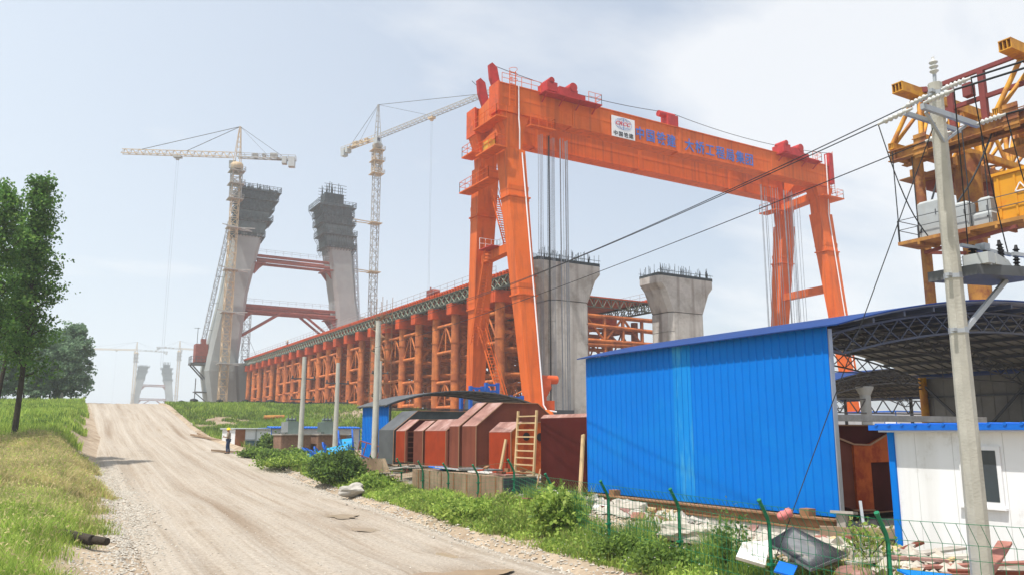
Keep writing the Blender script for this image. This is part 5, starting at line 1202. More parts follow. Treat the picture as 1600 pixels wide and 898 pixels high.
for yk in (25.0, 19.25):                         # two triangular lattice trusses spanning across
    mb = MB(); xbeam(mb, YX0 - .85, 62, yk - .3, 21.45, 22.0, .62); mb.build('top_chord', 'yellow', yc)
    for dy in (.85, -.85):
        mb = MB(); xbeam(mb, YX0 - .12, 62, yk + dy, 18.62, 19.0, .30); mb.build('bottom_chord', 'yellow', yc)
    mb = MB()
    for dy in (.85, -.85):
        k = 0; x = YX0 + .1
        while x < 58:
            mb.tube((x, yk + dy, 19.0), (x + .75, yk - .3 + dy * .2, 21.45), .125, 8); mb.tube((x + .22, yk + dy, 19.0), (x + 1.0 + .9, yk - .3 + dy * .2, 21.45), .11, 8)
            mb.tube((x + 1.9, yk - .3 + dy * .2, 21.45), (x + 2.6, yk + dy, 19.0), .12, 8); x += 2.9
    mb.build('diagonal_braces', 'yellow', yc)
    mb = MB(); x = YX0 + .1
    while x < 58: mb.bar((x, yk - .85, 18.8), (x + 1.45, yk + .85, 18.8), .12); mb.bar((x + 1.45, yk + .85, 18.8), (x + 2.9, yk - .85, 18.8), .12); x += 2.9
    mb.build('bottom_lacing', 'ochre', yc)
    mb = MB(); mb.box((YX0 + 2.2, yk - 1.3, 17.35), (60, yk - 1.0, 17.95)); mb.box((YX0 + 2.2, yk + 1.0, 17.35), (60, yk + 1.3, 17.95)); mb.box((YX0 + 1.6, yk - 1.6, 17.28), (60, yk + 1.6, 17.345))
    for q in range(9): mb.prism_y([(YX0 + 2.6 + q * .9, 17.96), (YX0 + 2.9 + q * .9, 17.96), (YX0 + 2.9 + q * .9, 18.2)], yk - 1.25, yk - 1.05)
    mb.build('runway_beam', 'ochre', yc)
    mb = MB(); xx = YX0 + 3
    for q in range(5): mb.box((xx + q * 3.0, yk - .9, 16.75), (xx + q * 3.0 + 1.1, yk + .9, 17.277)); mb.bar((xx + q * 3 + 1.4, yk - .6, 17.27), (xx + q * 3 + 2.3, yk + .4, 16.6), .16)
    mb.build('hoist_carriage', 'strutred', yc)
mb = MB()                                        # maroon tie frame between the truss tops
for x, zz in ((YX0 + 1.3, 21.9), (YX0 + 1.3, 20.35)): mb.box((x - .1, YN, zz - .11), (x + .1, 24.4, zz + .11))
for y in (23.0, 21.3, 16.6, 14.6): mb.box((YX0 + 1.16, y - .15, 18.5), (YX0 + 1.44, y + .15, 21.8))
for y in (23.7, 21.9): mb.box((YX0 + .7, y - .3, 20.5), (YX0 + 1.15, y + .15, 21.2))
mb.bar((YX0 + 1.3, 24.3, 21.9), (YX0 + .8, 24.9, 21.95), .3)
mb.build('tie_frame', 'maroonrail', yc)
mb = MB(); mb.box((YX0 + .32, 9, 18.503), (YX0 + .95, 24, 18.55)); railing(mb, [(YX0 + 2.4, 9, 18.5), (YX0 + 2.4, 24, 18.5)], 1.1, 1.8, .03); mb.build('walkway', 'ochre', yc)
for y in (24.0, 19.3, 15.6):
    mb = MB(); mb.box((YX0 - .36, y - .35, 17.6), (YX0 - .28, y + .35, 18.9)); 
    for q in range(4): mb.box((YX0 - .42, y - .4, 17.75 + q * .3), (YX0 - .363, y + .4, 17.8 + q * .3))
    mb.build('splice_bracket', 'ochre', yc)
for x, y, r1, r2, z0 in ((40.75, 24.7, .27, .27, .6), (43.0, 23.3, .70, .38, .6), (44.6, 12, .35, .35, .6)):
    mb = MB(); mb.tube((x, y, z0), (x, y, 17.893), r2, 14, r1); mb.build('pipe_column', 'ochre', yc)
mb = MB(); mb.box((38.6, 13.0, 12.7), (40.42, 24.9, 12.88)); 
for k in range(9): mb.box((38.6, 13.3 + k * 1.3, 12.55), (40.4, 13.42 + k * 1.3, 12.697))
pf = mb.build('equipment_platform', 'ochre', yc)
mb = MB(); mb.bar((40.5, 24.6, 12.5), (38.7, 19, 12.45), .16); mb.bar((40.5, 24.6, 12.5), (42.6, 23.5, 12.5), .16); mb.build('platform_arm', 'strutred', yc)
mb = MB(); railing(mb, [(38.65, 13.1, 12.88), (38.65, 24.85, 12.88), (40.4, 24.85, 12.88)], 1.15, 2.3, .022); mb.build('platform_railing', 'darkgrey', pf)
for x in (38.65, 40.4):
    for y in (24.8, 21, 17, 13.2): 
        mb = MB(); mb.bar((x, y, 12.9), (x, y, 17.9), .04); mb.build('hanger_rod', 'cable', pf)
def cab_(x0, x1, y0, y1, h, m, label, nm='control_cabinet'):
    c = thing(nm, label, 'cabinet', ((x0 + x1) / 2, (y0 + y1) / 2, 12.885), 'electrical cabinets on the crane platform')
    mb = MB(); mb.loft([[(x0, y0, 12.885), (x1, y0, 12.885), (x1, y1, 12.885), (x0, y1, 12.885)], [(x0, y0, 12.885 + h), (x1, y0, 12.885 + h), (x1, y1, 12.885 + h), (x0, y1, 12.885 + h)], [(x0 + .1, y0 + .1, 12.885 + h + .12), (x1 - .1, y0 + .1, 12.885 + h + .12), (x1 - .1, y1 - .1, 12.885 + h + .12), (x0 + .1, y1 - .1, 12.885 + h + .12)]]); mb.build('housing', m, c)
    mb = MB(); mb.box((x0 - .03, y0 + .06, 12.95), (x0 - .003, y1 - .06, 12.8 + h)); mb.build('door', m, c)
    mb = MB(); mb.box((x0 - .06, y0 + .15, 12.9 + h * .6), (x0 - .033, y0 + .2, 12.9 + h * .75)); mb.build('handle', 'darkgrey', c)
    return c
cab_(39.0, 39.8, 22.75, 23.9, 1.85, 'cabinet', 'tallest light grey cabinet at the left end of the crane platform')
cab_(39.0, 39.7, 21.3, 22.0, 1.35, 'cabinet', 'narrow light grey cabinet just right of the concrete pole on the platform')
cab_(39.0, 39.8, 20.2, 21.1, .6, 'cabinet', 'low light grey cabinet next to the yellow tank')
cab_(39.5, 40.2, 20.45, 21.05, 1.45, 'cabinet', 'light grey cabinet standing behind the low one on the platform')
yb = thing('yellow_tank', 'big yellow orange steel cabinet with a pale triangle sign on the crane platform', 'cabinet', (39.5, 18, 12.885), 'electrical cabinets on the crane platform')
mb = MB(); mb.box((38.9, 15.6, 12.885), (40.3, 19.9, 15.1)); 
for k in range(6): mb.box((38.86, 15.9 + k * .75, 12.9), (38.897, 16.0 + k * .75, 15.05))
mb.build('housing', 'yellowbox', yb)
mb = MB(); mb.box((38.8, 15.5, 15.103), (40.4, 20.0, 15.25)); mb.build('lid', 'yellowbox', yb)
mb = MB(); mb.bar((38.84, 18.45, 14.15), (38.84, 18.95, 14.15), .02, .05); mb.bar((38.84, 18.45, 14.15), (38.84, 18.7, 14.55), .02, .05); mb.bar((38.84, 18.95, 14.15), (38.84, 18.7, 14.55), .02, .05); mb.build('triangle_sign', 'sign', yb)
for a, b, lab in (((40.5, 23.0, 17.9), (38.9, 23.8, 13.2), 'black cable hanging from the yellow truss down to the tallest cabinet'), ((40.6, 20.6, 17.9), (39.2, 21.9, 14.4), 'black cable hanging from the yellow truss to the narrow cabinet')):
    cable(lab, droop(a, b, .3), .05, group='cables on the truss crane')

# ------------------------------------------------------------------ green mesh fence
FP = [(12.6, 3.3), (11.05, 7.7), (11.35, 10.2), (11.9, 13.1), (12.35, 16.1), (13.1, 19.7), (13.75, 22.9), (14.0, 25.8), (14.2, 28.6), (14.4, 31.4), (14.8, 34.6), (15.0, 38.5), (15.1, 43), (15.2, 48)]
fe = thing('mesh_fence', 'green wire mesh fence on bent top posts along the road verge', 'fence', (12.3, 16, .4))
tops = []
for k, (x, y) in enumerate(FP):
    g = gz(x, y); zt = max(1.72, g + 1.12) - .25; mb = MB()
    mb.poly_tube([(x, y, g - .2), (x, y, zt - .05), (x - .05, y - .01, zt + .08), (x - .24, y - .03, zt + .36)], .033, 9)
    mb.tube((x - .24, y - .03, zt + .36), (x - .26, y - .033, zt + .39), .04, 9)
    for q in (.25, .6): mb.box((x - .065, y - .05, g + q), (x + .05, y + .05, g + q + .04))
    mb.build('post', 'fencegreen', fe); tops.append((x, y, g, zt))
for (xa, ya, ga, za), (xb, yb_, gb, zb) in zip(tops[:-1], tops[1:]):
    mb = MB(); far_ = ya > 21; n = int(math.hypot(xb - xa, yb_ - ya) / (.34 if far_ else .15)); w = .0045 if far_ else .006
    for k in range(n + 1):
        f = k / n; x = xa + (xb - xa) * f - .045; y = ya + (yb_ - ya) * f; g = ga + (gb - ga) * f; z = za + (zb - za) * f
        mb.bar((x, y, g + .1), (x, y, z), w); mb.bar((x, y, z), (x - .2, y, z + .3), w)
    for q in range(7):
        f = q / 6; mb.bar((xa - .045, ya, ga + .1 + (za - ga - .1) * f), (xb - .045, yb_, gb + .1 + (zb - gb - .1) * f), w * 1.15)
    mb.bar((xa - .245, ya, za + .3), (xb - .245, yb_, zb + .3), w * 1.3)
    mb.build('mesh_panel', 'fencegreen', fe)
mb = MB(); c = (11.15, 10.0, 1.55)
mb.lathe((11.2, 9.85, 1.58), [(.02, 0), (.07, .06), (.085, .14), (.06, .22), (.08, .30), (.09, .34), (.05, .4), (.02, .46)], 9, (.55, .1, .1)); mb.build('cloth_bundle', 'pink', loc=c, label='faded pink cloth bundle tied on the fence post before the blue wall', cat='cloth')

# ------------------------------------------------------------------ huts, transformers and drums near the levee foot
ct = thing('site_container', 'small white sided container hut with brown frame and dark glass, beside the worker', 'container', (15.2, 68, 1.2))
mb = MB(); mb.box((14, 65.7, 1.15), (16.5, 70.6, 3.3))
for k in range(14): mb.box((13.97, 65.9 + k * .34, 1.2), (13.997, 66.0 + k * .34, 3.25))
mb.build('wall', 'white', ct)
mb = MB(); mb.prism_x([(65.45, 3.303), (70.8, 3.303), (70.8, 3.42), (65.45, 3.36)], 13.85, 16.7); mb.build('roof', 'cabinet', ct)
mb = MB(); mb.box((14.0, 65.6, 1.15), (14.75, 65.697, 3.3)); mb.build('door', 'browncont', ct)
mb = MB(); mb.box((14.753, 65.62, 1.15), (16.5, 65.697, 1.45)); mb.box((15.55, 65.62, 1.453), (15.65, 65.697, 3.3)); mb.box((14.753, 65.62, 2.45), (15.547, 65.697, 2.52)); mb.build('frame', 'cabinet', ct)
for a, b in ((14.8, 15.52), (15.68, 16.45)):
    mb = MB(); mb.box((a, 65.66, 1.5), (b, 65.696, 2.42)); mb.build('window', 'glassblue', ct)
hut = cabin('long pale blue hut with corrugated blue roof edge behind the transformers', 21.2, 30.5, 82.9, 88, .9, 3.45, [(27.3, 28.1, 1.8, 2.9), (29, 29.8, 1.8, 2.9), (24.9, 25.6, 1.8, 2.9)], 'y', wall='cabinet')
mb = MB()
for k in range(32): mb.tube((21.1 + k * .3, 82.55, 3.52), (21.1 + k * .3, 84, 3.62), .09, 6)
mb.build('roof_corrugation', 'bluetrim', hut)
def transformer(x, y, label, slab):
    st = thing('brick_stand', 'brown brick transformer stand with overhanging slab, ' + slab, 'brick stand', (x + 1.25, y + 1, .8), 'brick transformer stands')
    mb = MB(); mb.box((x, y, .6), (x + 2.2, y + 2.2, 2.85)); mb.build('brick_base', 'brick', st)
    mb = MB(); mb.box((x - .06, y - .25, 2.853), (x + 2.3, y + 2.4, 2.95))
    for k in range(8): mb.box((x + .02 + k * .28, y - .28, 2.86), (x + .14 + k * .28, y - .253, 2.94))
    mb.build('slab_top', 'greyplank', st)
    t_ = thing('transformer', label, 'transformer', (x + 1.0, y + 1, 2.953), 'oil transformers on brick stands')
    cx_, zb_ = x + 1.0, 2.96
    mb = MB(); mb.box((cx_ - .38, y + .6, zb_), (cx_ + .38, y + 1.4, zb_ + .92)); mb.build('tank', 'transf', t_)
    for s_ in (-1, 1):
        mb = MB()
        for k in range(6): mb.box((cx_ + (.383 if s_ > 0 else -.68), y + .6 + k * .14, zb_ + .1), (cx_ + (.68 if s_ > 0 else -.383), y + .65 + k * .14, zb_ + .85))
        mb.build('cooling_fins', 'cabinet' if (s_ < 0 and 'left' in label) else 'transf', t_)
    for k in range(3):
        mb = MB(); mb.lathe((cx_ - .28 + k * .28, y + 1.0, zb_ + .923), [(.03, 0), (.07, .08), (.035, .12), (.07, .2), (.035, .25), (.02, .42)], 8); mb.build('bushing', 'darkgrey', t_)
    mb = MB(); mb.tube((cx_ - .35, y + 1.3, zb_ + 1.04), (cx_ + .35, y + 1.3, zb_ + 1.04), .1, 10); mb.build('conservator', 'transf', t_)
transformer(16.0, 59.7, 'grey green transformer with light cooling fins on the left brick stand', 'the left one of two')
transformer(18.6, 59.2, 'dark green transformer on the right brick stand', 'the right one of two')
def drum(c, axis, r, w, label, core=.45):
    d = thing('cable_drum', label, 'cable drum', (c[0], c[1], gz(c[0], c[1])), 'blue cable drums')
    A = Vector(axis).normalized(); c = Vector(c); u = Vector((0, 0, 1)) if abs(A.z) < .9 else Vector((1, 0, 0)); p = A.cross(u).normalized(); q = A.cross(p)
    mb = MB(); mb.tube(c - A * w / 2, c + A * w / 2, r * core, 18); mb.build('core', 'cyan', d)
    for s in (-1, 1):
        mb = MB(); cc = c + A * s * w / 2; n = 22
        for k in range(n):
            a0, a1 = 2 * math.pi * k / n, 2 * math.pi * (k + 1) / n
            mb.bar(cc + (p * math.cos(a0) + q * math.sin(a0)) * r, cc + (p * math.cos(a1) + q * math.sin(a1)) * r, .09, .09)
            if k % 2 == 0: mb.bar(cc, cc + (p * math.cos(a0) + q * math.sin(a0)) * r, .07, .07)
        mb.tube(cc - A * .05, cc + A * .05, r * .5, 16); mb.build('flange', 'bluemach', d)
g0 = gz(18, 54)
drum((16.2, 52.6, g0 + .65), (.35, -.2, .85), .85, .5, 'blue spoked cable drum lying tilted at the left of the group')
drum((17.0, 52.9, g0 + .8), (.6, -.3, .35), .7, .6, 'small blue cable drum in the middle of the group')
drum((18.4, 52.4, g0 + 1.25), (.95, -.35, .1), 1.15, .9, 'large upright blue cable drum touching the canopy blue wall', .5)
mb = MB(); mb.tube((17.0, 51.8, g0 + .75), (18.2, 51.2, g0 + 1.05), .48, 16); mb.build('steel_cylinder', 'cyan', loc=(17.6, 51.5, g0 + .4), label='plain cyan blue steel cylinder lying between the cable drums', cat='cylinder')
br = thing('red_barrier', 'thin red and blue tube barrier leaning before the canopy blue wall', 'barrier', (18.0, 45.5, 1))
mb = MB(); P0 = Vector((17.2, 46.6, 2.55)); P1v = Vector((18.6, 42.4, 1.75)); 
mb.bar(P0, P1v, .06); mb.bar(P0 - Vector((0, 0, .85)), P1v - Vector((0, 0, .85)), .06)
for k in range(8): p = P0.lerp(P1v, k / 7); mb.bar(p, p - Vector((.25, 0, 1.5 if k in (0, 7) else .85)), .05)
mb.build('tube_frame', 'strutred', br)
mb = MB(); mb.tube((26.6, 108.2, gz(26.6, 108.2) + .42), (29.2, 108.0, gz(29.2, 108.0) + .42), .36, 16); mb.build('steel_pipe', 'ochre', loc=(28, 108, 5), label='loose tan steel pipe lying on the levee slope below the trestle', cat='pipe')
mb = MB(); mb.lathe((8.5 - 5.0, 121.5, 7), [(.22, -.3), (.2, .9), (.12, 1.2)], 8); mb.build('marker_stone', 'stonewhite', loc=(3.5, 121.5, 7), label='short pale marker stone on the levee edge by the trees', cat='stone')
# black sacks and tyres heaped at the pylon foot
for k in range(16):
    x = 18.6 + k * .9 + random.uniform(-.3, .3); y = 124.2 + random.uniform(-.6, .6); z = gz(x, y); r = random.uniform(.38, .62)
    bm = bmesh.new(); bmesh.ops.create_icosphere(bm, subdivisions=2, radius=r)
    for v_ in bm.verts: v_.co = Vector((v_.co.x * random.uniform(1.1, 1.35), v_.co.y, v_.co.z * .72)) * (1 + random.uniform(-.1, .1))
    me = bpy.data.meshes.new('black_sack'); bm.to_mesh(me); bm.free(); me.materials.append(M['black'])
    o = bpy.data.objects.new('black_sack', me); C.objects.link(o); o.location = (x, y, z + r * .45 + (.45 if k % 4 == 2 else 0)); finish(o, 'black sack in the dark heap on the levee top below the pylon', 'sack', 'black sacks heaped at the pylon foot')
mb = MB(); mb.box((28.5, 125.5, 6.6), (45, 128.5, 7.75)); 
for k in range(18): mb.box((28.6 + k * .9, 125.3, 6.7), (29.1 + k * .9, 125.497, 7.6 + .3 * math.sin(k * 2.1)))
mb.build('steel_stack', 'dark', loc=(36, 127, 6.9), label='low dark stack of steel sections along the pylon foot', cat='steel stack')

# ------------------------------------------------------------------ long trough, boards and rubble in the verge
tg = thing('form_trough', 'long brown weathered box trough lying behind the mesh fence, littered on top', 'trough', (15.1, 28.5, .55))
mb = MB(); mb.box((14.45, 24.9, .5), (15.9, 32.6, 1.48)); mb.build('trough_body', 'plywood', tg)
mb = MB(); mb.box((14.5, 24.82, .55), (15.85, 24.897, 1.44)); mb.build('dark_end', 'dark', tg)
mb = MB()
for k in range(7): mb.box((14.42, 25.3 + k * 1.1, .5), (14.447, 25.36 + k * 1.1, 1.48))
mb.build('batten', 'rustbeam', tg)
LIT = [('white foam sheet lying on the trough, right one', (15.2, 27.3, 1.53), (.9, 1.2, .06), (0.03, .05, .4), 'whiteboard', 'foam_sheet'), ('pale pink scrap panel on the trough end', (15.1, 25.6, 1.53), (1.0, .9, .05), (.05, .03, .2), 'pinktop', 'scrap_sheet'),
       ('bluish white sheet on the middle of the trough', (15.2, 29.6, 1.55), (1.1, 1.7, .05), (.06, .08, .5), 'cabinet', 'scrap_sheet'), ('small blue sheet on the far half of the trough', (14.9, 30.6, 1.57), (.7, 1.0, .04), (.1, .05, .2), 'bluetrim', 'scrap_sheet'),
       ('dark flat panel on the trough near its middle', (15.5, 28.4, 1.6), (.9, 1.6, .06), (.02, .02, .3), 'darkpanel', 'scrap_sheet'), ('grey board across the far end of the trough', (15.0, 31.8, 1.6), (1.6, .3, .05), (.02, .05, .3), 'greyplank', 'scrap_board')]
for lab, c, d, r_, m, nm in LIT:
    mb = MB(); mb.cbox(c, d, r_); mb.build(nm, m, loc=c, label=lab, cat=nm.replace('_', ' '))
for k in range(7):
    x = random.uniform(14.7, 15.7); y = random.uniform(25.2, 28); mb = MB(); mb.cbox((x, y, 1.56 + .02 * k), (random.uniform(.12, .35), random.uniform(.1, .3), random.uniform(.05, .14)), (random.uniform(-.2, .2), random.uniform(-.2, .2), random.uniform(0, 3)))
    mb.build('scrap_piece', random.choice(['redbox', 'rustbeam', 'brownbox']), loc=(x, y, 1.55), label='small rusty scrap piece lying on the near end of the trough', cat='scrap', group='scrap pieces on the trough')
# weathered plywood panel tipped at the left of the trough
mb = MB(); mb.loft([[(14.3, 41.5, .35), (14.9, 36.6, .2), (15.4, 36.4, .25), (14.8, 41.5, .3)], [(14.3, 41.5, 1.7), (14.9, 37.2, 1.8), (15.0, 37.1, 1.8), (14.4, 41.5, 1.7)]])
mb.build('plywood_panel', 'plywood', loc=(14.8, 39, .3), label='weathered brown plywood panel tipped up behind the fence, left of the trough', cat='panel')
for k in range(9):
    a = random.uniform(-.5, .5); x = 14.6 + random.uniform(-.5, .6); y = 34.8 + random.uniform(-.9, .9); z = .65 + .11 * k; l = random.uniform(.9, 1.9)
    plank('grey board in the messy stack between plywood panel and trough', (x - math.cos(a) * l / 2, y - math.sin(a) * l / 2, z + random.uniform(-.12, .12)), (x + math.cos(a) * l / 2, y + math.sin(a) * l / 2, z), random.uniform(.12, .3), .035, 'greyplank' if k % 3 else 'timber', group='grey boards stacked by the trough')
for k in range(30):
    a = random.uniform(-1.2, 1.6); x = 14.0 + random.uniform(-.55, 1.1); y = 22.3 + random.uniform(-1.7, 1.6); z = .55 + random.uniform(0, .45); l = random.uniform(.5, 1.5)
    plank('reddish splintered board in the scrap heap right of the trough end', (x - math.cos(a) * l / 2, y - math.sin(a) * l / 2, z + random.uniform(-.25, .25)), (x + math.cos(a) * l / 2, y + math.sin(a) * l / 2, z + random.uniform(-.1, .1)), random.uniform(.09, .26), .03, random.choice(['redplank', 'redplank', 'greyplank', 'brownbox', 'timber', 'pinktop']), group='splintered boards in the scrap heap')
plank('long thin stick leaning out of the scrap heap to the ladder foot', (13.9, 22.1, .5), (15.6, 24.2, 1.75), .05, .05, 'rustbeam', 'stick', 'stick')
plank('thin rusty bar standing in the weeds before the trough end', (13.4, 24.9, .4), (13.55, 24.8, 1.15), .045, .045, 'rustbeam', 'steel_bar', 'bar')
# beams and blocks under the blue wall
bmn = thing('steel_beam', 'long rusty steel I beam on the ground under the blue wall', 'beam', (15.85, 16.5, .82))
mb = MB(); mb.box((15.72, 12.0, .812), (15.98, 21.6, .85)); mb.box((15.72, 12.0, 1.05), (15.98, 21.6, 1.09)); mb.box((15.83, 12.0, .853), (15.87, 21.6, 1.047)); mb.build('beam_body', 'rustbeam', bmn)
plank('pale squared timber beam beside the rusty beam at the left end of the blue wall', (15.35, 17.0, .86), (15.5, 22.8, .88), .2, .13, 'timber')
plank('second pale timber lying lower beside the first', (15.1, 17.6, .76), (15.3, 22.6, .80), .14, .1, 'timber')
for y, lab in ((13.0, 'right'), (20.3, 'left')):
    mb = MB(); mb.box((15.8, y, 1.093), (16.05, y + .26, 1.26)); mb.build('timber_block', 'rustbeam', loc=(15.9, y, 1.09), label='square timber block on the rusty beam near its %s end' % lab, cat='block')
plank('brown flat board lying at the left foot of the blue wall', (15.5, 21.7, .93), (15.9, 24.6, .95), .8, .06, 'pinktop')
plank('dark heavy plank across the shed opening by the white house', (15.4, 12.4, .86), (16.6, 10.95, .86), .22, .2, 'plywood')
mb = MB(); mb.cbox((15.75, 12.05, 1.03), (.16, .2, .42), (0, 0, .2)); mb.cbox((15.75, 12.0, 1.27), (.3, .5, .06), (0, .1, .3)); mb.build('wood_stump', 'greyplank', loc=(15.5, 12, .85), label='squat timber prop with boards on top at the blue wall corner', cat='prop')
plank('grey steel prop leaning in the shed opening', (16.0, 11.7, .82), (16.2, 11.9, 1.5), .06, .06, 'galv', 'steel_prop', 'prop')
# dark mesh faced panel lying on debris, white board, blue scraps
P4 = [(13.57, 11.59, 1.13), (13.07, 9.94, 0.83), (11.32, 9.33, 0.8), (12.11, 10.95, 1.0)]
nrm = (Vector(P4[1]) - Vector(P4[0])).cross(Vector(P4[3]) - Vector(P4[0])).normalized(); 
if nrm.z < 0: nrm = -nrm
mb = MB(); mb.loft([[tuple(Vector(p) - nrm * .05) for p in P4], P4]); pn = mb.build('textured_sheet', 'darkpanel', loc=P4[0], label='dark grey textured panel lying tilted on debris behind the fence', cat='panel')
mb = MB()
A_, B_, C_, D_ = [Vector(p) + nrm * .004 for p in P4]
for k in range(1, 44):
    f = k / 44; mb.bar(A_.lerp(B_, f), D_.lerp(C_, f), .012, .012, up=nrm)
for k in range(1, 22):
    f = k / 22; mb.bar(A_.lerp(D_, f), B_.lerp(C_, f), .008, .010, up=nrm)
mb.build('wire_mesh', 'black', pn)
WB = [(11.71, 11.19, 0.99), (12.15, 10.92, 1.03), (11.31, 10.3, 0.73), (11.01, 10.69, 0.85)]
mb = MB(); mb.loft([[(x + .04, y + .05, z - .06) for x, y, z in WB], WB]); mb.build('foam_board', 'whiteboard', loc=WB[0], label='broken white foam board propped beside the dark textured panel', cat='board')
mb = MB(); mb.cbox((11.04, 9.62, 0.78), (.42, .3, .03), (.2, -.25, .5)); mb.build('scrap_sheet', 'bluetrim', loc=(11.04, 9.62, 0.78), label='small crumpled blue sheet under the front edge of the dark panel', cat='sheet')
mb = MB(); mb.cbox((12.44, 7.96, 0.79), (.9, .4, .03), (.12, .1, -.4)); mb.build('scrap_sheet', 'blue', loc=(12.44, 7.96, 0.79), label='bright blue sheet on the ground at the bottom picture edge', cat='sheet')
PK = [((12.3, 10.1, .62), (15.4, 10.5, .72), .32, 'timber', 'wide pale plank pointing at the house corner'), ((12.9, 9.8, .70), (15.9, 9.5, .80), .26, 'greyplank', 'greyish plank with broken tip before the white house'), ((13.3, 9.0, .70), (16.0, 8.0, .72), .2, 'redplank', 'dark red plank left of the big pole foot'),
      ((12.6, 7.4, .60), (14.9, 8.1, 1.12), .22, 'redplank', 'reddish plank raised at one end right of the big pole'), ((13.2, 8.7, .63), (16.0, 7.1, .66), .24, 'redplank', 'lowest red plank lying behind the big pole'), ((13.5, 8.3, .73), (15.9, 6.5, .70), .18, 'brownbox', 'brown plank crossing over the red ones behind the big pole'),
      ((12.2, 9.0, .6), (13.6, 7.6, .66), .16, 'redplank', 'short red plank pointing at the big pole foot')]
for a, b, w, m, lab in PK: plank(lab, a, b, w, .045, m)
mb = MB(); mb.lathe((12.7, 9.6, .5), [(.02, 0), (.42, .02), (.34, .14), (.1, .2)], 12); mb.build('scrap_mound', 'pinktop', loc=(12.7, 9.6, .5), label='low pinkish mound of scrap before the dark panel', cat='scrap')
def rock(name, c, r, sq, m, label, cat, sub=3, amp=.16):
    bm = bmesh.new(); bmesh.ops.create_icosphere(bm, subdivisions=sub, radius=1)
    ph = [random.uniform(0, 6) for _ in range(6)]
    for v_ in bm.verts:
        d = v_.co.normalized(); k = 1 + amp * math.sin(d.x * 4 + ph[0]) + amp * math.sin(d.y * 5 + ph[1]) + amp * .7 * math.sin(d.z * 6 + ph[2] + d.x * 3) + random.uniform(-.03, .03)
        v_.co = Vector((d.x * r * sq[0] * k, d.y * r * sq[1] * k, d.z * r * sq[2] * k))
    me = bpy.data.meshes.new(name); bm.to_mesh(me); bm.free(); me.materials.append(M[m])
    o = bpy.data.objects.new(name, me); C.objects.link(o); o.location = c; o.rotation_euler = (0, 0, random.uniform(0, 3)); return finish(o, label, cat)
for k in range(44):
    y = random.uniform(8.8, 22.5); x = float(np.interp(y, [8, 12, 16, 20, 24], [12.5, 13.0, 13.5, 14.1, 14.6])) + random.uniform(0, 1) * float(np.interp(y, [8, 12, 24], [2.8, 2.3, .9])); a = random.uniform(0, 3.14); z = gz(x, y) + random.uniform(.03, .14); l = random.uniform(.25, 1.0); tl = random.uniform(-.12, .12)
    plank('board or slab fragment lying in the rubble before the blue wall', (x - math.cos(a) * l / 2, y - math.sin(a) * l / 2, z - tl), (x + math.cos(a) * l / 2, y + math.sin(a) * l / 2, z + tl), random.uniform(.08, .4), random.uniform(.02, .06), random.choice(['greyplank', 'whiteboard', 'redplank', 'timber', 'rubble', 'pinktop', 'slabc', 'brownbox']), 'debris_fragment', 'debris', 'debris fragments behind the fence')
for k in range(12):
    y = random.uniform(9.5, 22); x = float(np.interp(y, [8, 12, 16, 20, 24], [13.0, 13.4, 13.9, 14.5, 14.9])) + random.uniform(0, .9); r = random.uniform(.15, .34)
    rock('rubble_lump', (x, y, gz(x, y) + r * .3), r, (1.4, .85, .65), 'rubble', 'pale lump of broken concrete in the rubble before the blue wall', 'rubble', 2, .22)['group'] = 'concrete lumps behind the fence'
# boulder and log at the road edges
rock('boulder', (12.0, 33.2, .62), .42, (1.3, .9, .62), 'stonewhite', 'pale boulder on the road verge below the round bush', 'boulder')
rock('rubble_lump', (14.6, 18.2, .8), .42, (1.5, .8, .7), 'rubble', 'large white concrete lump under the timber beams at the blue wall', 'rubble', amp=.2)
rock('rubble_lump', (13.3, 14.4, .75), .36, (1.5, .8, .6), 'rubble', 'long pale concrete lump behind the third fence post from the pole', 'rubble', amp=.2)
lg_ = thing('driftwood_log', 'short dark log lying on gravel at the left road edge', 'log', (1.35, 22.4, .3))
zl = gz(1.35, 22.4) + .05; mb = MB(); mb.tube((.85, 22.9, zl + .18), (1.55, 21.9, zl + .10), .15, 10, .12); mb.build('log_body', 'bark', lg_)
mb = MB(); mb.tube((1.35, 22.3, zl + .12), (1.85, 21.6, zl + .08), .11, 9, .09); mb.build('broken_end', 'bark', lg_)
for k, (a, b, lab) in enumerate((((12.6, 76.5, 0), (14.4, 69.5, 0), 'long dark timber lying along the road edge behind the worker'), ((13.4, 78, 0), (14.9, 71, 0), 'second dark timber beside it on the road edge'), ((11.5, 61.5, 0), (15.2, 60.6, 0), 'flat dark board lying at the worker feet'))):
    za = gz(a[0], a[1]) + .16; zb = gz(b[0], b[1]) + .16; plank(lab, (a[0], a[1], za), (b[0], b[1], zb), .3, .14, 'plywood')

# ------------------------------------------------------------------ worker
def skin_mesh(name, pts, edges, rad, m, parent, sub=2):
    me = bpy.data.meshes.new(name); me.from_pydata(pts, edges, []); o = bpy.data.objects.new(name + '_tmp', me); C.objects.link(o)
    md = o.modifiers.new('s', 'SKIN'); md.use_smooth_shade = True
    sv = me.skin_vertices[0].data
    for k, r in enumerate(rad): sv[k].radius = (r, r) if not isinstance(r, tuple) else r
    sv[0].use_root = True
    sd = o.modifiers.new('d', 'SUBSURF'); sd.levels = sub; sd.render_levels = sub
    bpy.context.view_layer.update()
    m2 = bpy.data.meshes.new_from_object(o.evaluated_get(bpy.context.evaluated_depsgraph_get())); m2.name = name
    bpy.data.objects.remove(o); m2.materials.clear(); m2.materials.append(M[m])
    for p in m2.polygons: p.use_smooth = True
    q = bpy.data.objects.new(name, m2); C.objects.link(q); q.parent = parent; return q
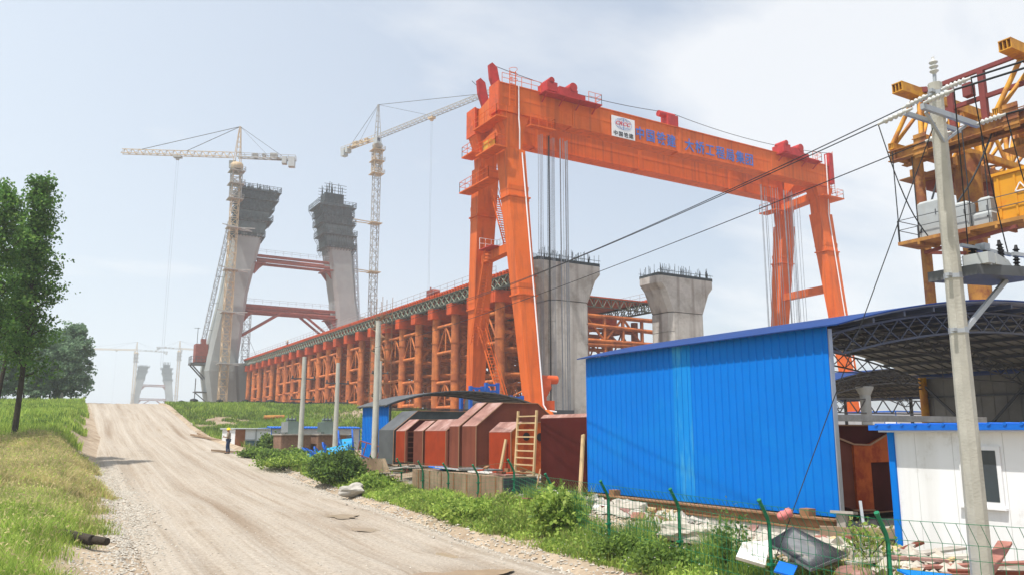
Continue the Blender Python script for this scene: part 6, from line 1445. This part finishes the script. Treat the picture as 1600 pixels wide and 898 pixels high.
def person(loc, face, label, walk=.0, scale=1.0):
    p = thing('person', label, 'person', loc); p.rotation_euler = (0, 0, face); p.scale = (scale,) * 3
    # local frame: facing +X; left is +Y
    hip = (0, 0, .93); spine = (.0, 0, 1.15); chest = (.015, 0, 1.33); neck = (.02, 0, 1.46); head = (.045, 0, 1.56); crown = (.04, 0, 1.66)
    def arm(s): return [(.0, .17 * s, 1.38), (-.02, .235 * s, 1.12), (.23, .15 * s, 1.10), (.30, .12 * s, 1.13)]
    def legs(s, f): return [(0, .09 * s, .90), (.04 + f * .12, .10 * s, .50), (f * .18 - .02, .10 * s, .09), (f * .18 + .14, .11 * s, .04)]
    pts = [hip, spine, chest, neck, head, crown]; ed = [(0, 1), (1, 2), (2, 3), (3, 4), (4, 5)]; rad = [.115, .105, .12, .055, .085, .06]
    for s in (1, -1):
        b = len(pts); pts += arm(s); rad += [.06, .045, .036, .028]; ed += [(2, b), (b, b + 1), (b + 1, b + 2), (b + 2, b + 3)]
        w = b + 3
        for q in range(4):      # four curled fingers and a thumb
            n0 = len(pts); y0 = arm(s)[3][1] + (q - 1.5) * .02; L_ = (.035, .042, .038, .03)[q]
            pts += [(.345, y0, 1.135), (.345 + L_ * .7, y0 - .008 * s, 1.12), (.345 + L_ * .8, y0 - .012 * s, 1.095)]; rad += [.011, .009, .008]; ed += [(w, n0), (n0, n0 + 1), (n0 + 1, n0 + 2)]
        n0 = len(pts); pts += [(.315, .12 * s - .03 * s, 1.155), (.35, .12 * s - .045 * s, 1.165)]; rad += [.011, .009]; ed += [(w, n0), (n0, n0 + 1)]
    for s, f in ((1, walk), (-1, -walk)):
        b = len(pts); pts += legs(s, f); rad += [.085, .06, .042, .035]; ed += [(0, b), (b, b + 1), (b + 1, b + 2), (b + 2, b + 3)]
    # face: nose, chin and ears
    for q, r in (((.145, 0, 1.55), .014), ((.10, 0, 1.475), .022), ((.045, .088, 1.555), .014), ((.045, -.088, 1.555), .014)):
        n0 = len(pts); pts.append(q); rad.append(r); ed.append((4, n0))
    skin_mesh('body', pts, ed, rad, 'skin', p)
    fm = bpy.data.meshes.new('eyes'); bm = bmesh.new()
    for s in (1, -1): bmesh.ops.create_icosphere(bm, subdivisions=1, radius=.011, matrix=Matrix.Translation((.122, .032 * s, 1.572)))
    bm.to_mesh(fm); bm.free(); fm.materials.append(M['black']); fo = bpy.data.objects.new('eyes', fm); C.objects.link(fo); fo.parent = p
    pj = [(0, 0, .88), (0, 0, 1.12), (.015, 0, 1.32), (.02, 0, 1.43)]; ej = [(0, 1), (1, 2), (2, 3)]; rj = [.15, .14, .145, .075]
    for s in (1, -1):
        b = len(pj); pj += arm(s)[:3]; rj += [.075, .06, .045]; ej += [(2, b), (b, b + 1), (b + 1, b + 2)]
    skin_mesh('jacket', pj, ej, rj, 'jacket', p)
    pt = [(0, 0, .95)]; et = []; rt_ = [.135]
    for s, f in ((1, walk), (-1, -walk)):
        b = len(pt); pt += legs(s, f)[:3]; rt_ += [.10, .075, .062]; et += [(0, b), (b, b + 1), (b + 1, b + 2)]
    skin_mesh('trousers', pt, et, rt_, 'jeans', p)
    for s, f in ((1, walk), (-1, -walk)):
        l = legs(s, f); skin_mesh('shoe', [(l[2][0] - .05, l[2][1], .05), (l[2][0] + .05, l[2][1], .045), (l[3][0] + .02, l[3][1], .035)], [(0, 1), (1, 2)], [.05, .055, .04], 'black', p)
    mb = MB(); W0 = WLOC[p.name]; mb.lathe((W0.x + .035, W0.y, W0.z + 1.60), [(.155, 0), (.165, .012), (.135, .02), (.13, .07), (.10, .12), (.04, .148), (.004, .152)], 18)
    mb.add([tuple(W0 + Vector(q)) for q in ((.16, .09, 1.605), (.16, -.09, 1.605), (.225, -.05, 1.60), (.225, .05, 1.60), (.16, .09, 1.618), (.16, -.09, 1.618), (.225, -.05, 1.612), (.225, .05, 1.612))], [(0, 1, 2, 3), (4, 5, 6, 7), (0, 1, 5, 4), (1, 2, 6, 5), (2, 3, 7, 6), (3, 0, 4, 7)])
    h = mb.build('helmet', 'helmet', p); return p
wz = float(hroad(12.4, 60.4)) if abs(12.4 - float(xc(60.4))) < float(hw(60.4)) - .4 else gz(12.4, 60.4)
person((12.4, 60.2, wz + .0), math.atan2(.5125, -.8587), 'worker in yellow helmet, khaki jacket and dark jeans standing by the road, hands raised', .25, 1.03)
person((48.0, 178, 21.62), math.pi * .6, 'tiny worker in yellow helmet standing far along the trestle deck edge', .1)
mb = MB(); ph_ = Vector((12.4, 60.2, wz)); a = math.atan2(.5125, -.8587); mb.cbox(ph_ + Vector((math.cos(a) * .38, math.sin(a) * .38, 1.19)), (.02, .08, .15), (0, -.4, a)); mb.build('phone', 'black', loc=ph_ + Vector((0, 0, 1.19)), label='small dark phone held by the worker in both hands', cat='phone')

# ------------------------------------------------------------------ vegetation
def unit(v): return v / (np.linalg.norm(v, axis=1, keepdims=True) + 1e-9)
def leaves(name, cen, size, mats, probs, parent=None, loc=None, long=1.5, flat=0.0, **kw):
    """one small folded quad per point, turned at random"""
    n = len(cen); a = unit(rng.normal(size=(n, 3)) * [1, 1, 1 - flat]); b = unit(np.cross(a, rng.normal(size=(n, 3))))
    s = (size * rng.uniform(.6, 1.25, n))[:, None] if np.isscalar(size) else size[:, None]
    p0 = cen - a * s * long / 2; p1 = cen + b * s * .5; p2 = cen + a * s * long / 2; p3 = cen - b * s * .5
    v = np.stack([p0, p1, p2, p3], 1).reshape(-1, 3)
    return np_mesh(name, v, np.arange(4 * n), 4, mats, rng.choice(len(mats), n, p=probs), parent, loc, **kw)
def blades(name, x, y, h, w, mats, mi, lean=.35, parent=None, z=None, **kw):
    n = len(x); z = hground(x, y) if z is None else z; t_ = rng.uniform(0, 6.283, n); l = rng.uniform(.1, 1, n) * lean * h; a2 = rng.uniform(0, 6.283, n)
    dx, dy = np.cos(t_) * w / 2, np.sin(t_) * w / 2; lx, ly = np.cos(a2) * l, np.sin(a2) * l
    b0 = np.stack([x - dx, y - dy, z - .03], 1); b1 = np.stack([x + dx, y + dy, z - .03], 1)
    m0 = np.stack([x + lx * .35 + dx * .8, y + ly * .35 + dy * .8, z + h * .6], 1); m1 = np.stack([x + lx * .35 - dx * .8, y + ly * .35 - dy * .8, z + h * .6], 1)
    t0 = np.stack([x + lx + dx * .1, y + ly + dy * .1, z + h], 1); t1 = np.stack([x + lx - dx * .1, y + ly - dy * .1, z + h], 1)
    v = np.stack([b0, b1, m0, m1, t0, t1], 1).reshape(-1, 3); k = np.arange(n)[:, None] * 6
    f = np.concatenate([k + [0, 1, 2, 3], k + [3, 2, 4, 5]], 1).ravel()
    return np_mesh(name, v, f, 4, mats, np.repeat(mi, 2), parent, **kw)
def vnoise(x, y, s, o=0.0): return .5 + .25 * np.sin(x * s + 1.7 * np.sin(y * s * .7 + o)) + .25 * np.sin(y * s * 1.3 + 1.3 * np.sin(x * s * .9 + 2 + o))
def lx_edge(y): return xc(y) - hw(y)
def rx_edge(y): return xc(y) + hw(y)

# field of tall dry grass left of the road
n = 210000; y = 6 + 46 * rng.uniform(0, 1, n) ** .8; eo = -1.05 * np.exp(-((y - 20) / 8.0) ** 2) + .55 * np.sin(y * .9) * np.sin(y * .37 + 1) + .3 * np.sin(y * 2.3)
x = lx_edge(y) + .25 + eo - (rng.uniform(0, 1, n) ** 1.15) * (8 + y * .06)
nz = vnoise(x, y, .55) + .35 * vnoise(x, y, 1.9, 3); d = lx_edge(y) + eo - x
keep = rng.uniform(0, 1, n) < np.clip(.12 + d * .9, .0, 1); x, y, nz, d = x[keep], y[keep], nz[keep], d[keep]; n = len(x)
h = (.20 + .22 * nz) * rng.uniform(.5, 1.35, n) * np.clip(.35 + d * .6, .35, 1) + .22 * (rng.uniform(0, 1, n) < .06)
dry = np.clip((y - 21) / 12 + (nz - .75) * 1.1 - .3 * np.exp(-d / .8), 0.04, .86)
r_ = rng.uniform(0, 1, n); mi = np.where(r_ < dry * .6, 3, np.where(r_ < dry * 1.0, 4, rng.choice([0, 1, 2], n, p=[.42, .50, .08])))
blades('grass', x, y, h, .009 + .00045 * y, ['weedA', 'weedB', 'weedC', 'strawA', 'strawB'], mi, .8, kind='stuff', label='tall dry and green field grass left of the dirt road')
k = rng.uniform(0, 1, n) < .16; hx = np.stack([x[k], y[k], hground(x[k], y[k]) + h[k] * rng.uniform(.75, 1.15, k.sum())], 1)
leaves('grass_seed_heads', hx, .020 + .0008 * y[k], ['strawA', 'strawB', 'weedB'], [.5, .3, .2], long=2.4, kind='stuff', label='pale seed heads over the field grass')
# levee slope, left
n = 60000; y = 50 + 74 * rng.uniform(0, 1, n) ** .9; x = lx_edge(y) - .2 - (rng.uniform(0, 1, n) ** 1.3) * (10 + y * .22); nz = vnoise(x, y, .35); k = (lx_edge(y) - x) > np.where((y > 52) & (y < 92), 1.5 + .9 * np.sin(y * .5), .2); x, y, nz = x[k], y[k], nz[k]; n = len(x)
blades('grass', x, y, (.25 + .35 * nz) * rng.uniform(.6, 1.3, n), .05 + .0005 * y, ['weedA', 'weedB', 'weedC', 'bushA'], np.where(nz > .55, rng.choice([0, 1], n, p=[.45, .55]), rng.choice([0, 1, 2, 3], n, p=[.45, .25, .15, .15])), .45, kind='stuff', label='bright green grass on the levee slope left of the road')
# levee slope, right
n = 75000; y = rng.uniform(86, 123.5, n); x = rx_edge(y) + .6 + rng.uniform(0, 1, n) ** .9 * 34; nz = vnoise(x, y, .3, 1) + .3 * vnoise(x, y, 1.1)
keep = (rng.uniform(0, 1, n) < np.clip((38 - x + 6 * nz) / 8, 0, 1)) & (nz > .22); x, y, nz = x[keep], y[keep], nz[keep]; n = len(x)
blades('grass', x, y, (.2 + .38 * nz) * rng.uniform(.6, 1.4, n), .10, ['weedA', 'weedC', 'bushA', 'weedB'], np.where(nz > .75, rng.choice([0, 3], n, p=[.7, .3]), rng.choice([0, 1, 2, 3], n, p=[.42, .18, .25, .15])), .5, kind='stuff', label='green grass and low scrub on the levee slope under the trestle')
# verge weeds between road and fence, right
def verge(n, y0, y1, wmax, hmul, wid):
    y = y0 + (y1 - y0) * rng.uniform(0, 1, n) ** .75; x = rx_edge(y) + .15 + rng.uniform(0, 1, n) * wmax(y); d = x - rx_edge(y)
    nz = vnoise(x, y, .9, 2) + .4 * vnoise(x, y, 2.6, 1); k = rng.uniform(0, 1, n) < np.clip(.2 + d * 1.1, 0, 1) * np.clip((nz - .28) * 3, .12, 1)
    x, y, d, nz = x[k], y[k], d[k], nz[k]
    return x, y, (.16 + .40 * nz * hmul) * rng.uniform(.5, 1.3, len(x)) * np.clip(.4 + d * .6, .4, 1), wid * np.ones(len(x)), nz
x, y, h, w, nz = verge(52000, 7, 48, lambda y: np.interp(y, [7, 10, 20, 30, 48], [1.3, 1.55, 1.9, 2.0, 3.2]), .55, .011)
blades('grass', x, y, h, w + .0006 * y, ['weedA', 'weedB', 'weedC', 'strawB'], np.where(nz > .8, rng.choice(4, len(x), p=[.45, .36, .07, .12]), rng.choice(4, len(x), p=[.45, .22, .13, .20])), .7, kind='stuff', label='green weeds along the verge between road and fence')
# leafy low weeds with small white flowers
x, y, h, w, nz = verge(30000, 7.5, 46, lambda y: np.interp(y, [7, 10, 20, 30, 48], [1.3, 1.6, 1.9, 1.8, 3.2]), .55, .1)
zz = hground(x, y) + h * rng.uniform(.1, 1.05, len(x)); c = np.stack([x, y, zz], 1)
leaves('weeds', c, .040 + .0010 * y, ['weedA', 'weedB', 'weedC'], [.44, .46, .10], long=2.0, kind='stuff', label='low leafy weeds in the verge')
k = rng.choice(np.where(y < 17)[0], 260); leaves('weed_flowers', c[k] + [0, 0, .10], .035, ['flower'], [1.0], long=1.0, kind='stuff', label='tiny white flowers among the verge weeds')
# rough growth beyond the fence and round the huts
n = 26000; y = rng.uniform(46, 92, n); x = rx_edge(y) + .5 + rng.uniform(0, 1, n) * np.interp(y, [46, 60, 92], [3.2, 6, 18]); nz = vnoise(x, y, .45, 5)
k = (nz > .38) & ~((x > 13.5) & (x < 17) & (y > 65) & (y < 71)) & ~((y > 57) & (y < 63) & (x < 14.6)); x, y, nz = x[k], y[k], nz[k]; n = len(x)
blades('grass', x, y, (.15 + .5 * nz) * rng.uniform(.5, 1.3, n), .05 + 0 * x, ['weedA', 'weedB', 'weedC', 'strawA'], rng.choice(4, n, p=[.45, .25, .2, .10]), .6, kind='stuff', label='rough weeds around the huts and transformers')
# thin growth on the rubble behind the fence
n = 9000; y = rng.uniform(8, 24, n); x = np.interp(y, [8, 10, 13, 16, 20, 23], [11.4, 11.6, 12.2, 12.6, 13.3, 13.9]) + rng.uniform(-.2, 1, n) * rng.uniform(0, 2.0, n); nz = vnoise(x, y, 1.6, 7); k = (nz > .58) & (x < 15.6); x, y, nz = x[k], y[k], nz[k]
blades('grass', x, y, (.15 + .5 * nz) * rng.uniform(.5, 1.3, len(x)), .016 + 0 * x, ['weedA', 'weedC', 'weedB'], rng.choice(3, len(x), p=[.5, .3, .2]), .6, kind='stuff', label='thin weeds growing through the rubble behind the fence')

# stones: gravel on the left edge, crumbs on the road, rubble behind the fence
def stones(name, x, y, r, m, label, z=None, flat=.6):
    n = len(x); base = np.array([(1, 0, 0), (-1, 0, 0), (0, 1, 0), (0, -1, 0), (0, 0, 1), (0, 0, -1)], float)
    F = np.array([(0, 2, 4), (2, 1, 4), (1, 3, 4), (3, 0, 4), (2, 0, 5), (1, 2, 5), (3, 1, 5), (0, 3, 5)])
    v = base[None] * r[:, None, None] * rng.uniform(.6, 1.35, (n, 6, 3)) * [1, 1, flat]; ang = rng.uniform(0, 6.28, n); ca, sa = np.cos(ang), np.sin(ang)
    v = np.stack([v[:, :, 0] * ca[:, None] - v[:, :, 1] * sa[:, None], v[:, :, 0] * sa[:, None] + v[:, :, 1] * ca[:, None], v[:, :, 2] + .25 * v[:, :, 0] * rng.normal(size=(n, 1))], 2)
    z = (hground(x, y) if z is None else z) + r * .15
    v = v + np.stack([x, y, z], 1)[:, None, :]; f = (np.arange(n)[:, None, None] * 6 + F[None]).ravel()
    return np_mesh(name, v.reshape(-1, 3), f, 3, [m], kind='stuff', label=label)
n = 8500; y = 9 + 42 * rng.uniform(0, 1, n) ** .8; x = lx_edge(y) + .35 - .7 * np.exp(-((y - 20) / 8.0) ** 2) + rng.normal(0, .48, n) + .5 * (vnoise(y, y, .5) - .4); zr = np.maximum(hground(x, y), hroad(x, y))
stones('gravel', x, y, rng.uniform(.015, .05, n), 'gravel', 'grey gravel scattered along the left edge of the road', zr)
n = 2600; y = 9 + 45 * rng.uniform(0, 1, n) ** .8; x = rx_edge(y) - .2 + rng.normal(0, .4, n); zr = np.maximum(hground(x, y), hroad(x, y))
stones('gravel', x, y, rng.uniform(.015, .06, n), 'gravel', 'loose stones along the right edge of the road', zr)
n = 2600; y = 9 + 60 * rng.uniform(0, 1, n); x = xc(y) + rng.uniform(-.85, .85, n) * hw(y); stones('gravel', x, y, rng.uniform(.008, .028, n), 'gravel', 'small stones strewn on the dirt road', hroad(x, y))
n = 900; y = rng.uniform(8.5, 24, n); x = np.interp(y, [8, 12, 16, 20, 24], [12.4, 13.0, 13.6, 14.2, 14.6]) + rng.uniform(0, 1, n) * np.interp(y, [8, 12, 24], [3.2, 2.6, 1.0])
stones('rubble', x, y, rng.uniform(.05, .22, n) ** 1.0, 'rubble', 'broken concrete rubble heaped between fence and blue wall')
n = 4000; y = rng.uniform(8.0, 25, n); x = np.interp(y, [8, 12, 16, 20, 24], [12.0, 12.7, 13.3, 13.9, 14.4]) + rng.uniform(0, 1, n) * np.interp(y, [8, 12, 24], [3.6, 2.9, 1.3])
stones('rubble', x, y, rng.uniform(.015, .06, n), 'rubble', 'small rubble and dust between fence and blue wall')

# trees
def tree(name, label, x, y, h, crown, n_limb, n_leaf, leaf, mats, probs, lean=(0, 0), r0=.17, group=None, first=.3, seed=0, fork=False):
    rs = np.random.default_rng(seed); z0 = gz(x, y); t = thing(name, label, 'tree', (x, y, z0), group)
    pts = []; ph = rs.uniform(0, 6)
    for k in range(11):
        f = k / 10; pts.append(Vector((x + lean[0] * f + .18 * math.sin(f * 5 + ph) * f, y + lean[1] * f + .18 * math.cos(f * 4 + ph) * f, z0 - .2 + h * .97 * f)))
    mb = MB()
    for k in range(10): mb.tube(pts[k], pts[k + 1], max(.015, r0 * (1 - .93 * k / 10) ** .9), 8, max(.012, r0 * (1 - .93 * (k + 1) / 10) ** .9), caps=False)
    mb.build('trunk', 'bark', t)
    lb = MB(); cen = []
    for k in range(n_limb):
        f = first + (1 - first) * ((k + rs.uniform(0, .9)) / n_limb); j = min(9, int(f * 10)); o = pts[j].lerp(pts[j + 1], f * 10 - j)
        a = k * 2.4 + rs.uniform(-.6, .6); q = (f - first) / (1 - first); L_ = crown * (.55 + .55 * math.sin(math.pi * min(1, q * .7 + .22))) * rs.uniform(.55, 1.25) * (1.0 - .5 * q ** 2)
        rise = rs.uniform(.45, 1.3); d = Vector((math.cos(a), math.sin(a), rise)).normalized(); e = o + d * L_
        m_ = o.lerp(e, .5) + Vector((0, 0, -.06 * L_)); rr = max(.012, r0 * .33 * (1 - q * .75))
        lb.tube(o, m_, rr, 5, rr * .7, caps=False); lb.tube(m_, e, rr * .7, 5, rr * .3, caps=False)
        for g in range(5):
            s = rs.uniform(.35, 1.05); c = o.lerp(e, s) + Vector(rs.normal(0, .16 * L_ + .12, 3)); cen.append((c, rs.uniform(.40, .9) * (.6 + .16 * L_)))
            if g < 3: lb.tube(o.lerp(e, s * .85), c, rr * .3, 4, rr * .12, caps=False)
    cen.append((pts[-1], .4))
    lb.build('branches', 'bark', t)
    per = max(6, n_leaf // len(cen)); P_ = []; mi = []
    for c, r in cen:
        m = int(per * rs.uniform(.5, 1.5)); q = rs.normal(size=(m, 3)); q = q / (np.linalg.norm(q, axis=1, keepdims=True) + 1e-9) * (rs.uniform(0, 1, (m, 1)) ** .45) * r * [1.25, 1.25, .85]
        P_.append(q + np.array(c)); mi += [0 if rs.uniform() < .5 else 1] * 0
    leaves('crown', np.concatenate(P_), leaf, mats, probs, parent=t, long=1.25)
    return t
LM, LP = ['leafA', 'leafB', 'leafC'], [.48, .34, .18]
tree('poplar_tree', 'tall poplar with thin straight dark trunk, rightmost of the near trees at left', -.6, 53.2, 15.6, 1.4, 64, 13500, .145, LM, LP, (.15, .2), .17, 'tall poplars left of the road', .24, 3)
tree('poplar_tree', 'poplar with slender leaning trunk just left of the straight near one', -1.75, 55.5, 13.0, 1.5, 40, 8000, .145, LM, LP, (.75, .6), .15, 'tall poplars left of the road', .42, 5)
tree('poplar_tree', 'poplar mostly cut off by the left picture edge', -2.6, 51.0, 14.5, 1.9, 44, 11000, .145, LM, LP, (.3, 0), .18, 'tall poplars left of the road', .34, 8)
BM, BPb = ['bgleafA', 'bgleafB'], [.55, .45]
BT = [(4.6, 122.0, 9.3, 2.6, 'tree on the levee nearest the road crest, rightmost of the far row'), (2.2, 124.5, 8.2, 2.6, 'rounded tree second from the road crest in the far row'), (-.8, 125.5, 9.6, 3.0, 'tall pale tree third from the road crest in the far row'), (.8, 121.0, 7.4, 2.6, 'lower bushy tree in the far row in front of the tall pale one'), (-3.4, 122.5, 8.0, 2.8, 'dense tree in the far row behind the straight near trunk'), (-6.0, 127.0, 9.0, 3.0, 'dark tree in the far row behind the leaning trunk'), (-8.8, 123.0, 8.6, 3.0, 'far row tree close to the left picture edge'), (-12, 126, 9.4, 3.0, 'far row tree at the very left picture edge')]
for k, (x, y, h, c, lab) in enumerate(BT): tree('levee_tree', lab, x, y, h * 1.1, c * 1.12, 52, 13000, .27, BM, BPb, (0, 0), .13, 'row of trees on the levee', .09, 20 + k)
# bushes and broad leaved plants
def bush(label, x, y, r, h, n, leaf, mats, probs, name='bush', cat='bush', seed=0, stems=9, kdrop=.25, group=None):
    rs = np.random.default_rng(seed + 50); z0 = gz(x, y); b = thing(name, label, cat, (x, y, z0), group); mb = MB(); P_ = []
    for k in range(stems * 3):
        a = rs.uniform(0, 6.28); q = rs.uniform(.15, 1) ** .6; e = Vector((x + math.cos(a) * r * q, y + math.sin(a) * r * q, z0 + h * rs.uniform(.45, 1.0) * (1 - .45 * q ** 2)))
        if k < stems: mb.tube((x + rs.uniform(-.1, .1), y + rs.uniform(-.1, .1), z0 - .05), e, .018, 5, .007, caps=False)
        m = max(4, int(n / (stems * 3))); P_.append(rs.normal(0, 1, (m, 3)) * [r * .24, r * .24, h * .15] + np.array(e))
    mb.build('stems', 'bark', b); P_ = np.concatenate(P_); P_[:, 2] = np.maximum(P_[:, 2], z0 + .03)
    leaves('foliage', P_, leaf, mats, probs, parent=b, long=1.6); return b
BB, BQ = ['bushA', 'bushB', 'weedA'], [.46, .34, .20]
bush('large round dark green bush on the verge before the canopy', 12.95, 38.2, 1.1, 1.5, 9000, .10, BB, BQ, seed=1)
bush('dark bush beside the dark glass front of the container hut', 16.1, 63.0, .85, 1.6, 3800, .14, BB, BQ, seed=2)
bush('light green spreading bush left of the first slim pole', 13.2, 48.0, 1.3, .75, 4800, .11, ['weedA', 'weedB', 'bushA'], [.5, .25, .25], seed=3)
bush('bush in front of the left brick transformer stand', 14.0, 51.5, 1.2, .8, 4600, .11, BB, [.4, .2, .4], seed=4)
bush('low bush between the container hut and the road', 13.6, 57.0, .8, .6, 2000, .14, ['weedA', 'weedC', 'bushA'], [.5, .2, .3], seed=5)
bush('low bright bush right of the large round bush by the plywood panel', 13.5, 34.6, .9, .8, 3000, .11, ['weedA', 'weedB', 'weedC'], [.5, .3, .2], seed=6)
bush('bush at the left foot of the pale blue hut', 20.6, 80.5, .9, 1.0, 2500, .2, BB, BQ, seed=7)
bush('bright broad leaved plant on the verge before the left end of the blue wall', 12.55, 18.6, .62, 1.1, 2000, .10, ['weedA', 'weedB', 'weedC'], [.55, .37, .08], 'leafy_plant', 'plant', 8, 12)
bush('low broad leaved plants at the verge before the trough dark end', 12.6, 23.6, 1.1, .5, 3200, .09, ['weedA', 'weedB', 'weedC'], [.5, .42, .08], 'leafy_plant', 'plant', 9, 12)
bush('feathery dark green weed clump at the second fence post before the blue wall', 11.7, 13.3, .65, .6, 2200, .06, ['weedC', 'weedA', 'bushA'], [.35, .45, .2], 'weed_clump', 'plant', 10, 14)
bush('feathery weed clump between the two middle fence posts before the blue wall', 12.1, 15.1, .65, .55, 2300, .06, ['weedA', 'weedC', 'bushA'], [.5, .25, .25], 'weed_clump', 'plant', 11, 14)
bush('tall thin weed before the right half of the blue wall', 12.1, 11.9, .35, 1.35, 500, .06, ['weedC', 'bushA'], [.5, .5], 'weed_clump', 'plant', 12, 6)
bush('small weed by the blue corner post of the white house', 13.6, 9.9, .4, .7, 420, .06, ['weedA', 'strawB'], [.6, .4], 'weed_clump', 'plant', 13, 7)
